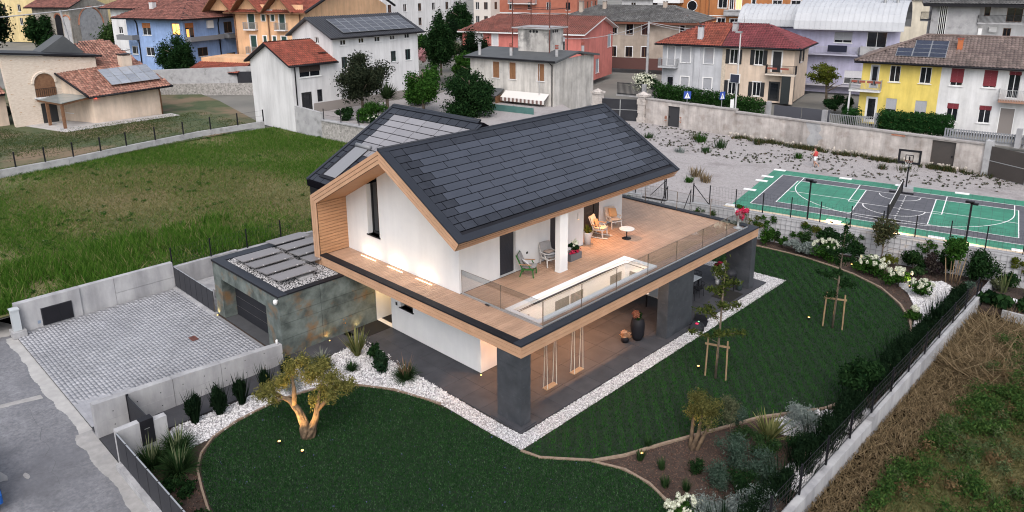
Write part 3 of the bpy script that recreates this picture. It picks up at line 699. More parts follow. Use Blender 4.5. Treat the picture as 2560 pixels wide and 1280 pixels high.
# terrace side of the upper storey (plane x = -5.05, stepping back to x = -6.2)
PS = lambda s, z, d: (-5.05 - d, s, z)
m = MB(); cells(m, PS, FY, 9.7, DK, 6.85, [(3.96, 4.95, DK, 5.75), (7.25, 8.2, DK, 5.75)], .18); m.build('terrace_wall', WHITE, H)
PS2 = lambda s, z, d: (-6.2 - d, s, z)
m = MB(); cells(m, PS2, 9.7, 14.4, DK, 7.5, [(10.2, 12.4, DK, 5.75)], .15)
m.quad((-5.05, 9.7, DK), (-6.2, 9.7, DK), (-6.2, 9.7, 7.5), (-5.05, 9.7, 6.85)).quad((-6.2, 14.4, DK), (-13.1, 14.4, DK), (-13.1, 14.4, 6.2), (-8, 14.4, 8.6), (-6.2, 14.4, 7.5))
m.build('terrace_wall', WHITE, H)
part('rear_wall', WHITE, H, lambda m: m.quad((-13.6, 1.6, ZB), (-13.6, 14.4, ZB), (-13.6, 14.4, 6.1), (-13.6, 1.6, 6.1)))
for y0, y1 in ((3.96, 4.95), (7.25, 8.2)):                 # perforated dark shutters
    sh = part('shutter', CHAR, H, lambda m: pbox(m, PS, y0, y1, DK + .03, 5.72, .14, .18))
    for k in range(46):
        z = DK + .06 + k * .052; ubox('shutter_slat', M('shutter_dark', (.035, .037, .048), None, rough=.55) if 'shutter_dark' not in MATS else MATS['shutter_dark'], sh, -5.19, -5.175, y0 + .03, y1 - .03, z, z + .036)
sd = part('sliding_door', DFRAME, H, lambda m: (pbox(m, PS2, 10.2, 12.4, DK, DK + .08, .02, .12), pbox(m, PS2, 10.2, 12.4, 5.65, 5.75, .02, .12), pbox(m, PS2, 10.2, 10.32, DK, 5.7, .02, .12), pbox(m, PS2, 12.0, 12.4, DK, 5.7, .02, .12), pbox(m, PS2, 11.0, 11.1, DK, 5.7, .02, .1)))
part('pane', GLASSD, sd, lambda m: m.quad(PS2(10.2, DK, .06), PS2(12.4, DK, .06), PS2(12.4, 5.7, .06), PS2(10.2, 5.7, .06)))
ubox('threshold', BLACKM, sd, -6.2, -6.05, 10.2, 12.4, DK, DK + .03)
ubox('socket_plate', DFRAME, H, -5.052, -5.04, 5.62, 5.74, 3.95, 4.05)
cm = part('terrace_column', WHITE, H, lambda m: m.box(-3.78, -3.5, 6.15, 6.68, DK + .06, 6.2))
ubox('column_skirting', WFRAME, cm, -3.79, -3.49, 6.14, 6.69, DK + .005, DK + .06)
wlp = part('wall_lamp', WFRAME, H, lambda m: m.box(-5.04, -4.98, 9.2, 9.32, 4.75, 5.05))
ubox('lamp_lens', WARM, wlp, -5.03, -4.99, 9.215, 9.305, 4.735, 4.75)
lamp('wall_lamp_light', 'SPOT', wlp, (-5.2, 10.6, 6.6), 190, (1, .5, .22), .12, (.12, .1, -1), 95, 1.0)
sp = part('door_downlight', WARM, H, lambda m: m.lathe([(.05, 0), (.05, .01)], (-5.2, 10.6, 6.85), 8))
# ---- terrace slab, coping, fascia
VX0, VX1, VY0, VY1 = -2.36, -1.03, 2.02, 9.5
slab = part('terrace_slab', M('slab_grey', (.35, .34, .33), None, rough=.9), H, lambda m: (m.box(-13.12, VX0 - .07, .06, YL - .06, ZB + .02, 3.2), m.box(VX1 + .03, -.06, .06, YL - .06, ZB + .02, 3.2), m.box(VX0 - .07, VX1 + .03, .06, VY0 - .03, ZB + .02, 3.2), m.box(VX0 - .07, VX1 + .03, VY1 + .07, YL - .06, ZB + .02, 3.2)))
CEIL = M('porch_ceiling', (.62, .6, .58), None, rough=.9)
ce = part('porch_ceiling', CEIL, H, lambda m: (m.box(-13.1, VX0 - .065, .07, YL - .07, ZB + .005, ZB + .018), m.box(VX1 + .025, -.07, .07, YL - .07, ZB + .005, ZB + .018), m.box(VX0 - .065, VX1 + .025, .07, VY0 - .025, ZB + .005, ZB + .018), m.box(VX0 - .065, VX1 + .025, VY1 + .065, YL - .07, ZB + .005, ZB + .018)))
fas = MB().box(-13.12, -.035, .035, .055, ZB + .02, ZT - .05).box(-.055, -.035, .036, YL - .036, ZB + .02, ZT - .05).box(-13.12, -.035, YL - .055, YL - .036, ZB + .02, ZT - .05).build('terrace_fascia', bk, H)
for k in range(3):
    z0, z1 = ZB + k * .155 + .007, ZB + (k + 1) * .155 - .008
    x = -13.13
    for w in ((4.0, 4.1, 3.2, 9), (2.6, 4.1, 4.0, 9), (4.6, 3.7, 4.1, 9))[k]:
        x1 = min(x + w, 0.0); 
        if x1 > x: ubox('fascia_board', WOODF, fas, x, x1 - .004, 0, .035, z0, z1)
        x = x1
    y = .0
    for w in ((4.2, 4.0, 4.1, 4, 9), (2.1, 4.2, 4.0, 4.1, 9), (3.3, 4.1, 4.2, 4.0, 9))[k]:
        y1 = min(y + w, YL)
        if y1 > y: ubox('fascia_board', WOODF, fas, -.035, .0, y + (.036 if y == 0 else 0), y1 - .004, z0, z1)
        y = y1
    ubox('fascia_board', WOODF, fas, -13.1, -.04, YL - .035, YL, z0, z1)
cop = MB().box(-13.1, -.35, .0, .3, ZT - .06, ZT - .03).build('coping', BLACKM, H)
x = -13.16
for x1 in (-9.6, -5.5, -.36): ubox('coping_sheet', BLACKM, cop, x, x1 - .006, -.025, .33, ZT - .045, ZT + .02); x = x1
y = -.025
for y1 in (1.9, 5.6, 9.3, 13.2, 17.56): ubox('coping_sheet', FLASH, cop, -.36, .025, y, y1 - .006, ZT - .045, ZT + .02); y = y1
x = -10.4
for x1 in (-7.2, -3.6, .025): ubox('coping_sheet', FLASH, cop, x, x1 - .006, 17.56, YL + .025, ZT - .045, ZT + .02); x = x1
# ---- deck boards (run away from the street)
dk = part('deck', M('deck_gap', (.10, .055, .035), None, rough=.9), H, lambda m: (m.box(-13.1, VX0 - .1, .3, YL - .3, 3.2, 3.27), m.box(VX1 + .1, -.33, .3, YL - .3, 3.2, 3.27), m.box(VX0 - .1, VX1 + .1, .3, VY0 - .1, 3.2, 3.27), m.box(VX0 - .1, VX1 + .1, VY1 + .1, YL - .3, 3.2, 3.27)))
rd = random.Random(4); x = -.35; pit = .146
while x > -13.1:
    xm = x - pit / 2
    if xm < -10.3: spans = [(.31, FY)]
    elif xm < -6.2: spans = [(.31, FY), (14.4, YL - .33)]
    elif xm < -5.05: spans = [(.31, FY), (9.7, YL - .33)]
    elif VX0 - .26 < xm < VX1 + .26: spans = [(.31, VY0 - .24), (VY1 + .24, YL - .33)]
    else: spans = [(.31, YL - .33)]
    for a, b in spans:
        y = a; l = rd.uniform(3.0, 6.2)
        while y < b - .01:
            y1 = b if y + l > b - 1.2 else y + l
            ubox('deck_board', DECK, dk, x - pit + .017, x, y, y1 - .005, 3.27, DK); y = y1; l = rd.uniform(5.2, 6.6)
    x -= pit
# ---- the light well cut in the terrace
VW = M('well_rim', (.8, .8, .82), None, rough=.7)
well = part('light_well', VW, H, lambda m: [m.hexa(q) for q in (
    [(VX0 - .24, VY0 - .24, 3.28), (VX1 + .24, VY0 - .24, 3.28), (VX1, VY0, 3.28), (VX0, VY0, 3.28), (VX0 - .24, VY0 - .24, 3.36), (VX1 + .24, VY0 - .24, 3.36), (VX1, VY0, 3.34), (VX0, VY0, 3.34)],
    [(VX0 - .24, VY1 + .24, 3.28), (VX1 + .24, VY1 + .24, 3.28), (VX1, VY1, 3.28), (VX0, VY1, 3.28), (VX0 - .24, VY1 + .24, 3.36), (VX1 + .24, VY1 + .24, 3.36), (VX1, VY1, 3.34), (VX0, VY1, 3.34)],
    [(VX0 - .24, VY0 - .24, 3.28), (VX0 - .24, VY1 + .24, 3.28), (VX0, VY1, 3.28), (VX0, VY0, 3.28), (VX0 - .24, VY0 - .24, 3.361), (VX0 - .24, VY1 + .24, 3.361), (VX0, VY1, 3.341), (VX0, VY0, 3.341)],
    [(VX1 + .24, VY0 - .24, 3.28), (VX1 + .24, VY1 + .24, 3.28), (VX1, VY1, 3.28), (VX1, VY0, 3.28), (VX1 + .24, VY0 - .24, 3.361), (VX1 + .24, VY1 + .24, 3.361), (VX1, VY1, 3.341), (VX1, VY0, 3.341)])])
part('well_lining', VW, well, lambda m: m.box(VX0 - .06, VX0, VY0, VY1, 1.95, 3.3).box(VX1, VX1 + .02, VY0, VY1, 2.86, 3.3).box(VX0, VX1, VY0 - .02, VY0, 2.86, 3.3).box(VX0 - .06, VX1, VY1, VY1 + .06, 1.95, 3.3))
PERF = M('perforated_grey', (.24, .22, .21), (.3, .28, .27), 30, .7)
for y0, y1 in ((2.35, 2.95), (4.55, 5.45), (5.55, 6.4), (8.35, 9.2)): ubox('perforated_panel', PERF, well, VX0, VX0 + .012, y0, y1, 2.02, 2.82)
ubox('perforated_panel', PERF, well, VX0 + .25, VX1 - .1, VY1 - .012, VY1, 2.02, 2.82)
net = part('safety_net_rail', M('net_rail', (.05, .045, .04), None, rough=.7), well, lambda m: (m.tube([(VX0 + .09, VY0 + .05, 3.18), (VX0 + .09, VY1 - .09, 3.18), (VX1 - .05, VY1 - .09, 3.18)], .014, 6), [m.beam((VX0, VY0 + .1 + k * .13, 3.2), (VX0 + .09, VY0 + .1 + k * .18, 3.18), .03, .012) for k in range(41)]))
# ---- glass balustrade
rail = part('glass_balustrade', STEEL, H, lambda m: (m.box(-.5, -.42, 1.63, YL - .2, DK, DK + .07), m.box(-4.95, -.5, 1.63, 1.71, DK, DK + .07), m.box(-9.2, -.42, 17.62, 17.68, DK, DK + .07)))
ys = [1.67 + i * (17.6 - 1.67) / 7 for i in range(8)]
EDG = M('glass_edge', (.16, .12, .09), None, rough=.3)
def pane(a, b, t=.017, h=1.02):
    o = part('glass_pane', GLASS, rail, lambda m: m.beam(((a[0]), a[1], DK + .05 + h / 2), (b[0], b[1], DK + .05 + h / 2), t, h))
    dx, dy = (b[0] - a[0]), (b[1] - a[1]); l = math.hypot(dx, dy); dx /= l; dy /= l
    part('pane_edge', EDG, o, lambda m: (m.beam((a[0], a[1], DK + .05 + h), (b[0], b[1], DK + .05 + h), .014, .01), m.beam((a[0], a[1], DK + .06), (a[0], a[1], DK + .05 + h), .016, .016), m.beam((b[0], b[1], DK + .06), (b[0], b[1], DK + .05 + h), .016, .016)))
for a, b in zip(ys, ys[1:]): pane((-.46, a + .012), (-.46, b - .012))
for a, b in ((-4.98, -2.72), (-2.7, -.48)): pane((a, 1.67), (b, 1.67))
for a, b in ((-9.0, -6.9), (-6.88, -4.8), (-4.78, -2.7), (-2.68, -.48)): pane((a, 17.65), (b, 17.65))
for q in ((-3.4, 1.6, 0), (-.4, 5.2, 1), (-.4, 8.6, 1), (-.4, 12.0, 1), (-.4, 15.4, 1), (-6.1, 17.72, 0), (-3.1, 17.72, 0)):
    ubox('drain_block', DFRAME, rail, q[0] - (.03 if q[2] else .1), q[0] + (.03 if q[2] else .1), q[1] - (.1 if q[2] else .03), q[1] + (.1 if q[2] else .03), DK + .002, DK + .05)
# ---- light strips in the front deck
for x0, x1 in ((-11.82, -10.67), (-9.76, -8.65), (-7.69, -6.61)):
    st = ubox('deck_light', WARMW, H, x0, x1, 1.36, 1.42, DK + .001, DK + .012)
    l = lamp('deck_light_lamp', 'AREA', None, ((x0 + x1) / 2, 1.39, DK + .03), 9, (1, .72, .45), 1.0, (0, .12, 1)); l.data.energy = 6; l.data.shape = 'RECTANGLE'; l.data.size = 1.05; l.data.size_y = .03; l.parent = H
# ---- ground floor
PG = lambda s, z, d: (s, 1.65 + d, z)
m = MB(); cells(m, PG, -12.9, -3.9, .06, ZB + .01, [(-11.2, -10.0, .06, 2.5), (-9.25, -8.35, 1.35, 2.45)], .3)
m.quad((-11.2, 1.95, .05), (-11.2, 2.62, .05), (-11.2, 2.62, 2.5), (-11.2, 1.95, 2.5)).quad((-10, 1.95, .05), (-10, 2.62, .05), (-10, 2.62, 2.5), (-10, 1.95, 2.5))
PG2 = lambda s, z, d: (-3.9 - d, s, z)
cells(m, PG2, 1.65, 14.4, .06, ZB + .01, [(4.2, 6.6, .06, 2.45), (8.4, 10.6, .06, 2.45)], .15)
m.quad((-3.9, 14.4, .06), (-12.9, 14.4, .06), (-12.9, 14.4, ZB), (-3.9, 14.4, ZB)); m.build('ground_wall', WHITE, H)
part('skirting', BLACKM, H, lambda m: m.box(-10.0, -3.92, 1.67, 1.9, .03, .062).box(-12, -3.93, 1.9, 14.3, .03, .06))
dr = part('front_door', DFRAME, H, lambda m: m.box(-11.2, -10.0, 2.58, 2.62, .04, 2.5))
part('door_leaf', BLACKM, dr, lambda m: m.box(-11.12, -10.08, 2.53, 2.59, .06, 2.45))
part('door_handle', STEEL, dr, lambda m: m.tube([(-10.95, 2.46, .9), (-10.95, 2.46, 2.0)], .022, 6).beam((-10.95, 2.46, 1.0), (-10.95, 2.54, 1.0), .02, .02).beam((-10.95, 2.46, 1.9), (-10.95, 2.54, 1.9), .02, .02))
ubox('threshold_light', WARMW, dr, -11.15, -10.05, 2.5, 2.52, .04, .06); ubox('door_step', PAVE, dr, -11.19, -10.01, 1.7, 2.6, .031, .04)
lamp('threshold_lamp', 'AREA', dr, (-10.6, 2.1, 2.4), 8, (1, .6, .2), .3, (0, 0, -1))
ubox('door_mat', M('mat_black', (.008, .007, .006), None, rough=.95), H, -11.9, -10.1, .35, 1.6, .031, .045)
w = part('window', DFRAME, H, lambda m: (pbox(m, PG, -9.25, -9.17, 1.35, 2.45, .22, .3), pbox(m, PG, -8.43, -8.35, 1.35, 2.45, .22, .3), pbox(m, PG, -9.25, -8.35, 1.35, 1.43, .22, .3)))
part('pane', GLASSD, w, lambda m: m.quad(PG(-9.25, 1.35, .27), PG(-8.35, 1.35, .27), PG(-8.35, 2.45, .27), PG(-9.25, 2.45, .27)))
part('sill', BLACKM, w, lambda m: pbox(m, PG, -9.32, -8.28, 1.31, 1.35, -.06, .3))
ubox('intercom', DFRAME, H, -9.62, -9.5, 1.63, 1.652, 1.35, 1.5)
for y0, y1 in ((4.2, 6.6), (8.4, 10.6)):                     # perforated sliding shutters behind the light well
    g = part('sliding_shutter', CHAR, H, lambda m: pbox(m, PG2, y0, y1, .06, 2.45, .06, .12))
    for k in range(2):
        a = y0 + .05 + k * (y1 - y0) / 2; ubox('shutter_panel', PERF, g, -3.955, -3.94, a, a + (y1 - y0) / 2 - .1, .12, 2.4)
# ---- porch pillars clad in large dark slabs
def pillar(x0, x1, y0, y1):
    core = part('pillar', JBK, H, lambda m: m.box(x0 + .015, x1 - .015, y0 + .015, y1 - .015, .03, ZB + .02))
    for z0, z1 in ((.035, 1.18), (1.186, 2.36), (2.366, ZB)):
        for q in ((x0, x1, y0, y0 + .014), (x0, x1, y1 - .014, y1), (x0, x0 + .014, y0 + .0145, y1 - .0145), (x1 - .014, x1, y0 + .0145, y1 - .0145)): ubox('pillar_slab', SLATE, core, *q, z0, z1)
pillar(-1.27, -.03, .03, .53)
pillar(-.57, -.03, 9.58, 11.7)
pillar(-1.45, -.03, 17.36, 17.86)
# ---- porch lighting: recessed warm downlights
for x, y, pw in ((-3.2, 2.1, 80), (-3.2, 3.7, 115), (-3.2, 5.4, 115), (-3.2, 7.1, 115), (-3.2, 8.7, 95)):
    d = part('downlight', WARM, H, lambda m: m.lathe([(.07, 0), (.07, .012)], (x, y, ZB - .008), 10))
    lamp('downlight_lamp', 'SPOT', H, (x, y, ZB - .02), pw, (1, .44, .18), .04, (.22, 0, -1), 104, .2)
for y in (2.6, 4.3, 6.0, 7.7, 9.0):
    lamp('well_lamp', 'POINT', well, (-1.3, y, 2.75), 7, (1, .66, .4), .1)
up = part('wall_uplight', WARM, H, lambda m: m.lathe([(.035, 0), (.035, .02)], (-3.8, 1.56, .04), 8))
lamp('wall_uplight_lamp', 'SPOT', H, (-3.8, 1.5, .06), 4, (1, .72, .45), .03, (-.06, .1, 1), 55, .7)

# ================================================================== GARAGE
GX0, GX1, GY0, GZ = -17.59, -11.2, -3.32, 2.885
G = thing('garage', 'flat roofed garage clad in rusty green panels beside the driveway', 'garage')
gb = part('wall', M('garage_joint', (.02, .022, .022), None, rough=.9), G, lambda m: (m.box(GX0 + .02, GX0 + .8, GY0 + .02, 1.4, 0, GZ - .06), m.box(-12.4, GX1 - .02, GY0 + .02, 1.6, 0, GZ - .06), m.box(GX0 + .8, -12.4, GY0 + .02, 1.4, 2.06, GZ - .06), m.box(GX0 + .1, GX1 - .1, .5, 1.4, 0, GZ - .06), m.box(GX0 + .8, -12.4, -2.62, -2.5, .0, 2.1)))
def pan(*a): ubox('wall_panel', OXIDE, gb, *a)
zs = [(.02, .795), (.81, 1.515), (1.53, 1.925), (1.94, GZ - .06)]
for y0, y1 in ((GY0, -1.3), (-1.285, 1.62)):
    for z0, z1 in zs: pan(GX1 - .018, GX1, y0 + (.002 if y0 < -3 else .003), y1, z0, z1)
for z0, z1 in ((.02, .7), (.705, 2.06)):
    pan(GX0, GX0 + .79, GY0, GY0 + .018, z0, z1); pan(-12.42, GX1 - .02, GY0, GY0 + .018, z0, z1)
    pan(GX0 + .785, GX0 + .803, GY0 + .02, -2.62, z0, z1); pan(-12.423, -12.405, GY0 + .02, -2.62, z0, z1)
for x0, x1 in ((GX0, -14.6), (-14.596, GX1 - .02)): pan(x0, x1, GY0, GY0 + .018, 2.065, GZ - .06)
for z0, z1 in zs: pan(GX0, GX0 + .018, GY0 + .02, 1.4, z0, z1)
ub = part('lintel_soffit', OXIDE, gb, lambda m: m.box(GX0 + .8, -12.42, GY0 + .02, -2.62, 2.045, 2.06))
gd = part('garage_door', BLACKM, G, lambda m: m.box(GX0 + .8, -12.4, -2.66, -2.6, .02, 2.06))
GD = M('door_section', (.018, .019, .024), (.023, .024, .029), 1, .6, spec=.2)
for k in range(4): ubox('door_section', GD, gd, GX0 + .83, -12.43, -2.70, -2.66, .03 + k * .505, .515 + k * .505); ubox('section_trim', MATS['perforated_grey'], gd, GX0 + .83, -12.43, -2.69, -2.66, .518 + k * .505, .532 + k * .505)
box('garage_apron', M('apron', (.05, .052, .058), (.065, .067, .072), 2, .8), G, GX0 + .82, -12.43, GY0, -2.67, -.01, .02)
para = part('parapet', FLASH, G, lambda m: m.box(GX0 - .03, GX1 + .03, GY0 - .03, GY0 + .42, GZ - .06, GZ))
ubox('parapet_sheet', BLACKM, para, GX1 - .3, GX1 + .03, GY0 + .424, -.05, GZ - .06, GZ + .002)
ubox('parapet_sheet', FLASH, para, GX0 - .03, GX0 + .55, GY0 + .424, 1.45, GZ - .06, GZ + .001)
ubox('roof_edge_trim', BLACKM, para, GX0 - .035, GX1 + .036, GY0 - .036, GY0 - .03, GZ - .1, GZ - .001)
part('flat_roof', PEBG, G, lambda m: m.quad((GX0 + .5, GY0 + .4, GZ - .08), (GX1 - .25, GY0 + .4, GZ - .08), (GX1 - .25, 1.4, GZ - .08), (GX0 + .5, 1.4, GZ - .08)))
GP = [(GX0 + .57, GY0 + .43), (GX1 - .31, GY0 + .43), (GX1 - .31, .0), (-13.7, .0), (-13.7, 1.4), (GX0 + .57, 1.4)]
o = mobj('roof_gravel', pebbles('roof_gravel', scatter(GP, 15000), GZ - .075, .03, M('roof_pebble', (.42, .41, .42), (.52, .51, .52), 9, .9, island=.3)), G); o['kind'] = 'stuff'
SOLG = M('garage_solar', (.17, .16, .165), (.19, .18, .185), .8, .45, rnd=.1)
tilt = math.radians(-4)
def gpanel(xc, yc, zc): 
    o = mobj('solar_panel', UNIT.setdefault(SOLG.name, MB().box(-.5, .5, -.5, .5, -.5, .5).mesh('unit_gs', SOLG)), G, (xc, yc, zc), (0, tilt, 0), (1.0, 1.98, .035))
    for yy in (-.28, .28):
        c = MB().box(-.03, .03, -.02, .02, -.1, .1).mesh('clip', WFRAME) if 'clip' not in UNIT else UNIT['clip']; UNIT['clip'] = c
        k = mobj('panel_clip', c, o, (.5, yy, .6), (0, 0, 0), (1, .5, 14))
        k.scale = (1, .5, 3.0)
for i in range(4): gpanel(-16.0 + i * 1.11, -1.72, GZ + .2)
for i in range(4): gpanel(-16.9 + i * 1.11, .42, GZ + .26)
part('ballast', CONC2, G, lambda m: m.box(-12.55, -12.2, -1.7, -1.0, GZ - .07, GZ + .06))
def camera_dome(loc):
    return part('security_camera', WFRAME, G, lambda m: m.lathe([(.02, -.14), (.08, -.1), (.1, 0), (.08, .07), (.03, .1)], loc, 10).beam((loc[0], loc[1], loc[2]), (loc[0], loc[1] + .12, loc[2] + .02), .05, .05), True)
for x, y in ((-11.05, -1.1), (-11.05, .5)):
    u_ = part('ground_uplight', WARM, G, lambda m: m.lathe([(.03, 0), (.03, .012)], (x, y, .031), 8)); lamp('uplight_lamp', 'SPOT', G, (x + .06, y, .06), 5, (1, .62, .22), .03, (-.25, 0, 1), 120, .9)
u_ = part('ground_uplight', WARM, G, lambda m: m.lathe([(.035, 0), (.035, .012)], (-17.45, -3.42, .002), 8)); lamp('uplight_lamp', 'SPOT', G, (-17.45, -3.45, .04), 5, (1, .62, .22), .03, (0, .3, 1), 100, .9)
camera_dome((GX1 - .05, GY0 - .12, GZ - .22))
# ================================================================== BOUNDARY WALLS AND FENCES
def wall_thing(name, label, cat, pieces, mat, group=None):
    t = thing(name, label, cat, group=group)
    for nm, args in pieces: ubox(nm, mat, t, *args)
    return t
w = wall_thing('boundary_wall', 'pale concrete wall between driveway and meadow with a dark meter cupboard', 'wall',
    [('wall_section', (-22.72, -22.34, -10.75, -8.0, -.1, 1.42)), ('wall_section', (-22.72, -22.42, -7.985, -6.4, -.1, 1.42)), ('wall_section', (-22.72, -22.42, -6.385, -3.45, .605, 1.42)), ('wall_section', (-22.72, -22.43, -6.385, -3.45, -.1, .59)), ('wall_section', (-22.72, -22.45, -3.445, 0.2, -.1, 1.12)), ('wall_section', (-22.72, -22.45, .205, 4.6, -.1, 1.05)), ('wall_section', (-22.72, -22.45, 4.605, 21, -.1, 1.0))], CONC)
mc = part('meter_cupboard', CHAR, w, lambda m: m.box(-22.345, -22.3, -9.75, -8.42, .04, .92))
for y0, y1 in ((-9.71, -9.0), (-8.98, -8.46)): ubox('cupboard_door', BLACKM, mc, -22.3, -22.28, y0, y1, .07, .89)
ubox('wall_plate', M('plate_blue', (.2, .25, .33), None, rough=.6), w, -22.345, -22.33, -9.95, -9.82, .2, .35)
cab = thing('utility_cabinet', 'pale grey utility cabinet on a concrete base at the driveway corner', 'cabinet', (-22.15, -10.85, -.03))
part('cabinet_body', M('cabinet_grey', (.42, .45, .47), None, rough=.6), cab, lambda m: m.box(-.2, .16, -.14, .18, .3, 1.3).box(-.23, .19, -.17, .21, 1.3, 1.36))
box('cabinet_base', CONC2, cab, -.35, .35, -.25, .32, 0, .3)
w = thing('driveway_wall', 'low sloping concrete wall between driveway and garden path', 'wall')
for y0, y1, z0, z1 in ((-11.0, -8.2, 1.32, 1.2), (-8.185, -6.3, 1.2, 1.09), (-6.285, -3.6, 1.09, .92)):
    part('wall_section', CONC, w, lambda m: m.hexa([(-11.0, y0, -.1), (-10.7, y0, -.1), (-10.7, y1, -.1), (-11.0, y1, -.1), (-11.0, y0, z0), (-10.7, y0, z0), (-10.7, y1, z1), (-11.0, y1, z1)]))
part('form_line', CONC2, w, lambda m: m.box(-10.7, -10.696, -8.18, -6.31, .5, .52).box(-10.7, -10.696, -6.28, -3.62, .45, .47).box(-10.7, -10.696, -10.9, -8.22, .52, .54))
for y in np.arange(-10.4, -3.8, .85):
    for z in (.25, .8): ubox('tie_hole', CHAR, w, -10.701, -10.694, y, y + .035, z, z + .035)
o = MB().lathe([(.02, 0), (.05, .02), (.055, .16), (.04, .2), (.015, .22)], (0, 0, 0), 10).build('garden_speaker', WFRAME, None, True, (-10.85, -3.75, .93)); tag(o, 'small white dome sensor on the end of the driveway wall', 'sensor')
# pedestrian gate between two wall stubs
w = thing('gate_wall', 'short concrete wall with a black letterbox panel beside the garden gate', 'wall')
part('wall_section', CONC, w, lambda m: m.box(-8.62, -8.35, -11.0, -10.25, -.1, 1.32).box(-8.62, -8.35, -9.8, -9.35, -.1, 1.2).box(-8.62, -8.35, -10.25, -9.8, -.1, .4))
lb = part('letterbox', BLACKM, w, lambda m: m.box(-8.64, -8.33, -10.248, -9.802, .4, 1.34))
box('letter_slot', STEEL, lb, -8.33, -8.325, -10.12, -9.95, 1.0, 1.02)
box('wall_base', CONC, w, -8.62, -8.36, -9.35, -9.3, -.1, .5)
g = thing('garden_gate', 'charcoal sheet metal pedestrian gate between the concrete walls', 'gate')
part('gate_leaf', CHAR, g, lambda m: m.box(-10.66, -8.66, -9.88, -9.84, .04, 1.22))
part('gate_post', BLACKM, g, lambda m: m.box(-10.69, -10.64, -9.9, -9.82, 0, 1.28))
PANELM = M('fence_panel', (.032, .033, .039), (.04, .041, .047), .8, .6, rnd=.06, spec=.2)
def panel_fence(name, label, x0, y0, x1, y1, n, z0, z1, base):
    t = thing(name, label, 'fence')
    if base: box('footing', CONC, t, min(x0, x1) - .02, max(x0, x1) + .02, y0 - .16, y0 + .12, -.1, z0 - .06)
    w_ = (x1 - x0) / n
    for i in range(n):
        a, b = x0 + i * w_, x0 + (i + 1) * w_
        box('fence_panel', PANELM, t, a + .03, b - .03, y0 - .02, y0 + .02, z0, z1)
        box('fence_post', BLACKM, t, a - .02, a + .02, y0 - .015, y0 + .045, z0 - .1, z1 - .02)
        c_ = t.children[-2]; MB().box(a + .03, b - .03, y0 - .022, y0 + .022, z1, z1 + .012).build('top_trim', STEEL, c_); MB().box(a + .03, a + .12, y0 - .03, y0 + .03, z0 - .07, z0 - .005).build('foot_clamp', STEEL, c_)
    return t
panel_fence('panel_fence', 'charcoal panel fence on a concrete footing along the street', -8.3, -11.02, 5.1, -11.02, 15, .25, 1.3, True)
panel_fence('panel_fence', 'charcoal panel fence between the driveway and the garage corner', -22.3, -3.45, -17.6, -3.45, 7, .12, 1.22, True)
b = box('side_yard_slab', CONC, None, -22.4, -17.6, -3.3, -1.2, -.05, .04); b['kind'] = 'structure'
b = box('side_yard_slab', CONC2, None, -19.6, -17.62, -2.6, 1.4, .04, .5); b['kind'] = 'structure'
# near boundary wall on the right with posts and wires
w = thing('boundary_wall', 'long low pale concrete wall along the right hand garden edge', 'wall')
for y0, y1, z in ((-11, 9.0, .2), (9.005, 23.7, .38), (23.705, 27.3, .3)): ubox('wall_section', CONC, w, 8.92, 9.18, y0, y1, -.5, z)
ubox('wall_pier', CONC2, w, 8.8, 8.915, 9.0, 9.4, -.1, .45)
def post_fence(name, label, P0, P1, n, zb, h, mesh_step=.0, sec=.06, wires=(), group=None, hs=None):
    t = thing(name, label, 'fence', group=group); P0, P1 = Vector(P0), Vector(P1); d = (P1 - P0)
    for i in range(n):
        p_ = P0 + d * (i / (n - 1)); ubox('fence_post', BLACKM, t, p_.x - sec / 2, p_.x + sec / 2, p_.y - sec / 2, p_.y + sec / 2, zb - .05, zb + h)
    for z in wires: part('wire', BLACKM, t, lambda m: m.beam((P0.x, P0.y, zb + z), (P1.x, P1.y, zb + z), .014, .014))
    if mesh_step:
        def mesh(m):
            L = d.length; k = int(L / mesh_step)
            for j in range(k + 1): q = P0 + d * (j / k); m.beam((q.x, q.y, zb + .03), (q.x, q.y, zb + h - .05), .005, .005)
            k = int(h / mesh_step)
            for j in range(k + 1): z = zb + .03 + (h - .08) * j / k; m.beam((P0.x, P0.y, z), (P1.x, P1.y, z), .005, .005)
        o = part('wire_mesh', M('mesh_wire', (.03, .03, .03), None, rough=.6) if 'mesh_wire' not in MATS else MATS['mesh_wire'], t, mesh); o['kind'] = 'stuff'
    return t
post_fence('wire_fence', 'black post and wire fence on the right hand boundary wall', (9.03, -3, 0), (9.03, 23.6, 0), 14, .36, 1.05, .2, .06, (.08, .55, 1.0))
post_fence('wire_fence', 'black mesh fence on the wall between garage and meadow', (-22.6, -3.4, 0), (-22.6, 20, 0), 12, 1.05, 1.15, .2, .06)
# far meadow wall with thin posts
w = thing('meadow_wall', 'grey low concrete wall along the far edge of the meadow', 'wall')
WP = [(-51.0, -16), (-52.4, -5), (-53.0, .2), (-54.4, 5.8), (-55.9, 12.7), (-56.1, 19.6)]
for a, b in zip(WP, WP[1:]): part('wall_section', CONC2, w, lambda m: m.beam((*a, .95), (*b, .95), .3, 1.1))
t = thing('post_fence', 'line of thin black posts on the far meadow wall', 'fence')
for k in range(13):
    s = k / 12 * 5; i = min(int(s), 4); f_ = s - i; x = WP[i][0] + (WP[i + 1][0] - WP[i][0]) * f_; y = WP[i][1] + (WP[i + 1][1] - WP[i][1]) * f_
    ubox('fence_post', BLACKM, t, x - .05, x + .05, y - .05, y + .05, 1.4, 2.75)
part('wire', BLACKM, t, lambda m: [m.beam((*a, z), (*b, z), .012, .012) for a, b in zip(WP, WP[1:]) for z in (1.6, 2.1, 2.65)])
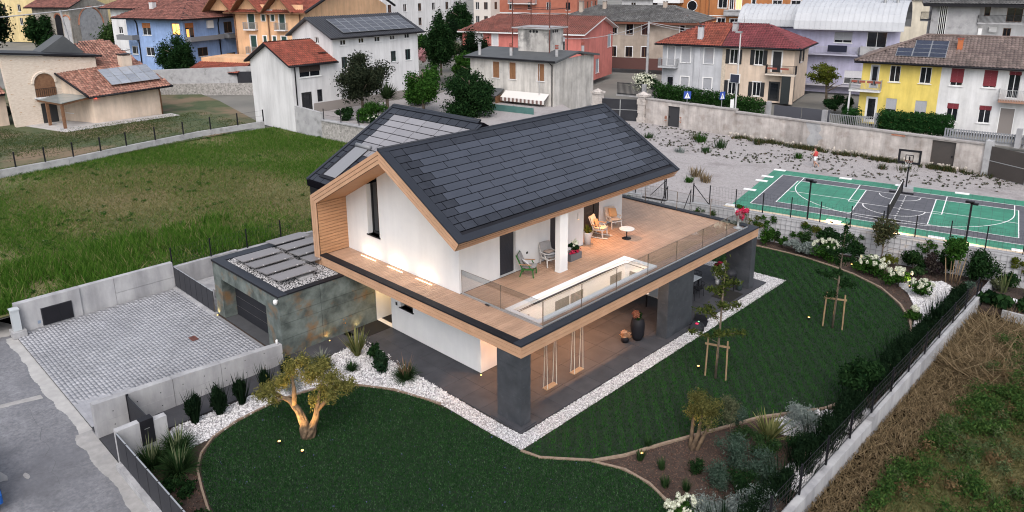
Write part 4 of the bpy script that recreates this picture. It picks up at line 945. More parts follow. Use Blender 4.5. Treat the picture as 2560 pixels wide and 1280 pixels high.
# rear retaining wall with wire trellis
RW = M('rear_wall_white', (.40, .40, .42), (.46, .46, .48), 1, .85, .1, 40)
w = thing('rear_garden_wall', 'pale retaining wall with wire trellis below the sports court', 'wall')
def gseg(m, t0, t1, o0, o1, z0, z1):
    m.hexa([(*gwall(t0, o0), z0), (*gwall(t1, o0), z0), (*gwall(t1, o1), z0), (*gwall(t0, o1), z0), (*gwall(t0, o0), z1), (*gwall(t1, o0), z1), (*gwall(t1, o1), z1), (*gwall(t0, o1), z1)])
for t0, t1 in ((-12, -6), (-5.995, .9), (.905, 2.7), (4.4, 9), (9.005, 14), (14.005, 19), (19.005, 24), (24.005, 34)):
    zt = 1.62 if t0 > 2.8 or t0 < .9 else 1.3
    part('wall_section', RW, w, lambda m: gseg(m, t0, t1, 0, .3, -.3, zt)); part('wall_coping', CONC, w, lambda m: gseg(m, t0, t1, -.02, .32, zt, zt + .05))
part('trellis', M('trellis_wire', (.14, .14, .145), None, rough=.5), w, lambda m: ([m.beam((*gwall(t_, -.05), .25), (*gwall(t_, -.05), 1.58), .012, .012) for t_ in np.arange(-6, 25, .3)], [m.beam((*gwall(-6, -.05), z), (*gwall(24, -.05), z), .012, .012) for z in np.arange(.3, 1.6, .3)]))
st = thing('garden_steps', 'concrete steps with black handrails up to the gravel yard', 'steps')
for k in range(5): part('step', CONC2, st, lambda m: gseg(m, 2.72, 4.38, -1.6 + k * .35, .3, .3 * k, .3 * (k + 1)))
for t_ in (2.75, 4.35):
    a, b = gwall(t_, -1.5), gwall(t_, .1)
    part('handrail', BLACKM, st, lambda m: m.tube([(*a, .2), (*a, 1.1), (*b, 2.5), (*b, 1.5)], .03, 6))
for i, t_ in enumerate((2.6, 4.5)):
    a, b = gwall(t_, .15), gwall(t_ + (-1.1 if i == 0 else 1.1), .15); part('brace', BLACKM, st, lambda m: m.beam((*a, 1.6), (*a, 2.95), .06, .06).beam((*a, 2.85), (*b, 1.65), .04, .04))
p0, p1 = gwall(5.6, .15), gwall(31, .15); post_fence('wire_fence', 'black mesh fence on the rear garden wall beside the court', (*p0, 0), (*p1, 0), 16, 1.66, 1.3, .2, .05)
p0, p1 = gwall(-10, .15), gwall(2.5, .15); post_fence('wire_fence', 'black mesh fence behind the terrace, left of the steps', (*p0, 0), (*p1, 0), 7, 1.66, 1.3, .2, .05)

# ================================================================== COURT
CT = Matrix.Translation((-3.995, 28.572, 1.5)) @ Matrix.Rotation(GW, 4, 'Z')
ct = bpy.data.objects.new('sports_court', None); link(ct); ct.matrix_world = CT; tag(ct, 'green and grey tiled sports court with white lines', 'court')
CG = M('court_green', (.03, .2, .125), (.036, .225, .14), .7, .6, .1, 30); CGY = M('court_grey', (.085, .085, .1), (.105, .105, .12), .8, .6, .1, 30); CW = M('court_white', (.75, .75, .75), None, rough=.7)
X0, X1, Y0, Y1 = -2.3, 17.0, -2.35, 8.7
box('court_base', CG, ct, X0, X1, Y0, Y1, .0, .02)
part('court_grey', CGY, ct, lambda m: m.quad((-1.35, -1.2, .024), (16.2, -1.2, .024), (16.2, 7.3, .024), (-1.35, 7.3, .024)))
part('court_zone', CG, ct, lambda m: m.quad((0, 0, .028), (4.57, 0, .028), (4.57, 6.1, .028), (0, 6.1, .028)).quad((8.84, 0, .028), (13.41, 0, .028), (13.41, 6.1, .028), (8.84, 6.1, .028)))
gap = M('court_joint', (.05, .06, .06), None, rough=.8)
part('tile_joint', gap, ct, lambda m: ([m.quad((x, Y0, .0295), (x + .012, Y0, .0295), (x + .012, Y1, .0295), (x, Y1, .0295)) for x in np.arange(X0 + .3, X1, .61)], [m.quad((X0, y, .0297), (X1, y, .0297), (X1, y + .012, .0297), (X0, y + .012, .0297)) for y in np.arange(Y0 + .3, Y1, .61)]))
def line(m, pts, w=.06, z=.033):
    for a, b in zip(pts, pts[1:]):
        dx, dy = b[0] - a[0], b[1] - a[1]; l = math.hypot(dx, dy); nx, ny = -dy / l * w / 2, dx / l * w / 2
        m.quad((a[0] - nx, a[1] - ny, z), (b[0] - nx, b[1] - ny, z), (b[0] + nx, b[1] + ny, z), (a[0] + nx, a[1] + ny, z))
def rect(m, x0, y0, x1, y1, z): line(m, [(x0, y0), (x1, y0), (x1, y1), (x0, y1), (x0, y0)], .06, z)
part('court_line', CW, ct, lambda m: (rect(m, -1.35, -1.2, 16.2, 7.3, .033), rect(m, 0, 0, 13.41, 6.1, .034), line(m, [(4.57, 0), (4.57, 6.1)], .06, .035), line(m, [(8.84, 0), (8.84, 6.1)], .06, .035), line(m, [(0, 3.05), (4.57, 3.05)], .06, .036), line(m, [(8.84, 3.05), (13.41, 3.05)], .06, .036),
     line(m, [(4.0, 2.6), (4.0, 7.2)], .06, .037), line(m, [(9.4, 2.6), (9.4, 7.2)], .06, .037), line(m, [(4.0, 2.6), (9.4, 2.6)], .06, .0375),
     line(m, [(6.7 + 1.8 * math.cos(t), 2.6 - 1.8 * math.sin(t)) for t in np.linspace(0, math.pi, 25)], .06, .038),
     line(m, [(6.7 + 1.25 * math.cos(t), 5.8 - 1.25 * math.sin(t)) for t in np.linspace(0, math.pi, 17)], .06, .038),
     line(m, [(.2, 7.2), (.2, 5.0)] + [(6.7 + 6.5 * math.cos(t), 5.0 - 5.6 * math.sin(t)) for t in np.linspace(math.pi, 0, 41)] + [(13.2, 7.2)], .06, .039)))
part('dashed_line', CW, ct, lambda m: [line(m, [(7.05, y), (7.05, y + .25)], .05, .0385) for y in np.arange(.2, 6, .5)])
for k, (x, y) in enumerate(((-1.9, 8.6), (-2.2, 6.2), (-2.25, 4.8), (-2.3, 2.0), (-2.2, -2.3), (4.0, -2.3), (6.5, 8.6), (9.5, -2.35), (10.2, 8.6), (13.5, -2.35), (14.6, 8.6), (2.8, 8.6))):
    box('edge_pad', CW, ct, x - .42, x + .42, y - .2, y + .2, .021, .05)
nt_ = bpy.data.objects.new('pickleball_net', None); link(nt_); nt_.matrix_world = CT @ Matrix.Translation((6.7, 0, .03)); tag(nt_, 'black portable net across the middle of the court', 'net')
part('net_base', BLACKM, nt_, lambda m: m.box(-.75, .75, -.45, -.32, 0, .08).box(-.75, .75, 6.45, 6.58, 0, .08))
part('net_post', BLACKM, nt_, lambda m: m.box(-.06, .06, -.45, -.32, .08, 1.0).box(-.06, .06, 6.45, 6.58, .08, 1.0))
part('net_mesh', M('net_black', (.02, .02, .02), None, rough=.8), nt_, lambda m: ([m.beam((0, -.32 + k * .12, .1), (0, -.32 + k * .12, .9), .012, .012) for k in range(57)], [m.beam((0, -.32, .1 + k * .1), (0, 6.45, .1 + k * .1), .012, .012) for k in range(9)]))
part('net_band', CW, nt_, lambda m: m.box(-.012, .012, -.32, 6.45, .9, .96))
hp = bpy.data.objects.new('basketball_hoop', None); link(hp); hp.location = (1.35, 36.9, 1.5); hp.rotation_euler = (0, 0, GW); tag(hp, 'portable basketball hoop with black framed backboard', 'basketball hoop')
part('hoop_base', M('hoop_grey', (.3, .3, .31), None, rough=.6), hp, lambda m: m.prism([(-.5, -.1), (.5, -.1), (.4, .9), (-.4, .9)], .03, .28))
part('hoop_pole', BLACKM, hp, lambda m: m.tube([(0, .3, .2), (0, .15, 2.2), (0, -.15, 2.5)], .05, 6))
def bbrd(m):
    for a in ((-.7, .7, 2.02, 2.16), (-.7, .7, 2.86, 3.0), (-.7, -.56, 2.16, 2.86), (.56, .7, 2.16, 2.86), (-.25, .25, 2.6, 2.65), (-.25, -.2, 2.25, 2.6), (.2, .25, 2.25, 2.6), (-.25, .25, 2.19, 2.25)): m.box(a[0], a[1], -.2, -.16, a[2], a[3])
bb = part('backboard_frame', BLACKM, hp, bbrd); part('backboard', GLASS, bb, lambda m: m.box(-.55, .55, -.185, -.175, 2.15, 2.9))
part('rim', M('rim_orange', (.25, .06, .02), None, rough=.5), hp, lambda m: m.tube([(.23 * math.cos(t), -.43 + .23 * math.sin(t), 2.24) for t in np.linspace(0, 6.28, 15)], .012, 4))
part('basket_net', CW, hp, lambda m: [m.beam((.22 * math.cos(t), -.43 + .22 * math.sin(t), 2.24), (.13 * math.cos(t + .5), -.43 + .13 * math.sin(t + .5), 1.9), .008, .008) for t in np.linspace(0, 6, 10)])
for k, (x, y, lab) in enumerate(((-.83, 26.1, 'black court lamp post left of the net'), (7.35, 27.6, 'black court lamp post right of the net'))):
    lp = thing('court_lamp', lab, 'lamp post', (x, y, 1.5)); part('lamp_pole', BLACKM, lp, lambda m: m.tube([(0, 0, 0), (0, 0, 2.55)], .05, 6)); part('lamp_head', BLACKM, lp, lambda m: m.box(-.3, .1, -.1, .1, 2.5, 2.62).box(-.05, .3, -.1, .1, 2.46, 2.56))
# warm light strip under the court fence
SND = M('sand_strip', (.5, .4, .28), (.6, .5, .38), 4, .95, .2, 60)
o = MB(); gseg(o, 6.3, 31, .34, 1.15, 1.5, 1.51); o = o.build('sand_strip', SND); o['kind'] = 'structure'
fl = thing('fence_floodlight', 'low warm floodlights hidden along the court side of the fence', 'floodlight')
for t_ in (13, 16.5, 20.0, 23.5):
    a = gwall(t_, .42); part('light_body', BLACKM, fl, lambda m: m.box(a[0] - .08, a[0] + .08, a[1] - .05, a[1] + .05, 1.66, 1.76)); lamp('floodlight_lamp', 'SPOT', fl, (a[0], a[1], 1.9), 80, (1, .7, .38), .08, (-gy * .55, gx * .55, -1), 140, .9)

# ================================================================== OLD YARD WALL
OLDW = M('old_plaster', (.44, .40, .375), (.56, .515, .49), 1.6, .95, .35, 12, c3=(.36, .31, .28), s3=.9, t3=(.52, .68), detail=10)
w = thing('old_wall', 'weathered whitewashed old wall behind the gravel yard', 'wall')
m = MB(); PO = lambda s, z, d: (s, 45.75 + d, z)
rgw = np.random.default_rng(8)
cells(m, PO, -26.2, -16.3, 1.3, 3.92, [(-23.6, -22.25, 1.3, 3.55)], .3); m.box(-26.2, -16.3, 45.76, 46.15, 3.7, 3.92)
m.box(-26.2, -23.62, 46.0, 46.15, 1.3, 3.7).box(-22.2, -16.3, 46.0, 46.15, 1.3, 3.7); m.build('wall_section', OLDW, w)
m = MB(); cells(m, PO, -16.29, 3.9, 1.3, 3.72, [(.3, 1.95, 1.3, 3.6)], .3); m.box(-16.29, 3.9, 45.98, 46.15, 1.3, 3.72); m.quad((-16.29, 45.75, 3.72), (3.9, 45.75, 3.72), (3.9, 46.15, 3.72), (-16.29, 46.15, 3.72)); m.build('wall_section', OLDW, w)
CAPM = M('wall_cap', (.26, .24, .23), (.36, .34, .33), 2, .95, .3, 20)
for x0_, x1_, z in ((-26.25, -16.25, 3.92), (-16.3, 3.9, 3.72)):
    x = x0_
    while x < x1_ - .1:
        l = min(random.uniform(.7, 1.2), x1_ - x); ubox('coping_stone', CAPM, w, x, x + l - .02, 45.66 + random.uniform(-.02, .02), 46.2, z + .003, z + .11 + random.uniform(0, .03)); x += l
part('cement_patch', CONC2, w, lambda m: m.quad(*[(x, 45.742, z) for x, z in ((-9.7, 3.7), (-8.5, 3.7), (-8.3, 3.2), (-8.5, 2.9), (-8.1, 2.5), (-8.5, 2.2), (-8.4, 1.6), (-9.3, 1.5), (-9.5, 2.2), (-9.2, 2.8), (-9.5, 3.2))]))
RUB = M('rubble_stone', (.40, .36, .32), (.5, .45, .4), 3, .95, .3, 20, rnd=.2)
rs = MB().lathe([(.9, -.6), (1, -.1), (.8, .4), (.4, .6)], n=6).mesh('stone', RUB)
for k in range(110):                                    # stones showing at the broken foot of the wall
    x = random.uniform(-17, 3); mobj('stone', rs, w, (x, 45.72, 1.5 + random.uniform(0, .3)), (1.57, random.random() * 6, random.random()), (random.uniform(.1, .2), random.uniform(.07, .12), .06))
BRK = M('old_brick', (.32, .12, .07), (.4, .2, .13), 5, .95, rnd=.2)
for k in range(26):
    d = random.choice((-23.75, -22.1)); ubox('brick', BRK, w, d - .1 + random.uniform(-.08, .08), d + .1, 45.735, 45.8, 2.0 + k % 7 * .09, 2.07 + k % 7 * .09)
for x in np.arange(-2.7, -1.7, .26): ubox('brick', BRK, w, x, x + .24, 45.7, 45.98, 3.55, 3.66)
for (x0_, x1_, zt, lab) in ((-23.58, -22.27, 3.52, 'narrow dark steel door in the left part of the old wall'), (.32, 1.93, 3.58, 'wide brown steel door in the right part of the old wall')):
    d = thing('wall_door', lab, 'door', (x0_, 45.9, 1.42)); part('door_leaf', M('door_' + str(int(x0_)), (.045, .04, .038) if x0_ > 0 else (.03, .03, .034), (.06, .05, .045) if x0_ > 0 else None, 1, .6), d, lambda m: m.box(0, x1_ - x0_, 0, .05, 0, zt - 1.42)); part('door_handle', BLACKM, d, lambda m: m.box(.08, .16, -.07, 0, .95, 1.12) if x0_ < 0 else m.box(1.4, 1.48, -.07, 0, .95, 1.12))
def stone_pier(x, y, s, z1, label):
    t = thing('gate_pier', label, 'gate pier', (x, y, 1.5)); z = 0; k = 0
    while z < z1 - 1.5 - .4:
        h = random.uniform(.2, .34); e = random.uniform(-.05, .06); mm = MB().box(-s - e, s + e, -s - e, s + e, z, z + h - .015); mm.build('stone_block', M('pier_stone', (.40, .36, .33), (.52, .48, .45), 2, .95, .5, 15, c3=(.2, .18, .17), s3=2.2) if 'pier_stone' not in MATS else MATS['pier_stone'], t); z += h
    part('pier_cap', MATS['pier_stone'], t, lambda m: m.box(-s - .12, s + .12, -s - .12, s + .12, z, z + .22).lathe([((s + .1) * 1.3, z + .22), (.05, z + .5)], n=4))
stone_pier(-26.65, 45.95, .42, 4.5, 'rough stone gate pier with capstone at the left end of the old wall')
stone_pier(-30.9, 43.9, .42, 4.6, 'rough stone gate pier beside the shabby white house')
def plate_gate(label, x0, y0, x1, y1, zt, mat):
    t = thing('yard_gate', label, 'gate', (x0, y0, 1.55), math.atan2(y1 - y0, x1 - x0)); L = math.hypot(x1 - x0, y1 - y0)
    for a, b in ((0, L / 2 - .02), (L / 2 + .02, L)):
        g_ = part('gate_leaf', mat, t, lambda m: m.box(a, b, -.03, .03, 0, zt - 1.55)); box('cross_bar', STEEL, g_, a, b, -.06, -.031, (zt - 1.55) * .5, (zt - 1.55) * .5 + .05)
    box('centre_bolt', STEEL, t, L / 2 - .04, L / 2 + .04, -.07, -.035, .0, zt - 1.6)
plate_gate('dark sheet steel double gate between two stone piers', -30.5, 44.1, -27.1, 45.8, 3.75, CHAR)
plate_gate('brown sheet steel double gate at the right end of the old wall', 4.35, 45.5, 9.5, 43.0, 3.75, M('gate_brown', (.05, .042, .038), (.06, .05, .045), 1, .6))
o = box('wall_end_pier', CONC2, None, 3.9, 4.35, 45.5, 46.2, 1.3, 4.1); tag(o, 'square concrete pier closing the old wall by the brown gate', 'pier')
# weeds standing in the yard
for k, (x, y, r, h, mt, lab) in enumerate(((-17.3, 41.5, .55, 1.1, L_MID, 'dense green weed clump nearest the narrow steel door'), (-14.8, 40.5, .45, 1.0, L_GRASS, 'upright grey green weed in the middle of the gravel yard'), (-18.2, 42.3, .5, .7, L_WEED, 'reddish weed patch beside the dense green clump'), (-16.5, 36.8, .5, .5, L_SILVER, 'low grey weed tuft on open gravel'),
        (-14.9, 38.3, .5, .5, L_GRASS, 'spreading low green weed on open gravel'), (-11.3, 30.8, .5, .9, L_DRY, 'dry ochre weed near the roof corner'), (-10.0, 29.8, .4, .8, L_DRY, 'smaller dry ochre weed near the fence'), (-10.8, 29.0, .35, .5, L_MID, 'small green weed beside the dry ochre ones'), (-8.2, 41.4, .3, .6, L_MID, 'small green weed right of the running child'), (-21.7, 39.8, .6, .6, L_GRASS, 'green weed half hidden behind the roof verge'), (-13.0, 44.0, .4, .7, L_WEED, 'brown green weed at the foot of the wall'), (-2, 42.4, .4, .5, L_WEED, 'straggly weed left of the hoop'), (-.6, 43.2, .9, .4, L_WEED, 'low weed mat below the brown wall door'))):
    o = mobj('yard_weed', strap_mesh('yard_weed', 90, h, .05, .55, .3, mt, r), None, (x, y, 1.5)); tag(o, lab, 'weed')
# running child
SKIN = M('skin', (.42, .24, .17), (.46, .27, .2), 8, .6)
def person(label, loc, rz, shirt, shorts):
    t = thing('person', label, 'person', loc, rz)
    V = [(0, 0, .82), (0, .03, 1.02), (0, .07, 1.2), (0, .09, 1.3), (0, .11, 1.4), (0, .12, 1.5), (0, .1, 1.58),
         (.09, .02, .78), (.1, .22, .46), (.1, .08, .09), (.1, .2, .04), (-.09, 0, .78), (-.1, -.06, .42), (-.1, -.38, .26), (-.1, -.42, .14),
         (.17, .06, 1.22), (.26, -.1, 1.02), (.22, .1, .9), (.21, .17, .88), (-.17, .06, 1.22), (-.26, .1, 1.0), (-.2, .3, 1.08), (-.19, .36, 1.12)]
    E_ = [(0, 1), (1, 2), (2, 3), (3, 4), (4, 5), (5, 6), (0, 7), (7, 8), (8, 9), (9, 10), (0, 11), (11, 12), (12, 13), (13, 14), (2, 15), (15, 16), (16, 17), (17, 18), (2, 19), (19, 20), (20, 21), (21, 22)]
    R_ = [.12, .12, .13, .055, .085, .105, .07, .095, .062, .042, .04, .095, .062, .042, .04, .055, .042, .032, .035, .055, .042, .032, .035]
    me = bpy.data.meshes.new('body'); me.from_pydata(V, E_, []); me.materials.append(SKIN)
    o = mobj('body', me, t); md = o.modifiers.new('skin', 'SKIN')
    for i, r in enumerate(R_): me.skin_vertices[0].data[i].radius = (r, r * .85)
    me.skin_vertices[0].data[0].use_root = True
    o.modifiers.new('sub', 'SUBSURF').render_levels = 1
    part('shirt', shirt, t, lambda m: m.lathe([(.145, .86), (.15, 1.0), (.165, 1.15), (.15, 1.24), (.075, 1.29)], (0, .05, 0), 12), True)
    part('shorts', shorts, t, lambda m: m.lathe([(.15, .88), (.16, .8), (.15, .74)], (0, .015, 0), 12).tube([(.09, .02, .8), (.11, .16, .54)], [.105, .1], 8).tube([(-.09, 0, .8), (-.1, -.04, .52)], [.105, .1], 8), True)
    part('hair', M('hair', (.05, .03, .02), None, rough=.8), t, lambda m: m.lathe([(.108, 1.5), (.115, 1.56), (.09, 1.63), (.02, 1.66)], (0, .1, 0), 10), True)
person('child in red top and white shorts running across the gravel yard', (-6.0, 39.4, 1.5), math.radians(75), M('red_cloth', (.45, .05, .05), None, rough=.8), M('white_cloth', (.62, .62, .64), None, rough=.8))

# ================================================================== TERRACE FURNITURE
PAINT = M('white_lacquer', (.62, .6, .58), None, rough=.5); CUSH = M('cushion_grey', (.26, .25, .25), (.3, .29, .29), 9, .9); GRN = M('green_lacquer', (.02, .12, .02), None, rough=.4); ARM = M('arm_wood', (.35, .2, .11), (.42, .26, .15), 6, .6); CREAM = M('cushion_cream', (.6, .5, .42), None, rough=.9); ORP = M('cushion_orange', (.6, .33, .16), None, rough=.9); WP_ = M('cushion_white', (.6, .6, .62), None, rough=.9)
def cushion(m, c, w, h, t, ax, n=6):
    ax = [Vector(a).normalized() for a in ax]; b = len(m.v)
    for i in range(n + 1):
        for s in (1, -1):
            for j in range(n + 1):
                u_, v_ = i / n * 2 - 1, j / n * 2 - 1; k = (1 - u_ ** 4) * (1 - v_ ** 4)
                m.v.append(tuple(Vector(c) + ax[0] * u_ * w / 2 * (1 - .08 * v_ * v_) + ax[1] * v_ * h / 2 * (1 - .08 * u_ * u_) + ax[2] * s * t / 2 * (.12 + .88 * k)))
    for i in range(n):
        for s in range(2):
            for j in range(n):
                q = lambda a, c_: b + a * 2 * (n + 1) + s * (n + 1) + c_
                m.f.append((q(i, j), q(i + 1, j), q(i + 1, j + 1), q(i, j + 1)))
def armchair(label, loc, rz, frame, cush, arms, rocker=False, pillows=()):
    t = thing('armchair', label, 'armchair', loc, rz); zb = .06 if rocker else 0
    for sx in (-.3, .3):
        part('leg', frame, t, lambda m: m.beam((sx, .28, zb), (sx, .24, .4 + zb), .04, .05)); part('leg', frame, t, lambda m: m.beam((sx, -.34, zb), (sx, -.2, .42 + zb), .04, .05).beam((sx, -.2, .34 + zb), (sx, -.5, 1.0 + zb), .035, .05))
        part('armrest', arms, t, lambda m: m.beam((sx * 1.12, -.34, .6 + zb), (sx * 1.12, .2, .62 + zb), .06, .03)); part('arm_strut', frame, t, lambda m: m.beam((sx * 1.05, .2, .36 + zb), (sx * 1.1, .06, .6 + zb), .035, .035))
        part('side_rail', frame, t, lambda m: m.beam((sx, -.26, .36 + zb), (sx, .3, .4 + zb), .04, .06))
        if rocker: part('rocker', frame, t, lambda m: m.tube([(sx, y, .03 + .12 * (y * y)) for y in np.linspace(-.62, .55, 9)], .025, 6))
    part('crossbar', frame, t, lambda m: m.beam((-.3, .26, .36 + zb), (.3, .26, .36 + zb), .04, .05).beam((-.3, -.48, .97 + zb), (.3, -.48, .97 + zb), .03, .04))
    part('seat_cushion', cush, t, lambda m: cushion(m, (0, .03, .45 + zb), .6, .66, .1, ((1, 0, 0), (0, 1, .08), (0, 0, 1))), True)
    part('back_cushion', cush, t, lambda m: cushion(m, (0, -.33, .74 + zb), .6, .6, .09, ((1, 0, 0), (0, -.42, 1), (0, 1, .42))), True)
    for mt, c, ax, w_ in pillows: part('pillow', mt, t, lambda m: cushion(m, c, w_, w_ * .95, .13, ax), True)
    return t
bk_ax = ((1, 0, .15), (0, -.42, 1), (0, 1, .42))
armchair('green framed low armchair with grey cushions under the eave', (-4.35, 5.05, DK), math.radians(-60), GRN, CUSH, ARM, False, [(WP_, (.05, -.12, .62), ((1, .2, .3), (0, -.8, .6), (0, .6, .8)), .46)])
armchair('white framed low armchair with stacked cushions beside the terrace column', (-4.5, 6.6, DK), math.radians(-105), PAINT, CUSH, PAINT, False, [(WP_, (0, 0, .55), ((1, 0, 0), (0, 1, .1), (0, 0, 1)), .5), (M('cushion_taupe', (.36, .29, .25), None, rough=.9), (.02, -.02, .66), ((1, .2, 0), (0, 1, .1), (0, 0, 1)), .48)])
armchair('white rocking chair with orange cushion beside the sliding door', (-5.2, 11.2, DK), math.radians(-75), PAINT, CREAM, ARM, True, [(ORP, (0, -.18, .72), bk_ax, .42)])
armchair('white low armchair with orange pillow behind the rocking chair', (-5.6, 12.9, DK), math.radians(-110), PAINT, CREAM, PAINT, False, [(ORP, (-.05, -.2, .74), bk_ax, .5)])
t = thing('side_table', 'round glass topped side table on a black pedestal', 'table', (-4.05, 11.9, DK))
part('table_top', M('table_glass', (.5, .56, .6), None, rough=.1), t, lambda m: m.lathe([(.38, .5), (.39, .515), (.38, .53)], n=24)); part('pedestal', BLACKM, t, lambda m: m.lathe([(.24, 0), (.24, .02), (.05, .05), (.03, .1), (.03, .5)], n=14), True)
def potted(name, label, loc, pot, mats, cat='potted plant'):
    t = thing(name, label, cat, loc); pot(t)
    for nm, me, off in mats: mobj(nm, me, t, off)
    return t
POTW = M('pot_white', (.66, .66, .67), None, rough=.5)
potted('flower_pot', 'white pedestal pot with trailing pink flowers at the far terrace corner', (-.78, 17.15, DK), lambda t: part('pot', POTW, t, lambda m: m.lathe([(.24, 0), (.23, .04), (.06, .1), (.05, .5), (.14, .56), (.25, 1.05), (.23, 1.06), (.2, 1.0)], n=14), True),
    [('foliage', leaf_mesh('f', crown_blobs((0, 0, 1.15), (.25, .25, .2), 6), 500, .05, L_MID), (0, 0, 0)), ('flowers', leaf_mesh('f', [(.2, -.1, 1.0, .2, .2, .16), (.25, -.15, .75, .12, .12, .2), (.05, -.25, .9, .1, .1, .15), (.42, .0, 1.05, .12, .12, .14)], 700, .045, F_RED, .8), (0, 0, 0))])
potted('flower_pot', 'white pot with yellow green plant beside the sliding door', (-5.0, 9.95, DK), lambda t: part('pot', POTW, t, lambda m: m.lathe([(.16, 0), (.2, .55), (.22, .6), (.18, .6), (.16, .5)], n=12), True), [('foliage', strap_mesh('f', 50, .55, .05, .8, .7, L_YEL, .1), (0, 0, .55))])
potted('planter_box', 'grey rectangular planter with white flowers behind the column', (-4.2, 7.9, DK), lambda t: part('pot', M('planter_grey', (.12, .12, .13), None, rough=.7), t, lambda m: m.box(-.2, .2, -.4, .4, 0, .32)), [('foliage', leaf_mesh('f', crown_blobs((0, 0, .55), (.25, .4, .25), 6), 500, .06, L_DARK), (0, 0, 0)), ('flowers', leaf_mesh('f', [(0, .1, .75, .15, .25, .15)], 90, .05, F_WHITE, .9), (0, 0, 0)), ('flowers', leaf_mesh('f', [(0.1, 0, .4, .12, .4, .1)], 120, .04, F_RED, .9), (0, 0, 0))])
potted('flower_pot', 'red clay pot with bushy plant beside the front door', (-11.55, -.15, .03), lambda t: part('pot', M('clay_red', (.3, .06, .04), None, rough=.7), t, lambda m: m.lathe([(.16, 0), (.22, .3), (.24, .32), (.2, .32), (.18, .25)], n=12), True), [('foliage', leaf_mesh('f', crown_blobs((0, 0, .7), (.4, .4, .4), 7), 900, .06, L_DARK), (0, 0, 0)), ('flowers', leaf_mesh('f', [(.2, 0, .55, .25, .25, .25)], 60, .035, F_ORANGE, .9), (0, 0, 0))])
potted('flower_pot', 'tall black urn with flowers at the middle porch pillar', (-1.0, 8.7, .03), lambda t: part('pot', BLACKM, t, lambda m: m.lathe([(.2, 0), (.3, .2), (.33, .7), (.28, 1.0), (.22, 1.05)], n=14), True), [('flowers', leaf_mesh('f', crown_blobs((0, 0, 1.2), (.32, .32, .2), 5), 500, .05, leafmat('urn_flower', (.2, .05, .05), (.5, .25, .15))), (0, 0, 0)), ('foliage', leaf_mesh('f', crown_blobs((0, 0, 1.1), (.3, .3, .2), 5), 400, .05, L_DARK), (0, 0, 0))])
potted('flower_pot', 'low pot of pale flowers on the porch floor beside the urn', (-1.25, 8.1, .03), lambda t: part('pot', BLACKM, t, lambda m: m.lathe([(.16, 0), (.2, .25), (.17, .26)], n=12), True), [('flowers', leaf_mesh('f', crown_blobs((0, 0, .4), (.3, .3, .18), 5), 450, .06, leafmat('pale_flower', (.4, .22, .12), (.6, .42, .3))), (0, 0, 0))])
# swings
for k, (x, y, lab) in enumerate(((-.72, 2.4, 'wooden board swing on white ropes nearest the corner pillar'), (-.72, 4.05, 'wooden board swing on white ropes farther from the corner pillar'))):
    t = thing('swing', lab, 'swing', (x, y, .42)); part('swing_seat', ARM, t, lambda m: m.box(-.12, .12, -.32, .32, 0, .035))
    for dy in (-.27, .27):
        for dx in (-.1, .1): part('rope', M('rope_white', (.6, .57, .52), None, rough=.9) if 'rope_white' not in MATS else MATS['rope_white'], t, lambda m: m.beam((dx, dy, .03), (dx * .3, dy, 2.43), .018, .018))
t = thing('trapeze_swing', 'dark trapeze bar hanging under the porch ceiling', 'swing', (-1.6, 4.6, 1.9)); part('bar', BLACKM, t, lambda m: m.tube([(0, -.2, 0), (0, .2, 0)], .02, 6)); part('rope', BLACKM, t, lambda m: m.beam((0, -.18, 0), (0, -.1, .94), .015, .015).beam((0, .18, 0), (0, .1, .94), .015, .015))
# dining area
t = thing('dining_table', 'long white outdoor dining table under the porch', 'table', (-2.25, 13.6, .03)); part('table_top', M('table_white', (.5, .53, .56), None, rough=.4), t, lambda m: m.box(-.5, .5, -1.9, 1.9, .72, .76))
for x in (-.42, .42):
    for y in (-1.75, 1.75): part('leg', BLACKM, t, lambda m: m.beam((x, y, 0), (x, y, .72), .06, .06))
def dchair(label, loc, rz):
    t = thing('dining_chair', label, 'chair', loc, rz, 'black wire chairs around the porch table'); part('seat', BLACKM, t, lambda m: m.box(-.22, .22, -.22, .22, .43, .46))
    for x in (-.19, .19):
        for y in (-.19, .19): part('leg', BLACKM, t, lambda m: m.beam((x * 1.15, y * 1.15, 0), (x, y, .44), .022, .022))
    part('backrest', BLACKM, t, lambda m: (m.tube([(.27 * math.cos(a), -.05 + .3 * math.sin(a), .76) for a in np.linspace(math.pi * .98, math.pi * 2.02, 13)], .014, 5), m.tube([(.25 * math.cos(a), -.03 + .27 * math.sin(a), .6) for a in np.linspace(math.pi, math.pi * 2, 11)], .01, 5), [m.beam((.22 * math.cos(a), -.0 + .22 * math.sin(a), .45), (.27 * math.cos(a), -.05 + .3 * math.sin(a), .76), .012, .012) for a in np.linspace(math.pi, math.pi * 2, 11)]))
    return t
for k, lab in enumerate(('nearest the middle pillar', 'second from the middle pillar', 'third from the middle pillar', 'last before the far pillar')): dchair('black wire dining chair on the garden side of the table, ' + lab, (-1.5, 12.2 + k * .85, .03), math.radians(90))
dchair('black wire dining chair at the far head of the table', (-2.25, 15.8, .03), math.radians(180))
t = thing('barbecue', 'black covered barbecue standing by the far pillar', 'barbecue', (-.75, 16.6, .03)); part('fire_bowl', BLACKM, t, lambda m: m.lathe([(.1, .5), (.3, .62), (.34, .8), (.34, .84)], n=14), True); part('lid', CHAR, t, lambda m: m.lathe([(.35, .0), (.3, .2), (.15, .3), (.02, .32)], (0, 0, .85), 14), True); part('stand', BLACKM, t, lambda m: [m.beam((.3 * math.cos(a), .3 * math.sin(a), 0), (.2 * math.cos(a), .2 * math.sin(a), .6), .03, .03) for a in (0, 2.1, 4.2)]); part('side_shelf', ARM, t, lambda m: m.box(-.75, -.35, -.2, .2, .78, .81))
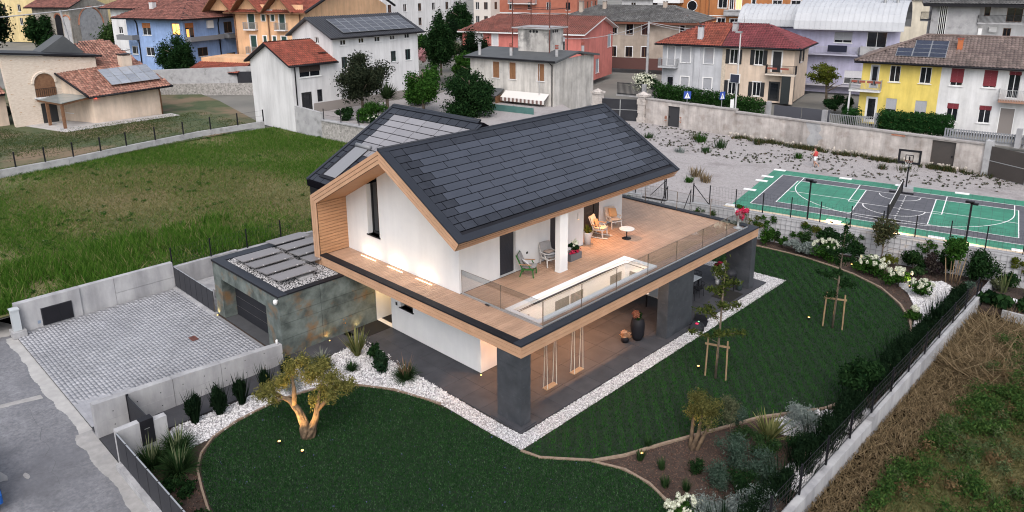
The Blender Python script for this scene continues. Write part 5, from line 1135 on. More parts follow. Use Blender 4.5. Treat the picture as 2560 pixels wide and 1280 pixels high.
t = thing('gas_bottle', 'dark gas bottle behind the barbecue', 'gas bottle', (-.35, 16.95, .03)); part('bottle', M('bottle_dark', (.02, .03, .03), None, rough=.4), t, lambda m: m.lathe([(.14, 0), (.16, .05), (.16, .4), (.1, .5), (.04, .52), (.04, .58)], n=12), True)
o = box('floor_mat', MATS['mat_black'], None, -1.0, .1, 15.2, 16.6, .031, .04); tag(o, 'black mat under the barbecue', 'mat')
potted('flower_pot', 'pot with red roses beside the barbecue', (-1.6, 16.9, .03), lambda t: part('pot', POTW, t, lambda m: m.lathe([(.18, .3), (.24, .7), (.2, .72)], n=12).lathe([(.12, 0), (.1, .3)], n=8), True), [('foliage', leaf_mesh('f', crown_blobs((0, 0, .95), (.35, .35, .25), 6), 500, .05, L_MID), (0, 0, 0)), ('flowers', leaf_mesh('f', crown_blobs((0, 0, 1.1), (.3, .3, .15), 4), 120, .06, F_RED, .9), (0, 0, 0))])
# robot mower
t = thing('robot_mower', 'black robot lawn mower parked beside the middle pillar', 'lawn mower', (.4, 11.55, .02), math.radians(20))
part('mower_body', CHAR, t, lambda m: m.slab([(-.28, -.35, .06), (.28, -.35, .06), (.3, .2, .06), (.18, .42, .06), (-.18, .42, .06), (-.3, .2, .06)], [(-.22, -.28, .3), (.22, -.28, .3), (.22, .1, .27), (.12, .3, .2), (-.12, .3, .2), (-.22, .1, .27)]))
for x in (-.3, .3): part('wheel', BLACKM, t, lambda m: m.tube([(x - .04, -.2, .12), (x + .04, -.2, .12)], .12, 12))
part('red_button', emit('mower_red', (.7, .02, .08), .6), t, lambda m: m.box(-.06, .06, -.22, -.1, .3, .32)); part('status_light', emit('mower_green', (.2, 1, .3), 1.5), t, lambda m: m.box(-.03, .03, .25, .28, .215, .24))
part('charging_base', BLACKM, t, lambda m: m.box(-.35, .35, .3, .95, 0, .04).box(-.3, .3, .8, .95, .04, .32))
# ================================================================== NEIGHBOURING BUILDINGS
def tile_mesh(name, poly, mat, w=.27, r=.4, h=.07, lift=.02):
    P = np.array(poly, float); e = P[1] - P[0]; e /= np.linalg.norm(e); n = np.cross(P[1] - P[0], P[-1] - P[0]); n /= np.linalg.norm(n)
    if n[2] < 0: n = -n
    u = np.cross(n, e)
    if (P[-1] - P[0]) @ u < 0: u = -u
    Q = np.c_[(P - P[0]) @ e, (P - P[0]) @ u]
    lo, hi = Q.min(0), Q.max(0)
    A, B = np.meshgrid(np.arange(lo[0], hi[0], w), np.arange(lo[1], hi[1], r)); A, B = A.ravel(), B.ravel()
    k = inside(A + w / 2, B + r / 2, Q); A, B = A[k], B[k]; m = len(A)
    t = np.array([0, .25, .5, .75, 1.]); hh = h * np.sin(np.pi * t)
    v = np.empty((m, 10, 3))
    for j in range(5):
        for q, (db, dz) in enumerate(((-.04, .045), (r, .0))):
            aa = A + w * t[j]; bb = B + db
            v[:, j + 5 * q] = P[0] + aa[:, None] * e + bb[:, None] * u + (hh[j] + dz + lift) * n
    f = np.array([(j, j + 1, j + 6, j + 5) for j in range(4)])
    return np_mesh(name, v.reshape(-1, 3), (f[None] + np.arange(m)[:, None, None] * 10).reshape(-1, 4), mat)
BLDS = []
class Bld:
    def __init__(s, name, label, C, th, z0, wall, cat='house'):
        s.t = thing(name, label, cat, (C[0], C[1], z0), th); s.z0 = z0; s.wall = wall; s.fac = []; s.wq = []; BLDS.append(s)
    def P(s, face, off=0):
        if face == 'L': return lambda a, z, d: (d + off, a, z - s.z0)
        if face == 'R': return lambda a, z, d: (a, d + off, z - s.z0)
    def facade(s, face, s0, s1, z0, z1, wins=(), off=0, mat=None, depth=.16, top=None, name='wall'):
        s.fac.append((face, s0, s1, z0, z1, off, mat, depth, top, name, []))
        for w in wins: s.win(s.P(face, off), *w)
    def win(s, P, a, b, c, d, style='w', col=None, **k): s.wq.append((P, a, b, c, d, style, col, k))
    def finish(s):                                  # cut every window out of its wall, then set the window in the recess
        for P, a, b, c, d, style, col, k in s.wq:
            p0, p1 = P(0, s.z0, 0), P(1, s.z0, 0); fc = 'R' if abs(p1[0] - p0[0]) > .9 else 'L'; o0 = p0[1] if fc == 'R' else p0[0]; hit = None
            for f in s.fac:
                if f[0] == fc and abs(f[5] - o0) < .2 and a > f[1] + .02 and b < f[2] - .02 and c > f[3] - .3 and d < f[4] and abs(p1[0] - p0[0]) + abs(p1[1] - p0[1]) < 1.01: hit = f
            if hit:
                hit[10].append((a, b, max(c, hit[3] + .01), d)); P = s.P(fc, hit[5])
            s.setwin(P, a, b, c, d, style, col, **k)
        for face, s0, s1, z0, z1, off, mat, depth, top, name, ops in s.fac:
            P = s.P(face, off); m = MB(); cells(m, P, s0, s1, z0, z1, ops, depth)
            if top: m.quad(*[P(a, z, 0) for a, z in top])
            m.build(name, mat or s.wall, s.t)
    def setwin(s, P, a, b, c, d, style='w', col=None, **k):
        fm = col or WFRAME
        dep = .12; t = .06
        if style in ('w', 'half', 'open', 'lit', 'dark'):
            o = part('window', fm, s.t, lambda m: (pbox(m, P, a, a + t, c, d, dep - .05, dep), pbox(m, P, b - t, b, c, d, dep - .05, dep), pbox(m, P, a + t, b - t, c, c + t, dep - .05, dep), pbox(m, P, a + t, b - t, d - t, d, dep - .05, dep), pbox(m, P, (a + b) / 2 - t / 2, (a + b) / 2 + t / 2, c + t, d - t, dep - .05, dep) if b - a > .7 else None))
            part('pane', LITW if style == 'lit' else GLASSD, o, lambda m: m.quad(P(a, c, dep - .02), P(b, c, dep - .02), P(b, d, dep - .02), P(a, d, dep - .02)))
            if k.get('curt'): part('curtain', CURT, o, lambda m: (pbox(m, P, a + t, a + (b - a) * .33, c + t, d - t, dep - .019, dep - .012), pbox(m, P, b - (b - a) * .33, b - t, c + t, d - t, dep - .019, dep - .012)))
            if style == 'half':
                f = k.get('f', .5); part('roller_blind', k['bm'], o, lambda m: [pbox(m, P, a, b, d - (d - c) * f * (j + 1) / 10, d - (d - c) * f * j / 10 - .008, .03, .06) for j in range(10)])
            if style == 'open':
                for x0, x1 in ((a - (b - a) * .5, a - .02), (b + .02, b + (b - a) * .5)):
                    part('shutter', k['bm'], o, lambda m: (pbox(m, P, x0, x1, c - .03, d, -.06, -.02), [pbox(m, P, x0 + .06, x1 - .06, c + (d - c) * j / 12, c + (d - c) * (j + .6) / 12, -.075, -.06) for j in range(12)]))
        elif style == 'roll':
            o = part('window', fm, s.t, lambda m: (pbox(m, P, a - .04, a + .05, c, d, .0, .1), pbox(m, P, b - .05, b + .04, c, d, .0, .1)))
            part('roller_blind', k['bm'], o, lambda m: [pbox(m, P, a, b, c + (d - c) * j / 18, c + (d - c) * (j + 1) / 18 - .01, .06, .1) for j in range(18)])
        elif style == 'closed':
            o = part('window', fm, s.t, lambda m: (pbox(m, P, a, a + .03, c, d, .02, .1), pbox(m, P, b - .03, b, c, d, .02, .1)))
            for x0, x1 in ((a + .03, (a + b) / 2 - .01), ((a + b) / 2 + .01, b - .03)): part('shutter', k['bm'], o, lambda m: pbox(m, P, x0, x1, c + .02, d - .02, .05, .1))
        elif style == 'door':
            o = part('door', k.get('bm', DFRAME), s.t, lambda m: pbox(m, P, a, b, c, d, .06, .12))
            part('door_frame', fm, o, lambda m: (pbox(m, P, a, a + .07, c, d, .02, .06), pbox(m, P, b - .07, b, c, d, .02, .06), pbox(m, P, a + .07, b - .07, d - .07, d, .02, .06)))
            if k.get('glass'): part('pane', GLASSD, o, lambda m: pbox(m, P, a + .2, b - .2, c + .3, d - .2, .04, .058))
        if k.get('sur'):
            q = k['sur']; part('surround', WFRAME, o, lambda m: (pbox(m, P, a - q, a - .002, c, d + q, -.025, .01), pbox(m, P, b + .002, b + q, c, d + q, -.025, .01), pbox(m, P, a - .002, b + .002, d + .002, d + q, -.025, .01)))
        if style != 'door' and k.get('sill', 1): part('sill', k.get('sm', WFRAME), o, lambda m: pbox(m, P, a - .1, b + .1, c - .07, c - .005, -.08, .1))
    def roof(s, polys, mat, thick=.16, edge=BLACKM, tiles=True, w=.27, name='roof', r=.4):
        for pl in polys:
            q = [(x, y, z - s.z0) for x, y, z in pl]
            o = part(name, edge, s.t, lambda m: m.slab([(x, y, z - thick) for x, y, z in q], q))
            if tiles:
                k = mobj('roof_tiles', tile_mesh('roof_tiles', q, mat, w, r), o); k['kind'] = 'stuff'
            else: o.data.materials.clear(); o.data.materials.append(mat)
    def bar(s, name, mat, pts, r=.06): return part(name, mat, s.t, lambda m: m.tube([(x, y, z - s.z0) for x, y, z in pts], r, 6), True)
    def box(s, name, mat, x0, x1, y0, y1, z0, z1, parent=None): return box(name, mat, parent or s.t, x0, x1, y0, y1, z0 - s.z0, z1 - s.z0)
    def chimney(s, x, y, z0, z1, w=.35, mat=None, cap=None):
        c = s.box('chimney', mat or s.wall, x - w, x + w, y - w, y + w, z0, z1); s.box('chimney_cap', cap or CAPM, x - w - .08, x + w + .08, y - w - .08, y + w + .08, z1 + .12, z1 + .2, c)
        for i in (-1, 1):
            for j in (-1, 1): s.box('cap_leg', mat or s.wall, x + i * w * .8 - .06, x + i * w * .8 + .06, y + j * w * .8 - .06, y + j * w * .8 + .06, z1, z1 + .12, c)
    def balcony(s, face, s0, s1, z, depth, slabm, railm, h=1.0, solid=False, step=.12):
        P = s.P(face); b = part('balcony', slabm, s.t, lambda m: pbox(m, P, s0, s1, z - .16, z, -depth, 0))
        if solid: part('parapet', slabm, b, lambda m: (pbox(m, P, s0, s1, z, z + h, -depth, -depth + .1), pbox(m, P, s0, s0 + .1, z, z + h, -depth + .1, 0), pbox(m, P, s1 - .1, s1, z, z + h, -depth + .1, 0)))
        else:
            def rl(m):
                pbox(m, P, s0, s1, z + h - .04, z + h, -depth, -depth + .05); pbox(m, P, s0, s0 + .05, z + h - .04, z + h, -depth + .05, 0); pbox(m, P, s1 - .05, s1, z + h - .04, z + h, -depth + .05, 0)
                for x in np.arange(s0, s1, step): pbox(m, P, x, x + .025, z, z + h - .04, -depth, -depth + .03)
                for x in np.arange(-depth, 0, step): pbox(m, P, s0, s0 + .025, z, z + h - .04, x, x + .025); pbox(m, P, s1 - .025, s1, z, z + h - .04, x, x + .025)
            part('railing', railm, b, rl)
        return b
LITW = emit('window_lit', (1, .5, .12), 1.3); CURT = M('lace_curtain', (.42, .42, .42), (.3, .3, .3), 5, .9)
T_RED = M('tile_red', (.25, .055, .033), (.30, .08, .048), 1, .8, island=.22); T_DEEP = M('tile_deep_red', (.16, .03, .036), (.2, .045, .05), 1, .7, island=.18)
T_OLD = M('tile_old', (.15, .058, .047), (.2, .08, .062), 1.2, .9, island=.35, c3=(.1, .05, .04), s3=.8); T_PALE = M('tile_mottled', (.2, .08, .057), (.33, .18, .135), 2.5, .85, island=.4)
T_GREY = M('tile_grey', (.1, .098, .096), (.14, .137, .134), 1, .85, island=.3); T_BRN = M('tile_brown', (.16, .12, .108), (.215, .165, .15), 1, .85, island=.25); T_SAL = M('tile_salmon', (.22, .065, .047), (.27, .10, .075), 1, .85, island=.3, c3=(.15, .07, .06), s3=1.0, t3=(.6, .7))
GRNS = M('shutter_green', (.012, .045, .04), None, rough=.6); BRB = M('blind_brown', (.05, .035, .03), None, rough=.7); REDB = M('blind_red', (.18, .02, .03), None, rough=.7); GRYB = M('blind_grey', (.34, .35, .38), None, rough=.7); WHB = M('blind_white', (.62, .62, .65), None, rough=.7); ORB = M('blind_orange', (.42, .15, .05), None, rough=.7); BLKS = M('shutter_black', (.012, .013, .016), None, rough=.6); WDS = M('shutter_wood', (.16, .07, .03), (.26, .13, .06), 6, .8, stretch=(8, 8, .6))
SOLP = M('solar_blue', (.02, .025, .045), (.028, .035, .06), 2, .25, rnd=.15)
def solar(b, P0, e, u, nx, ny, w, h, n, mat=SOLP):           # rows of framed solar panels lying on a roof plane
    P0, e, u = Vector(P0), Vector(e).normalized(), Vector(u).normalized(); nn = e.cross(u); nn = nn if nn.z > 0 else -nn
    for i in range(nx):
        for j in range(ny):
            if (i, j) in n: continue
            a = P0 + e * (i * w) + u * (j * h) + nn * .14; a.z -= b.z0
            f = part('solar_panel', STEEL, b.t, lambda m: m.hexa([a, a + e * (w - .02), a + e * (w - .02) + u * (h - .02), a + u * (h - .02)] + [q + nn * .04 for q in (a, a + e * (w - .02), a + e * (w - .02) + u * (h - .02), a + u * (h - .02))]))
            part('panel_cell', mat, f, lambda m: [m.quad(*[a + nn * .045 + e * x + u * y for x, y in ((.04, .03 + k * h / 2), (w - .06, .03 + k * h / 2), (w - .06, .03 + k * h / 2 + h / 2 - .06), (.04, .03 + k * h / 2 + h / 2 - .06))]) for k in range(2)])
PLAIN = M('plaster_white', (.66, .66, .67), (.6, .6, .61), .7, .95, .1, 20)
GWC = (-51.08, 20.47)
# -- white house with the small red roofed wing
b = Bld('white_house', 'white rendered house with red tiled roof at the edge of the meadow', GWC, 1.615, .9, PLAIN)
b.facade('L', 0, 7.75, .9, 7.75, top=[(0, 7.75), (7.75, 7.75), (4.0, 9.45)])
b.facade('R', 0, 5.1, .9, 7.75, [(.92, 3.39, 6.33, 7.6, 'half', None), ][:0] or [(.92, 3.39, 6.33, 7.6, 'half')][:0])
P_ = lambda a, z, d: (a, d - .11, z - .9)
b.win(P_, .92, 3.39, 6.3, 7.6, 'half', WFRAME, bm=BRB, f=.6); b.win(P_, .95, 2.15, 2.95, 4.79, 'door', DFRAME, glass=1); b.win(P_, 2.82, 3.44, 3.63, 4.9, 'w', DFRAME, sill=0)
part('plinth', M('plinth_taupe', (.26, .235, .22), None, rough=.9), b.t, lambda m: pbox(m, P_, .0, 5.1, 2.4 - .9, 3.3 - .9, -.02, .0) if False else m.box(2.3, 5.1, -.02, 0, 1.6, 2.65))
b.roof([[(-.5, -.45, 7.62), (5.3, -.45, 7.62), (5.3, 4.0, 9.68), (-.5, 4.0, 9.68)], [(5.3, 8.2, 7.62), (-.5, 8.2, 7.62), (-.5, 4.0, 9.68), (5.3, 4.0, 9.68)]], T_RED, w=.24)
b.bar('gutter', BLACKM, [(-.45, -.52, 7.55), (5.3, -.52, 7.55)], .09); b.bar('downpipe', BLACKM, [(.1, -.5, 7.5), (.35, -.12, 7.0), (.35, -.1, 2.9)], .06)
box('roof_window', GLASSD, b.t, 4.0, 4.9, .9, 1.7, 7.55 + 0, 7.62)
# -- long white wing with solar roof
b = Bld('white_house', 'long white building with dark ribbed roof and solar panels', GWC, 1.615, .9, PLAIN)
wn = [(6.06, 6.81, 9.15, 9.72), (8.42, 9.15, 9.2, 9.76), (10.55, 11.31, 9.22, 9.78), (12.66, 13.42, 9.28, 9.8), (14.78, 15.54, 9.32, 9.83), (6.09, 6.8, 6.82, 7.94), (8.45, 9.15, 6.85, 8), (12.69, 13.43, 6.92, 8.06), (14.78, 15.55, 6.92, 8.1)]
b.facade('R', 5.1, 16.7, .9, 10.2, [(*q, 'w', WFRAME if q[2] > 9 else GRNS) for q in wn], off=.02)
b.facade('L', 0.02, 7.5, 5, 10.2, [(2.5, 3.2, 9.3, 9.95, 'w')], off=5.12, top=[(0.02, 10.2), (7.5, 10.2), (4.05, 11.75)])
part('plinth', MATS['plinth_taupe'], b.t, lambda m: m.box(5.1, 16.7, -.01, .015, 1.6, 2.65))
RIB = M('ribbed_metal', (.035, .037, .045), (.045, .047, .055), 1, .45)
for sy, (ya, yb) in enumerate(((-.5, 4.05), (8.0, 4.05))):
    b.roof([[(4.6, ya, 10.0), (17.3, ya, 10.0), (17.3, yb, 11.98), (4.6, yb, 11.98)]], RIB, tiles=False, edge=RIB)
rb = MB()
for x in np.arange(4.65, 17.3, .3): rb.beam((x, -.5, 9.12), (x, 4.05, 11.1), .05, .07)
rb.build('roof_rib', RIB, b.t)
b.bar('gutter', BLACKM, [(4.6, -.57, 9.95), (17.3, -.57, 9.95)], .1)
solar(b, (6.6, .15, 10.28), (1, 0, 0), (0, 4.55, 1.98), 9, 2, 1.1, 1.62, [], M('solar_dull', (.06, .065, .08), (.075, .08, .095), 1, .35, rnd=.08))
# -- garden terrace wall beside the white house
w = thing('garden_wall', 'grey concrete and rubble retaining wall below the white house garden', 'wall')
part('wall_section', CONC2, w, lambda m: m.hexa([(-51.05, 20.5, .8), (-46.6, 20.7, .8), (-46.6, 21.0, .8), (-51.05, 20.8, .8), (-51.05, 20.5, 3.6), (-46.6, 20.7, 3.4), (-46.6, 21.0, 3.4), (-51.05, 20.8, 3.6)]))
part('rubble_wall', M('rubble_face', (.22, .21, .2), (.42, .4, .38), 3.5, .95, .6, 6, c3=(.1, .095, .09), s3=6), w, lambda m: m.hexa([(-46.55, 20.7, .8), (-32, 22.0, .8), (-32, 22.4, .8), (-46.55, 21.1, .8), (-46.55, 20.7, 2.65), (-32, 22.0, 2.65), (-32, 22.4, 2.65), (-46.55, 21.1, 2.65)]))
part('wall_cap', CONC, w, lambda m: m.hexa([(-46.55, 20.6, 2.65), (-32, 21.9, 2.65), (-32, 22.5, 2.65), (-46.55, 21.2, 2.65), (-46.55, 20.6, 2.75), (-32, 21.9, 2.75), (-32, 22.5, 2.75), (-46.55, 21.2, 2.75)]))
o = MB().quad((-51.1, 20.7, 2.6), (-46.6, 20.9, 2.6), (-30, 22.4, 2.6), (-30, 40, 2.6), (-60, 60, 2.6), (-51.6, 40, 2.6)).build('white_house_yard', SANDG); o['kind'] = 'structure'
post_fence('post_fence', 'thin black posts along the rubble garden wall', (-46.4, 20.9, 0), (-36, 21.9, 0), 5, 2.7, 1.1, 0, .06, (.5, 1.0))
# -- shabby house in the middle
SHAB = M('shabby_plaster', (.60, .575, .54), (.53, .505, .47), .8, .95, .15, 15, c3=(.34, .33, .32), s3=.55, t3=(.62, .75))
b = Bld('old_house', 'shabby white house with flat dark roof and wooden shutters', (-35.31, 41.94), 1.751, 1.5, SHAB)
b.facade('L', 0, 10.95, 1.4, 7.45, [(*q, 'closed', BROWNF) for q in ()] or [], )
P_ = b.P('L')
for q in ((6.97, 7.87, 5.17, 6.94), (4.78, 5.67, 5.17, 6.97), (1.16, 2.01, 5.21, 7.01)):
    b.win(b.P('L'), *q, 'closed', WFRAME, bm=WDS)
for q in ((4.75, 5.65, 1.5, 3.4), (1.19, 2.0, 1.5, 3.4)): Pq = (lambda a, z, d: (d - .13, a, z - 1.5)); b.win(Pq, *q, 'door', BROWNF, bm=BROWNF)
b.facade('R', 0, 8.9, 1.4, 7.45)
FELT = M('roof_felt', (.06, .065, .07), (.08, .085, .09), .8, .7)
b.roof([[(-.5, -.5, 7.42), (-.5, 11.5, 7.42), (4.6, 11.5, 8.1), (4.6, -.5, 8.1)], [(9.4, 11.5, 7.42), (9.4, -.5, 7.42), (4.6, -.5, 8.1), (4.6, 11.5, 8.1)]], FELT, tiles=False, thick=.22)
b.bar('gutter', BLACKM, [(-.58, -.5, 7.4), (-.58, 11.5, 7.4)], .09); b.bar('downpipe', BLACKM, [(-.5, .3, 7.3), (-.1, .15, 6.9), (-.08, .12, 1.5)], .06)
OLDP = M('tank_plaster', (.56, .54, .51), (.48, .46, .44), 1, .95, c3=(.24, .235, .23), s3=.5, t3=(.5, .6))
tw = b.box('roof_tower', OLDP, 3.2, 6.4, 2.6, 6.6, 7.9, 10.4); b.box('tower_slab', CONC2, 2.8, 6.8, 2.2, 7.2, 10.4, 10.55, tw)
for k in range(3):
    part('vent_hole', BLACKM, tw, lambda m: m.tube([(3.22, 4.1 + k * .42, 8.6), (3.18, 4.1 + k * .42, 8.6)], .15, 10)); part('vent_hole', BLACKM, tw, lambda m: m.tube([(4.2 + k * .42, 2.62, 8.6), (4.2 + k * .42, 2.58, 8.6)], .15, 10))
RUST = M('rusty_steel', (.08, .025, .02), (.14, .05, .035), 5, .8)
sc = part('steel_frame', RUST, b.t, lambda m: ([m.beam((x, y, 6.4 if (x, y) != (6.7, 7.1) else 9.0), (x, y, 12.6), .09, .09) for x in (2.85, 6.7) for y in (2.25, 7.1)], [m.beam((2.85, y, z), (6.7, y, z), .07, .07) for y in (2.25, 7.1) for z in (9.05, 10.4, 11.0, 12.2)], [m.beam((x, 2.25, z), (x, 7.1, z), .07, .07) for x in (2.85, 6.7) for z in (9.05, 10.4, 11.0, 12.2)]))
TERR = M('terracotta', (.25, .07, .05), None, rough=.9)
for x, y, red in ((.4, 9.9, 0), (.9, 6.0, 1), (1.6, .6, 1), (6.8, .3, 1)):
    c = part('chimney', CONC2, b.t, lambda m: m.tube([(x, y, 5.9), (x, y, 7.0)], .17, 8)); part('chimney_pot', TERR if red else CONC2, c, lambda m: [m.tube([(x, y, 7.0 + k * .16), (x, y, 7.1 + k * .16)], .2, 8) for k in range(3)])
aw = part('awning', M('awning_white', (.6, .58, .56), None, rough=.9), b.t, lambda m: m.hexa([(-.05, .5, 2.35), (-1.1, .5, 1.75), (-1.1, 6.1, 1.75), (-.05, 6.1, 2.35), (-.05, .5, 2.4), (-1.1, .5, 1.8), (-1.1, 6.1, 1.8), (-.05, 6.1, 2.4)]))
AWS = M('awning_stripe', (.16, .10, .09), None, rough=.9)
for k in range(22): part('valance_stripe', AWS if k % 2 else MATS['awning_white'], aw, lambda m: m.box(-1.12, -1.1, .5 + k * .2546, .75 + k * .2546, 1.4, 1.79))
part('lean_to_roof', FELT, b.t, lambda m: m.hexa([(-.05, 6.3, 2.5), (-1.6, 6.3, 1.9), (-1.6, 8.4, 1.9), (-.05, 8.4, 2.5), (-.05, 6.3, 2.55), (-1.6, 6.3, 1.95), (-1.6, 8.4, 1.95), (-.05, 8.4, 2.55)]))
b.box('lean_to_wall', BROWNF, -1.5, -.0, 6.4, 6.5, 1.5, 3.4); b.bar('aerial_pole', STEEL, [(-.3, 1.6, 1.5), (-.3, 1.6, 7.2)], .03)
t = thing('mesh_screen', 'green mesh screen stretched in front of the shabby house', 'fence', (-34.2, 36.9, 1.5), 1.751); box('screen_cloth', M('screen_green', (.05, .13, .12), (.07, .16, .15), 2, .9), t, 0, .03, -.6, 9.0, .05, 1.75)
for k in range(5): box('fence_post', STEEL, t, .03, .09, -.5 + k * 2.3, -.44 + k * 2.3, 0, 1.85)
t = thing('ladder', 'white ladder leaning on the shabby house wall', 'ladder', (-35.3, 42.5, 1.5), 1.751); part('rail', WFRAME, t, lambda m: m.beam((-.5, .3, 0), (-.1, .3, 1.9), .05, .05).beam((-.5, .7, 0), (-.1, .7, 1.9), .05, .05)); part('rung', WFRAME, t, lambda m: [m.beam((-.5 + .4 * k / 7, .3, k * .27), (-.5 + .4 * k / 7, .7, k * .27), .03, .03) for k in range(8)])
# -- salmon house
SALM = M('plaster_salmon', (.58, .19, .16), (.52, .165, .14), .8, .95)
b = Bld('salmon_house', 'salmon pink house with old red tiled roof', (-48.5, 62.62), 1.889, 1.5, SALM)
b.facade('L', 0, 18.5, 1.5, 8.5, [(15.18, 16.44, 6.2, 8.02, 'roll', WFRAME), ][:0])
Pq = lambda a, z, d: (d - .11, a, z - 1.5)
for q in ((15.18, 16.44, 6.2, 8.02), (12.72, 13.62, 6.4, 8.04)): b.win(Pq, *q, 'roll', WFRAME, bm=WHB, sur=.12)
b.win(Pq, 2.37, 3.61, 6.1, 7.98, 'half', WFRAME, bm=WHB, f=.35)
b.facade('R', 0, 13.2, 1.5, 8.5, top=[(0, 8.5), (13.2, 8.5), (8.0, 10.2)])
Pq2 = lambda a, z, d: (a, d - .11, z - 1.5)
for q in ((10.9, 12.4, 5.73, 7.63), (6.0, 7.3, 2.44, 4.41)): b.win(Pq2, *q, 'roll', WFRAME, bm=M('blind_steel', (.3, .34, .38), None, rough=.5) if 'blind_steel' not in MATS else MATS['blind_steel'])
b.roof([[(-.6, -.7, 8.35), (-.6, 19.1, 8.35), (8, 17.0, 10.3), (8, -.7, 10.3)], [(13.9, 19, 8.5), (13.9, -.7, 8.5), (8, -.7, 10.3), (8, 17, 10.3)]], T_SAL, edge=WFRAME, w=.3, r=.45)
b.bar('downpipe', BLACKM, [(-.1, 9.3, 8.3), (-.1, 9.3, 1.5)], .07)
# -- beige house with grey hipped roof
BEI = M('plaster_beige', (.37, .31, .26), (.42, .355, .30), .7, .95, c3=(.32, .27, .23), s3=.4)
b = Bld('beige_house', 'beige three storey house with wide grey hipped roof', (-45, 85.1), 1.905, 1.6, BEI)
wn = [(9.35, 10.46, 6.88, 8.56), (6.9, 7.93, 6.95, 8.61), (9.35, 10.47, 3.42, 5.0), (6.88, 7.85, 3.45, 5.08), (12.0, 12.9, 6.88, 8.51), (12.0, 12.9, 3.4, 5.0), (1.2, 1.9, 6.9, 8.5)]
b.facade('L', 0, 22, 1.5, 9.0, [(*q, 'w', BROWNF) for q in wn]); b.facade('R', 0, 12, 1.5, 9.0)
for q in wn: part('surround', WFRAME, b.t, lambda m: (m.box(-.03, .02, q[0] - .12, q[0], q[2] - 1.6, q[3] - 1.48), m.box(-.03, .02, q[1], q[1] + .12, q[2] - 1.6, q[3] - 1.48), m.box(-.03, .02, q[0], q[1], q[3] - 1.6, q[3] - 1.48)))
b.box('brown_plinth', M('plaster_brown', (.10, .045, .04), None, rough=.9), -.03, 0, 0, 22, 1.5, 3.3)
b.roof([[(-1.2, -1.2, 8.95), (-1.2, 23, 8.95), (6, 17, 11.3), (6, 4.5, 11.3)], [(13, -1.2, 8.95), (-1.2, -1.2, 8.95), (6, 4.5, 11.3)], [(-1.2, 23, 8.95), (13, 23, 8.95), (6, 17, 11.3)]], T_GREY, edge=M('eave_brown', (.13, .045, .025), None, rough=.8), w=.32, r=.5, thick=.3)
for x, y in ((4.2, 15.5), (5, 5.6), (2.5, 19)): b.chimney(x, y, 9.8, 11.8, .3)
# -- pair of houses under one red hipped roof: grey half, cream half
GREYP = M('plaster_grey', (.44, .45, .48), (.48, .49, .52), .8, .95); CRM = M('plaster_cream', (.60, .48, .38), (.64, .52, .42), .8, .95)
b = Bld('semi_detached_house', 'grey and cream semi-detached house with red hipped roof', (-20.4, 66.5), 1.799, 1.6, CRM)
gw_ = [(14.16, 15.03, 5.2, 7.49), (12.18, 13.29, 5.63, 7.52), (9.32, 10.44, 5.64, 7.5), (12.19, 13.21, 2.5, 3.86), (9.34, 10.38, 2.5, 3.89)]
b.facade('L', 8.25, 15.7, 1.5, 7.95, [(*q, 'roll', GREYP) for q in ()], mat=GREYP)
Pq = lambda a, z, d: (d - .11, a, z - 1.6)
for q in gw_: b.win(Pq, *q, 'roll', GREYP, bm=GRYB, sur=.12)
b.win(Pq, 14.04, 15.13, 1.7, 3.94, 'door', GREYP, bm=GREYP, glass=1)
cw = [(6.4, 7.35, 5.8, 7.48), (3.49, 4.45, 5.81, 7.52), (6.42, 7.33, 2.16, 3.79), (3.51, 4.44, 2.14, 3.79)]
b.facade('L', 0, 8.25, 1.5, 7.95, [(*q, 'open', WFRAME) for q in ()])
for q in cw: b.win(Pq, *q, 'open', WFRAME, bm=BLKS, sur=.1, curt=1)
b.win(Pq, 1.37, 2.44, 5.05, 7.5, 'door', WFRAME, bm=BLKS, sur=.1); b.win(Pq, 1.33, 2.59, 1.7, 3.97, 'door', DFRAME, bm=DFRAME, glass=1)
b.facade('R', 0, 8.3, 1.5, 7.95); b.win(lambda a, z, d: (a, d - .11, z - 1.6), 3.46, 4.8, 5.94, 7.5, 'open', WFRAME, bm=BLKS)
b.box('quoin_strip', M('quoin', (.42, .36, .29), (.55, .47, .38), 5, .95, .5, 10), -.04, 0, 7.75, 8.24, 1.5, 7.9); b.box('chimney_breast', GREYP, -.18, .0, 10.9, 11.6, 1.5, 7.9)
E0 = [(-.8, -.8, 7.85), (-.8, 16.5, 7.85), (4.15, 11.7, 10.2), (4.15, 4.0, 10.2)]
b.roof([[(-.8, 8.25, 7.85), (-.8, 16.5, 7.85), (4.15, 11.7, 10.2), (4.15, 8.25, 10.2)]], T_RED, w=.3); b.roof([[(-.8, -.8, 7.85), (-.8, 8.25, 7.85), (4.15, 8.25, 10.2), (4.15, 4.0, 10.2)], [(9.1, -.8, 7.85), (-.8, -.8, 7.85), (4.15, 4.0, 10.2)], [(9.1, 16.5, 7.85), (9.1, -.8, 7.85), (4.15, 4, 10.2), (4.15, 11.7, 10.2)], [(-.8, 16.5, 7.85), (9.1, 16.5, 7.85), (4.15, 11.7, 10.2)]], T_DEEP, w=.3)
b.bar('gutter', BLACKM, [(-.88, 16.5, 7.8), (-.88, -.88, 7.8), (9.1, -.88, 7.8)], .09)
b.chimney(.6, 11.2, 8.2, 9.9, .3, GREYP, BLACKM); b.chimney(2.6, 7.6, 9.2, 10.3, .3, CONC2, CONC2); b.bar('aerial', STEEL, [(3.3, 6.8, 9.8), (3.3, 6.8, 12)], .03)
b.balcony('L', -.4, 2.9, 4.95, 1.0, M('balc_beige', (.6, .54, .47), None, rough=.9), BLACKM, 1.0); b.balcony('L', 13.6, 15.9, 5.1, 1.0, M('balc_grey', (.4, .41, .43), None, rough=.9), STEEL, 1.0)
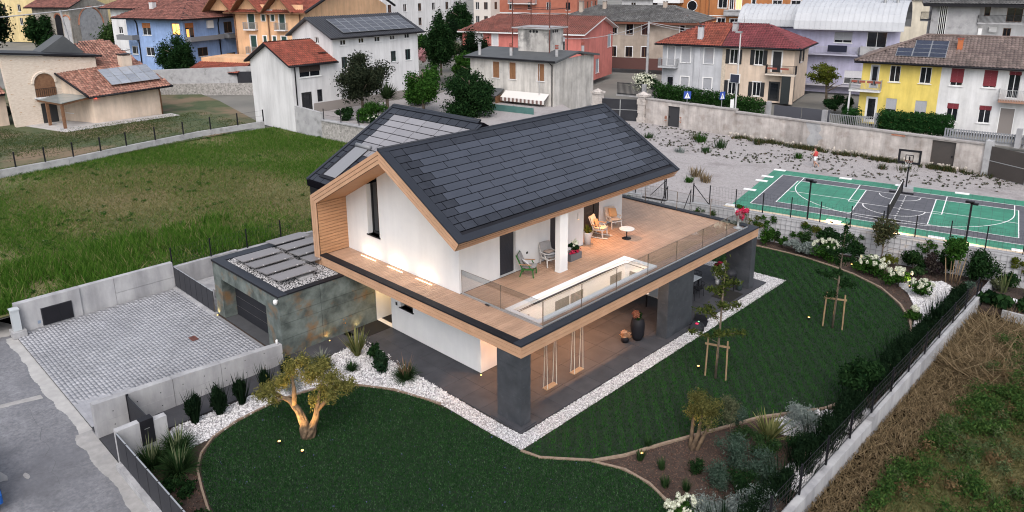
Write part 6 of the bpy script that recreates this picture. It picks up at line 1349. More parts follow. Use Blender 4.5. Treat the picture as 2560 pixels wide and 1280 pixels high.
v = b.box('veranda_frame', M('veranda_dark', (.02, .025, .027), None, rough=.4), -.9, .0, -.3, 1.0, 1.6, 4.75); b.box('planter', TERR, -1.12, -1.0, .3, 1.2, 5.5, 5.7); b.box('planter', TERR, -1.12, -1.0, 1.6, 2.7, 5.5, 5.7)
b.box('ground_corner', CRM, -.95, -.6, -.35, .0, 1.6, 4.75)
# -- lavender building with barrel roof
LAVP = M('plaster_lavender', (.44, .43, .58), (.48, .47, .62), .8, .95)
b = Bld('lavender_house', 'lavender apartment house with white curved metal roof', (-24.9, 77.2), .23, 1.6, LAVP)
b.facade('R', 0, 11.6, 1.5, 9.4, [(4.28, 6.34, 7.76, 9.07, 'roll', WFRAME), (8.2, 9.9, 7.0, 9.18, 'dark', WFRAME), (6.41, 8.0, 2.77, 4.25, 'w', BROWNF)][:0] + [(7.62, 10.4, 6.6, 9.2)][:0])
Pq = lambda a, z, d: (a, d - .11, z - 1.6)
b.win(Pq, 4.28, 6.34, 7.76, 9.07, 'half', WFRAME, bm=GRYB, f=.75); b.win(Pq, 8.0, 10.2, 7.0, 9.2, 'dark', WFRAME, sill=0); b.win(Pq, 5.9, 8.0, 2.77, 4.4, 'half', WFRAME, bm=WHB, f=.55); b.win(Pq, 2.6, 3.6, 2.7, 4.3, 'roll', WFRAME, bm=WHB)
b.facade('L', 0, 12, 1.5, 9.4)
b.balcony('R', 7.5, 11.6, 6.6, 1.1, CONC2, CONC2, .9, True); b.balcony('R', -.6, 7.3, 6.4, .9, M('lav_slab', (.4, .4, .5), None, rough=.9), STEEL, .9); b.balcony('R', -.6, 11.6, 2.6, 1.0, M('lav_slab2', (.42, .41, .46), None, rough=.9), STEEL, .9)
BRL = M('barrel_metal', (.40, .415, .44), (.45, .465, .49), .6, .45)
def barrel(x0, x1, y0, r, zc, off):
    n = 12; prof = [(y0 - .5 + r - r * math.cos(t), zc + r * .62 * math.sin(t)) for t in np.linspace(0.0, math.pi, n)]
    o = part('barrel_roof', BRL, b.t, lambda m: [m.hexa([(x0, a[0], a[1]), (x1, a[0], a[1]), (x1, c[0], c[1]), (x0, c[0], c[1]), (x0, a[0], a[1] + .12), (x1, a[0], a[1] + .12), (x1, c[0], c[1] + .12), (x0, c[0], c[1] + .12)]) for a, c in zip(prof, prof[1:])], False)
    part('roof_seam', BRL, o, lambda m: [m.beam((x, a[0], a[1] + .15), (x, c[0], c[1] + .15), .04, .08) for x in np.arange(x0, x1, .62) for a, c in zip(prof, prof[1:])])
barrel(-.4, 12.0, -.8, 5.4, 7.75, 0); b.box('side_block', LAVP, -9, -.0, 3.5, 12, 1.5, 9.2); barrel(-8.5, -.45, 3.2, 4.2, 7.75, 0)
for x in (9.3, 10.7): part('flue', STEEL, b.t, lambda m: m.tube([(x, 2.2, 10.0), (x, 2.2, 12.0)], .18, 8).tube([(x, 2.2, 11.6), (x, 2.2, 11.9)], .3, 8))
b.box('solar_heater', M('heater_blue', (.01, .012, .03), None, rough=.3), 3.8, 6.0, -1.05, -.85, 6.7, 7.5)
# -- yellow and white pair on the right
YELP = M('plaster_yellow', (.72, .57, .15), (.68, .53, .13), .8, .95); WHP = M('plaster_white2', (.66, .66, .66), (.62, .62, .63), .8, .95)
b = Bld('semi_detached_house', 'yellow and white semi-detached house with brown hipped roof', (-10.7, 59.6), .2, 1.7, YELP)
b.facade('R', .3, 7.1, 1.6, 7.9); b.facade('R', 7.1, 19.5, 1.6, 7.9, mat=WHP); b.facade('L', 0, 9, 1.6, 7.9, off=.3)
Pq = lambda a, z, d: (a, d - .11, z - 1.7)
for q in ((2.76, 3.69, 5.87, 7.45), (5.35, 6.32, 5.9, 7.45)): b.win(Pq, *q, 'w', WFRAME, curt=1)
b.win(Pq, 1.04, 1.85, 5.12, 7.45, 'door', WFRAME, bm=GRYB, glass=1); b.win(Pq, .96, 2.01, 1.75, 4.3, 'door', WFRAME, bm=WFRAME, glass=1)
for q in ((2.75, 3.69, 2.85, 4.26), (5.3, 6.28, 2.82, 4.24)): b.win(Pq, *q, 'half', WFRAME, bm=GRYB, f=.75)
for q, f in (((7.91, 8.94, 5.86, 7.48), .8), ((10.53, 11.57, 5.86, 7.48), .9), ((7.98, 8.92, 2.53, 4.23), .3), ((10.56, 11.53, 2.6, 4.22), .25), ((14.8, 15.8, 5.86, 7.48), .5)): b.win(Pq, *q, 'half', WFRAME, bm=REDB, f=f)
b.win(Pq, 12.43, 13.37, 5.06, 7.49, 'half', WFRAME, bm=REDB, f=.14, sill=0); b.win(Pq, 12.17, 13.38, 1.7, 4.18, 'door', WFRAME, bm=M('door_taupe', (.2, .18, .17), None, rough=.8))
R0 = [(-.4, -.7, 7.75), (20.3, -.7, 7.75), (14.5, 4.5, 10.05), (5.2, 4.5, 10.05)]
b.roof([R0, [(-.4, 9.7, 7.75), (-.4, -.7, 7.75), (5.2, 4.5, 10.05)], [(20.3, 9.7, 7.75), (-.4, 9.7, 7.75), (5.2, 4.5, 10.05), (14.5, 4.5, 10.05)], [(20.3, -.7, 7.75), (20.3, 9.7, 7.75), (14.5, 4.5, 10.05)]], T_BRN, w=.3, r=.42)
b.bar('gutter', BLACKM, [(-.4, -.78, 7.7), (20.3, -.78, 7.7)], .1); b.bar('ridge_roll', T_BRN, [(-.4, -.7, 7.85), (5.2, 4.5, 10.15), (14.5, 4.5, 10.15), (20.3, -.7, 7.85)], .14)
uu = (0, 5.2, 2.3); solar(b, (3.0, .35, 8.22), (1, 0, 0), uu, 3, 2, 1.42, 1.62, [(0, 1)], SOLP)
b.chimney(8.2, 2.2, 8.8, 9.9, .22, M('brick_orange', (.42, .13, .05), None, rough=.9), TERR)
b.balcony('R', -.6, 2.2, 5.0, 1.0, PLAIN, STEEL, 1.0); b.balcony('R', 11.9, 15, 4.9, 1.0, M('balc_brown', (.3, .17, .12), None, rough=.9), STEEL, 1.0)
for k in range(4): b.box('flower_box', TERR, -.4 + k * .7, .1 + k * .7, -1.15, -1.0, 5.75, 5.95)
b.box('porch_post', PLAIN, -.55, -.4, -.95, -.8, 1.7, 4.85)
# -- concrete apartment block, top right
b = Bld('apartment_block', 'grey concrete apartment block with long balconies at the top right', (-12.04, 85.27), .3, 1.6, CONC2, 'building')
b.facade('R', 0, 5.0, 1.5, 12.45); b.facade('R', 5.0, 22, 1.5, 12.45, mat=PLAIN, off=1.6); b.facade('L', 0, 12, 1.5, 12.45)
b.box('return_wall', CONC2, 4.8, 5.0, .01, 1.6, 1.5, 12.4)
st_ = part('stair_window', WFRAME, b.t, lambda m: [m.box(.8 + k * .2, .86 + k * .2, -.06, 0, 5, 10.7) for k in range(5)]); part('pane', GLASSD, st_, lambda m: m.box(.8, 1.66, -.02, -.005, 5, 10.7))
b.balcony('R', 4.9, 22, 10.3, .3, CONC2, BLACKM, .9); b.balcony('R', 4.9, 22, 7.2, .3, CONC2, BLACKM, .9)
Pq = lambda a, z, d: (a, d + 1.49, z - 1.6)
for q, st2 in (((5.6, 6.2, 11.0, 12.1), 'dark'), ((7.9, 9.5, 10.35, 12.1), 'dark'), ((7.8, 8.6, 8.4, 9.6), 'dark'), ((11, 12, 10.4, 12), 'w'), ((11, 12, 7.5, 9.3), 'w')): b.win(Pq, *q, st2, BROWNF)
b.roof([[(-1, -1, 12.45), (23, -1, 12.45), (18, 6, 15), (5, 6, 15)], [(-1, 13, 12.45), (-1, -1, 12.45), (5, 6, 15)]], T_GREY, w=.35, r=.5, thick=.3)
part('awning', WFRAME, b.t, lambda m: m.hexa([(7, 1.5, 10.8), (11, 1.5, 10.8), (11, .2, 10.4), (7, .2, 10.4), (7, 1.5, 10.84), (11, 1.5, 10.84), (11, .2, 10.44), (7, .2, 10.44)])); b.box('air_conditioner', WFRAME, 6.3, 7.1, 1.2, 1.5, 9.1, 9.7)
b.balcony('L', 1.5, 4, 10.4, 1.1, CONC2, BLACKM, .9); b.box('boiler_box', WFRAME, 5.1, 5.5, -.2, .2, 8.3, 9.6)
b = Bld('pitched_shed', 'small house roof with brown metal sheets at the right edge', (4.5, 78), .3, 1.6, PLAIN)
b.facade('R', 0, 8, 1.5, 7.6); b.facade('L', 0, 6, 1.5, 7.6, top=[(0, 7.6), (6, 7.6), (3, 9)]); b.roof([[(-.8, -.8, 7.5), (9, -.8, 7.5), (9, 3, 9.2), (-.8, 3, 9.2)]], T_BRN, tiles=False, edge=BROWNF); b.chimney(2, 1.5, 8.2, 9.8, .35, STEEL, STEEL)
b = Bld('cream_building', 'cream industrial building between the curved roof and the concrete block', (-22, 106), .6, 1.6, M('plaster_ivory', (.55, .5, .4), (.6, .55, .45), .5, .95), 'building')
b.facade('R', 0, 14, 1.5, 12.2); b.facade('L', 0, 14, 1.5, 12.2); b.roof([[(-.3, -.3, 12.3), (14.3, -.3, 12.3), (14.3, 14, 12.9), (-.3, 14, 12.9)]], BRL, tiles=False)
part('scaffold', M('scaffold', (.2, .19, .15), None, rough=.6), b.t, lambda m: ([m.beam((-.5, y, 0), (-.5, y, 10), .06, .06) for y in np.arange(.5, 13, 1.2)], [m.beam((-.5, .5, z), (-.5, 13, z), .05, .05) for z in (2, 4, 6, 8)]))
# -- orange brown apartments behind
ORA = M('plaster_orange_brown', (.36, .14, .05), (.40, .165, .06), .6, .95)
b = Bld('apartment_block', 'orange brown apartment block with round windows behind the grey roof', (-48, 104), .2, 1.6, ORA, 'building')
b.facade('R', -13, 14, 1.5, 16); b.facade('L', 0, 10, 1.5, 16, off=-13); b.box('white_band', WFRAME, -7, 14, -.03, 0, 9.0, 9.15); b.box('stair_bay', ORA, -6.2, -5.4, -.5, 0, 1.5, 16)
Pq = lambda a, z, d: (a, d - .11, z - 1.6)
for q in ((-3.23, -1.69, 10.4, 11.9), (-3.25, -1.84, 7.4, 8.69), (-.16, .81, 10.2, 11.9), (-1.27, -.57, 10.2, 11.9), (2.51, 3.18, 10.2, 11.9), (-1, .6, 7, 8.6), (1.5, 3.2, 7, 8.6), (6, 7.5, 10.2, 11.8), (9, 10.5, 10.2, 11.8)): b.win(Pq, *q, 'lit' if q[0] == -.16 else 'w', WFRAME, sur=.1)
for z in (10.7, 7.2): r = part('round_window', WFRAME, b.t, lambda m: m.tube([(-7.9 + .9 * math.cos(t), -.05, z - 1.6 + .9 * math.sin(t)) for t in np.linspace(0, 6.2832, 21)], .07, 5)); part('pane', GLASSD, r, lambda m: m.quad(*[(-7.9 + .88 * math.cos(t), -.03, z - 1.6 + .88 * math.sin(t)) for t in np.linspace(0, 6, 20)]))
b.balcony('R', -1.9, 5.0, 9.95, 1.0, CONC2, CONC2, .2); part('parapet', CONC2, b.t, lambda m: m.box(-1.9, 5, -1.0, -.9, 7.6, 8.6)); b.box('downpipe', BROWNF, -4.9, -4.75, -.1, 0, 1.5, 16)
part('awning', WFRAME, b.t, lambda m: m.box(-14.5, -9.5, -2, -.1, 9.6, 10.4))
# -- blue house
BLUP = M('plaster_blue', (.24, .35, .60), (.27, .385, .64), .7, .95)
b = Bld('blue_house', 'blue rendered house with brown hipped roof and grey balconies', (-93, 27.5), 1.882, 1.2, BLUP)
b.facade('L', 0, 10.2, 1.0, 10.5); b.facade('R', 0, 9.7, 1.0, 10.5); b.box('set_back_wing', BLUP, .6, 9, 10.2, 12.8, 1.0, 10.4)
Pq = lambda a, z, d: (d - .11, a, z - 1.2); Pr = lambda a, z, d: (a, d - .11, z - 1.2)
b.win(Pq, 6.8, 8.62, 7.96, 9.73, 'half', WFRAME, bm=ORB, f=.4); b.win(Pq, .74, 2.3, 8.2, 9.77, 'lit', ORB)
b.win(Pq, 6.58, 8.41, 4.95, 6.19, 'w', WFRAME, curt=1); b.win(lambda a, z, d: (d + .49, a, z - 1.2), 10.4, 12.2, 5.0, 6.2, 'w', WFRAME, curt=1)
b.win(Pr, .34, 1.87, 7.6, 9.82, 'half', ORB, bm=ORB, f=.3); b.win(Pr, .5, 1.1, 7.7, 9.0, 'lit', BROWNF, sill=0); b.win(Pr, 7.44, 9.05, 7.94, 9.62, 'w', BROWNF, curt=1); b.win(Pr, 2.1, 3.95, 4.92, 6.19, 'w', BROWNF); b.win(Pr, 7.47, 9.2, 2.15, 4.94, 'w', BROWNF, sill=0)
b.roof([[(-1.2, -1.2, 10.4), (-1.2, 13.8, 10.4), (5, 8, 13.2), (5, 4, 13.2)], [(11.5, -1.2, 10.4), (-1.2, -1.2, 10.4), (5, 4, 13.2)], [(-1.2, 13.8, 10.4), (11, 13.8, 10.4), (5, 8, 13.2)]], T_OLD, w=.34, r=.45)
BGR = M('balcony_grey', (.16, .165, .18), None, rough=.9); b.balcony('R', .1, 6.2, 7.4, 1.2, BGR, BLACKM, .5, True); b.balcony('R', 7.1, 10.2, 7.4, 1.3, BGR, BLACKM, .5, True); b.balcony('L', 9.5, 13, 7.4, 1.2, BGR, BLACKM, .55, True)
b.bar('downpipe', BLACKM, [(-.1, 10.0, 10.2), (-.1, 9.6, 9.6), (-.1, 9.6, 1.5)], .09); b.bar('downpipe', BLACKM, [(6.6, -.1, 10.3), (6.3, -.1, 9.5), (6.3, -.1, 1.5)], .09)
b.chimney(1.8, 8, 11.2, 12.6, .35, PLAIN, TERR); b.chimney(6.0, 3.5, 11.4, 12.8, .35, PLAIN, TERR); b.box('boiler_box', WFRAME, 4.1, 5.2, -.4, -.1, 8.9, 10.0)
b = Bld('red_roof_house', 'white house with faded red roof behind the blue house', (-112, 26.5), 1.88, 1.2, PLAIN)
b.facade('L', -8, 3.6, 1, 11.6, [(1.2, 2.2, 7.5, 8.6, 'w')]); b.facade('R', 0, 12, 1, 11.6, off=-8); b.roof([[(-1, -9, 11.5), (-1, 5.2, 11.5), (6, 1, 14.6), (6, -6, 14.6)], [(12, -9, 11.5), (-1, -9, 11.5), (6, -6, 14.6)], [(-1, 5.2, 11.5), (12, 5.2, 11.5), (6, 1, 14.6)]], T_OLD, w=.36, r=.5)
# -- orange house with dormers
ORP_ = M('plaster_apricot', (.66, .40, .23), (.7, .44, .26), .6, .95)
b = Bld('apricot_house', 'tall apricot house with three gabled dormers and green shutters', (-80, 39.3), 1.999, 1.2, ORP_)
b.facade('L', 0, 12.1, 1, 12.3); b.facade('R', 0, 23.8, 1, 11.4, top=[(0, 11.4), (23.8, 11.4), (13, 15.6)])
Pq = lambda a, z, d: (d - .11, a, z - 1.2)
for q in ((8.5, 9.63, 8.82, 11.5), (8.49, 9.51, 5.3, 7.87), (3.25, 4.21, 8.74, 11.5), (3.2, 4.1, 5.3, 7.84), (6.62, 7.22, 10.0, 10.9), (6.68, 7.24, 6.74, 7.83), (5.0, 5.6, 10.0, 10.9), (5.0, 5.6, 6.74, 7.83)): b.win(Pq, *q, 'closed', WFRAME, bm=GRNS, sur=.14)
for s0, s1, z in ((8.0, 10.1, 8.8), (2.8, 4.7, 8.8), (8.0, 10.0, 5.3), (2.7, 4.6, 5.3)): b.balcony('L', s0, s1, z, .7, PLAIN, STEEL, 1.0)
b.roof([[(-1, -1, 11.2), (-1, 13.2, 11.2), (13, 13.2, 15.9), (13, -1, 15.9)]], T_RED, w=.36, r=.5, edge=BROWNF)
for yc in (9.1, 3.7, 14.0):
    b.roof([[(-1.5, yc - 2.6, 11.3), (4, yc - 2.6, 11.3), (4, yc, 14.1), (-1.5, yc, 14.1)], [(4, yc + 2.6, 11.3), (-1.5, yc + 2.6, 11.3), (-1.5, yc, 14.1), (4, yc, 14.1)]], T_RED, w=.36, r=.5, edge=BROWNF, name='dormer_roof')
    part('dormer_wall', ORP_, b.t, lambda m: m.quad((-.02, yc - 2.3, 10.2), (-.02, yc + 2.3, 10.2), (-.02, yc, 12.6)))
for y in (.6, 6.0, 11.9): b.bar('downpipe', BROWNF, [(-.15, y, 11.2), (-.15, y, 1.5)], .1)
b.box('air_conditioner', WFRAME, -.4, -.1, 4.95, 5.9, 10.9, 11.6)
b.bar('barge_board', BLACKM, [(-1, -1, 11.3), (13, -1, 16.0), (25, -1, 11.3)], .2)
b.box('lower_wing', ORP_, -9, -1.5, 4.5, 12.5, 1, 3.9); b.box('wing_parapet', ORP_, -7, -1.5, 4.4, 12.6, 3.9, 5.3)
b.roof([[(-10, 4.2, 3.7), (-10, 13, 3.7), (-7, 13, 4.7), (-7, 4.2, 4.7)]], T_RED, w=.3, edge=BLACKM)
w = thing('street_wall', 'grey plastered wall with rubble base behind the meadow corner', 'wall')
part('wall_section', CONC2, w, lambda m: m.hexa([(-88, 20.5, 1), (-78, 31, 1), (-78.4, 31.3, 1), (-88.4, 20.8, 1), (-88, 20.5, 4.2), (-78, 31, 4.6), (-78.4, 31.3, 4.6), (-88.4, 20.8, 4.2)])); part('rubble_base', MATS['rubble_face'], w, lambda m: m.hexa([(-87.6, 20.1, .8), (-78, 30.4, .8), (-78, 30.9, .8), (-88, 20.5, .8), (-87.6, 20.1, 2.4), (-78, 30.4, 2.4), (-78, 30.9, 2.4), (-88, 20.5, 2.4)])); part('garage_door', CHAR, w, lambda m: m.hexa([(-80, 28.6, 1), (-78, 30.6, 1), (-78.2, 30.8, 1), (-80.2, 28.8, 1), (-80, 28.6, 3.9), (-78, 30.6, 3.9), (-78.2, 30.8, 3.9), (-80.2, 28.8, 3.9)]))
# -- stone fronted house on the left
STN = M('ledge_stone', (.56, .47, .39), (.66, .58, .50), 3, .95, .5, 8, c3=(.40, .22, .11), s3=2.2, t3=(.62, .7), stretch=(1, 1, 3)); PEACH = M('plaster_peach', (.62, .50, .40), (.66, .54, .44), .8, .95)
b = Bld('stone_house', 'house with stone fronted tower and mottled tile roof beyond the meadow', (-71, 8), 1.65, .95, PEACH)
b.facade('R', 0, 7.3, .9, 4.0); part('wall', PEACH, b.t, lambda m: m.quad((0, 0, -.1), (-2.6, 9, -.1), (-2.6, 9, 6.2), (0, 0, 3.0)))
PD = lambda a, z, d: (-a * .277 + d * .96, a * .96 + d * .277, z - .95)
b.win(PD, .75, 2.0, 1.0, 3.3, 'door', PEACH, bm=M('door_brown', (.16, .12, .10), None, rough=.8)); b.win(PD, 3.4, 5.2, 1.9, 3.1, 'roll', PEACH, bm=M('blind_taupe', (.24, .2, .17), None, rough=.8))
b.roof([[(-.6, -.7, 3.95), (8.2, -1.3, 4.3), (6.4, 9.6, 9.0), (3.4, 9.9, 9.0), (-2.3, 7.6, 7.5)]], T_PALE, w=.3, r=.4)
b.bar('gutter', BLACKM, [(-.6, -.8, 3.9), (8.2, -1.4, 4.25)], .11); b.bar('verge_trim', BLACKM, [(-.65, -.7, 4.0), (-2.4, 7.6, 7.55)], .12); b.bar('downpipe', BROWNF, [(6.9, -.6, 4.0), (7.2, -.1, 3.6), (7.2, -.1, .95)], .08)
solar(b, (2.2, .1, 4.75), (8.8, -.6, .3), (-.3, 10.5, 4.9), 5, 2, 1.05, 1.7, [], M('solar_pale', (.2, .22, .26), (.27, .29, .33), .6, .25, rnd=.15))
part('tower_wall', STN, b.t, lambda m: m.slab([(-6.2, 4.4, -.2), (2.6, 4.4, -.2), (2.6, 4.4, 6.6), (-6.6, 4.4, 7.6)], [(-6.2, 5.0, -.2), (2.6, 5.0, -.2), (2.6, 5.0, 6.6), (-6.6, 5.0, 7.6)]))
ar = part('arched_opening', BROWNF, b.t, lambda m: m.quad(*([(-3.9, 4.37, 2.9), (-1.9, 4.37, 2.9)] + [(-2.9 + math.cos(t), 4.37, 4.4 + math.sin(t)) for t in np.linspace(0, math.pi, 12)]))); part('railing', BLACKM, ar, lambda m: ([m.beam((-3.9 + k * .2, 4.25, 2.9), (-3.9 + k * .2, 4.25, 3.8), .03, .03) for k in range(11)], m.beam((-3.9, 4.25, 3.8), (-1.9, 4.25, 3.8), .04, .04)))
part('arch_surround', STN, ar, lambda m: m.tube([(-2.9 + 1.12 * math.cos(t), 4.36, 4.4 + 1.12 * math.sin(t)) for t in np.linspace(0, math.pi, 12)], .16, 5)); part('sill', PLAIN, ar, lambda m: m.box(-4.1, -1.7, 4.2, 4.42, 2.78, 2.9))
part('doorway', DFRAME, b.t, lambda m: m.box(-3.6, -2.1, 4.35, 4.42, -.1, 2.2)); part('tower_roof', BLACKM, b.t, lambda m: m.hexa([(-7.2, 4.0, 7.75), (3.2, 4.0, 6.65), (3.2, 10, 6.65), (-7.2, 10, 7.75), (-7.2, 4.0, 7.95), (3.2, 4.0, 6.85), (3.2, 10, 6.85), (-7.2, 10, 7.95)]))
part('skylight_ridge', FELT, b.t, lambda m: m.slab([(-2, 7.5, 7.2), (3.0, 7.5, 6.7), (.8, 7.5, 9.0)], [(-2, 10, 7.2), (3.0, 10, 6.7), (.8, 10, 9.0)])); b.box('left_wing', PEACH, -13, -6.2, 6.5, 12, .9, 4.6); b.roof([[(-14, 5.8, 4.4), (-6.3, 5.8, 4.4), (-6.3, 11, 6.8), (-14, 11, 6.8)]], T_PALE, w=.3)
b.chimney(5.4, 3.6, 5.6, 7.6, .55, PEACH, BLACKM); part('satellite_dish', WFRAME, b.t, lambda m: m.lathe([(.02, 0), (.3, .05), (.5, .18), (.52, .2)], (5.4, 2.9, 7.2), 12), True)
part('alarm_lamp', emit('alarm_red', (1, .05, .03), 8), b.t, lambda m: m.box(.25, .38, -.1, 0, 2.75, 2.88))
pg = thing('pergola', 'glass roofed pergola with brown posts in front of the stone house', 'pergola', (-71, 8, .95), 1.65)
for x, y in ((-3.9, 6.0), (-3.6, 2.6), (-3.3, -.6)): part('post', BROWNF, pg, lambda m: m.box(x - .13, x + .13, y - .13, y + .13, 0, 2.55))
part('beam', BROWNF, pg, lambda m: m.beam((-4.0, 6.4, 2.6), (-3.3, -.8, 2.6), .16, .22).beam((-3.3, -.8, 2.6), (.3, .2, 2.9), .12, .2)); part('glass_roof', M('roof_glass', (.2, .23, .23), (.26, .29, .29), 1, .2), pg, lambda m: m.hexa([(-4.2, 6.6, 2.72), (-3.5, -1.0, 2.72), (.2, .1, 3.0), (-1.6, 6.6, 3.1), (-4.2, 6.6, 2.76), (-3.5, -1.0, 2.76), (.2, .1, 3.04), (-1.6, 6.6, 3.14)]))
o = MB().prism([(-76, 2.0), (-68.1, 4.2), (-69.2, 16.2), (-71.2, 16), (-71.3, 8), (-75.5, 6)], .95, 1.03).build('patio', M('patio_stone', (.36, .34, .33), (.48, .46, .45), 1.2, .9, .2, 10, c3=(.25, .3, .36), s3=1.5, t3=(.6, .66))); o['kind'] = 'structure'
# -- ruined barn, yellow house, far apartments
BARN = M('barn_stone', (.36, .33, .29), (.46, .42, .37), 2, .95, .6, 6, c3=(.26, .21, .17), s3=1)
b = Bld('stone_barn', 'ruined stone barn with tall brick arches behind the trees', (-142.6, 27.0), 2.14, 2, BARN)
b.facade('L', 0, 8.1, 1, 11); b.facade('R', 0, 10.1, 1, 11, top=[(0, 11), (10.1, 11), (5, 13)])
for s_, w_, z0, z1, bl, face in ((2.6, .7, 3.5, 9, 1, 'L'), (.9, .8, 3.5, 8.6, 0, 'L'), (5.2, 3.0, 2, 7.6, 0, 'R'), (6.4, .5, 6.0, 7.2, 1, 'L')):
    f3 = (lambda a, z: (-.03, a, z - 2)) if face == 'L' else (lambda a, z: (a, -.03, z - 2))
    r = part('arch_infill', BLACKM if bl else CONC2, b.t, lambda m: m.quad(*([f3(s_ - w_, z0), f3(s_ + w_, z0)] + [f3(s_ + w_ * math.cos(t), z1 + w_ * math.sin(t)) for t in np.linspace(0, math.pi, 10)]))); part('arch_ring', BRK, r, lambda m: m.tube([f3(s_ + w_ * 1.08 * math.cos(t), z1 + w_ * 1.08 * math.sin(t)) for t in np.linspace(0, math.pi, 12)], .16, 4))
b.roof([[(-1, -1, 10.9), (-1, 9, 10.9), (5, 9, 13.3), (5, -1, 13.3)]], T_OLD, w=.4, r=.5)
YEL2 = M('plaster_pale_yellow', (.6, .48, .24), (.64, .52, .28), .5, .95)
for nm, lab, C, th, L1, L2, zt, mt, wins in (('yellow_house', 'pale yellow house at the top left behind the dark trees', (-185, 40), 2.0, 26, 30, 17, YEL2, 5), ('apartment_block', 'white apartment block behind the conifers at the top', (-120, 82), 1.75, 14, 30, 17, PLAIN, 6), ('stair_tower', 'pale stair tower with narrow windows beside the brick block', (-113, 108), 1.75, 5, 9, 18, M('plaster_pale', (.58, .54, .5), None, rough=.95), 2), ('brick_block', 'brick red apartment block with white balconies behind the salmon house', (-95, 118), 1.9, 24, 14, 18, M('brick_far', (.30, .10, .065), (.36, .13, .085), 1, .95), 5), ('villa', 'white villa with grey cladding behind the rusty frame', (-78, 128), 1.9, 10, 12, 11, PLAIN, 2), ('back_house', 'dark roofed house far behind the beige house', (-60, 160), 1.85, 40, 20, 14, BEI, 4)):
    b = Bld(nm, lab, C, th, 1.5, mt, 'building'); b.facade('L', 0, L1, 1, zt); b.facade('R', 0, L2, 1, zt)
    for fc, L in (('L', L1), ('R', L2)):
        Pq = (lambda a, z, d: (d - .11, a, z - 1.5)) if fc == 'L' else (lambda a, z, d: (a, d - .11, z - 1.5))
        for k in range(wins):
            for z in (5.2, 8.4, 11.6):
                if z + 1.6 > zt: continue
                a = (k + .35) * L / wins; b.win(Pq, a, a + 1.1, z, z + 1.7, 'w', WFRAME if k % 2 else BROWNF)
    b.roof([[(-1, -1, zt), (-1, L1 + 1, zt), (L2 / 2, L1 - 3, zt + 2.5), (L2 / 2, 3, zt + 2.5)], [(L2 + 1, -1, zt), (-1, -1, zt), (L2 / 2, 3, zt + 2.5)]], T_OLD, w=.5, r=.7)
    if nm == 'brick_block':
        for z in (6.5, 9.8): b.balcony('L', 10, 17, z, 1.2, PLAIN, STEEL, 1.0)
        b.box('white_band', PLAIN, -.04, 0, 0, L1, 7.4, 7.7)
for b in BLDS: b.finish()
def weather(m, lo=.72):                              # rain streaks and grime, in world space
    t = m.node_tree; N = t.nodes; L = t.links; p = N['Principled BSDF']; src = p.inputs['Base Color'].links
    if not src: return
    src = src[0].from_socket; geo = N.new('ShaderNodeNewGeometry'); fac = None
    for vs, sc in (((1, 1, .12), 1.6), ((1, 1, 1), .35)):
        v = N.new('ShaderNodeVectorMath'); v.operation = 'MULTIPLY'; v.inputs[1].default_value = vs; L.new(geo.outputs['Position'], v.inputs[0])
        n = N.new('ShaderNodeTexNoise'); n.inputs['Scale'].default_value = sc; n.inputs['Detail'].default_value = 8; n.inputs['Roughness'].default_value = .65; L.new(v.outputs[0], n.inputs['Vector'])
        r = N.new('ShaderNodeMapRange'); r.inputs[1].default_value = .35; r.inputs[2].default_value = .6; r.inputs[3].default_value = lo; r.inputs[4].default_value = 1.03; L.new(n.outputs[0], r.inputs[0])
        h = N.new('ShaderNodeHueSaturation'); L.new(src, h.inputs['Color']); L.new(r.outputs[0], h.inputs['Value']); src = h.outputs[0]
    L.new(src, p.inputs['Base Color'])
for k in list(MATS):
    if k.startswith('plaster_'): weather(MATS[k], .84)
for k in ('shabby_plaster', 'tank_plaster', 'old_plaster', 'barn_stone', 'tile_red', 'tile_deep_red', 'tile_salmon', 'tile_grey', 'tile_brown'): weather(MATS[k], .68)
for k in ('concrete', 'asphalt', 'grey_sett', 'grey_sett_field', 'court_green', 'court_grey', 'deck_board'): weather(MATS[k], .86)
weather(MATS['white_render'], .965)
# ---- street furniture and garden fronts beyond the old wall
t = thing('utility_pole', 'tall concrete utility pole with cables before the beige house', 'pole', (-37.9, 62.9, 1.6)); part('pole', CONC2, t, lambda m: m.tube([(0, 0, 0), (0, 0, 8.8)], [.2, .13], 8))
CAB = M('cable_grey', (.4, .4, .41), None, rough=.7)
for k, (a, bq) in enumerate((((0, 0, 8.6), (-13, -2, 6.2)), ((0, 0, 8.7), (14, 22, 6.5)), ((0, 0, 8.3), (-12, 8, 6.6)), ((0, 0, 8.6), (8, 14, 7.0)))):
    part('cable', CAB, t, lambda m: m.tube([Vector(a).lerp(Vector(bq), s) - Vector((0, 0, 1.4 * s * (1 - s) * 2)) for s in np.linspace(0, 1, 10)], .035, 4))
t = thing('overhead_cable', 'pale overhead cable on a leaning pole behind the stone house', 'cable', (-125, 22, 1.5)); part('pole', CONC2, t, lambda m: m.tube([(0, 0, 0), (0, -1.2, 9.6)], .16, 6)); part('cable', CAB, t, lambda m: m.tube([(14, -32, 8.0), (0, -1.2, 9.4), (-10, 26, 11.6)], .09, 4))
t = thing('street_lamp', 'slim street lamp with solar panel before the cream house', 'street lamp', (-19.5, 51.7, 1.62)); part('lamp_pole', M('pole_pale', (.5, .5, .5), None, rough=.6), t, lambda m: m.tube([(0, 0, 0), (0, 0, 8.9)], [.09, .06], 8)); part('lamp_head', STEEL, t, lambda m: m.box(-.5, .1, -.15, .15, 8.85, 9.0)); part('solar_panel', SOLP, t, lambda m: m.box(-.6, .3, -.3, -.25, 4.0, 4.8)); part('panel_bracket', WFRAME, t, lambda m: m.box(-.7, .4, -.25, -.2, 3.95, 4.85))
BLUS = M('sign_blue', (.02, .06, .32), None, rough=.5)
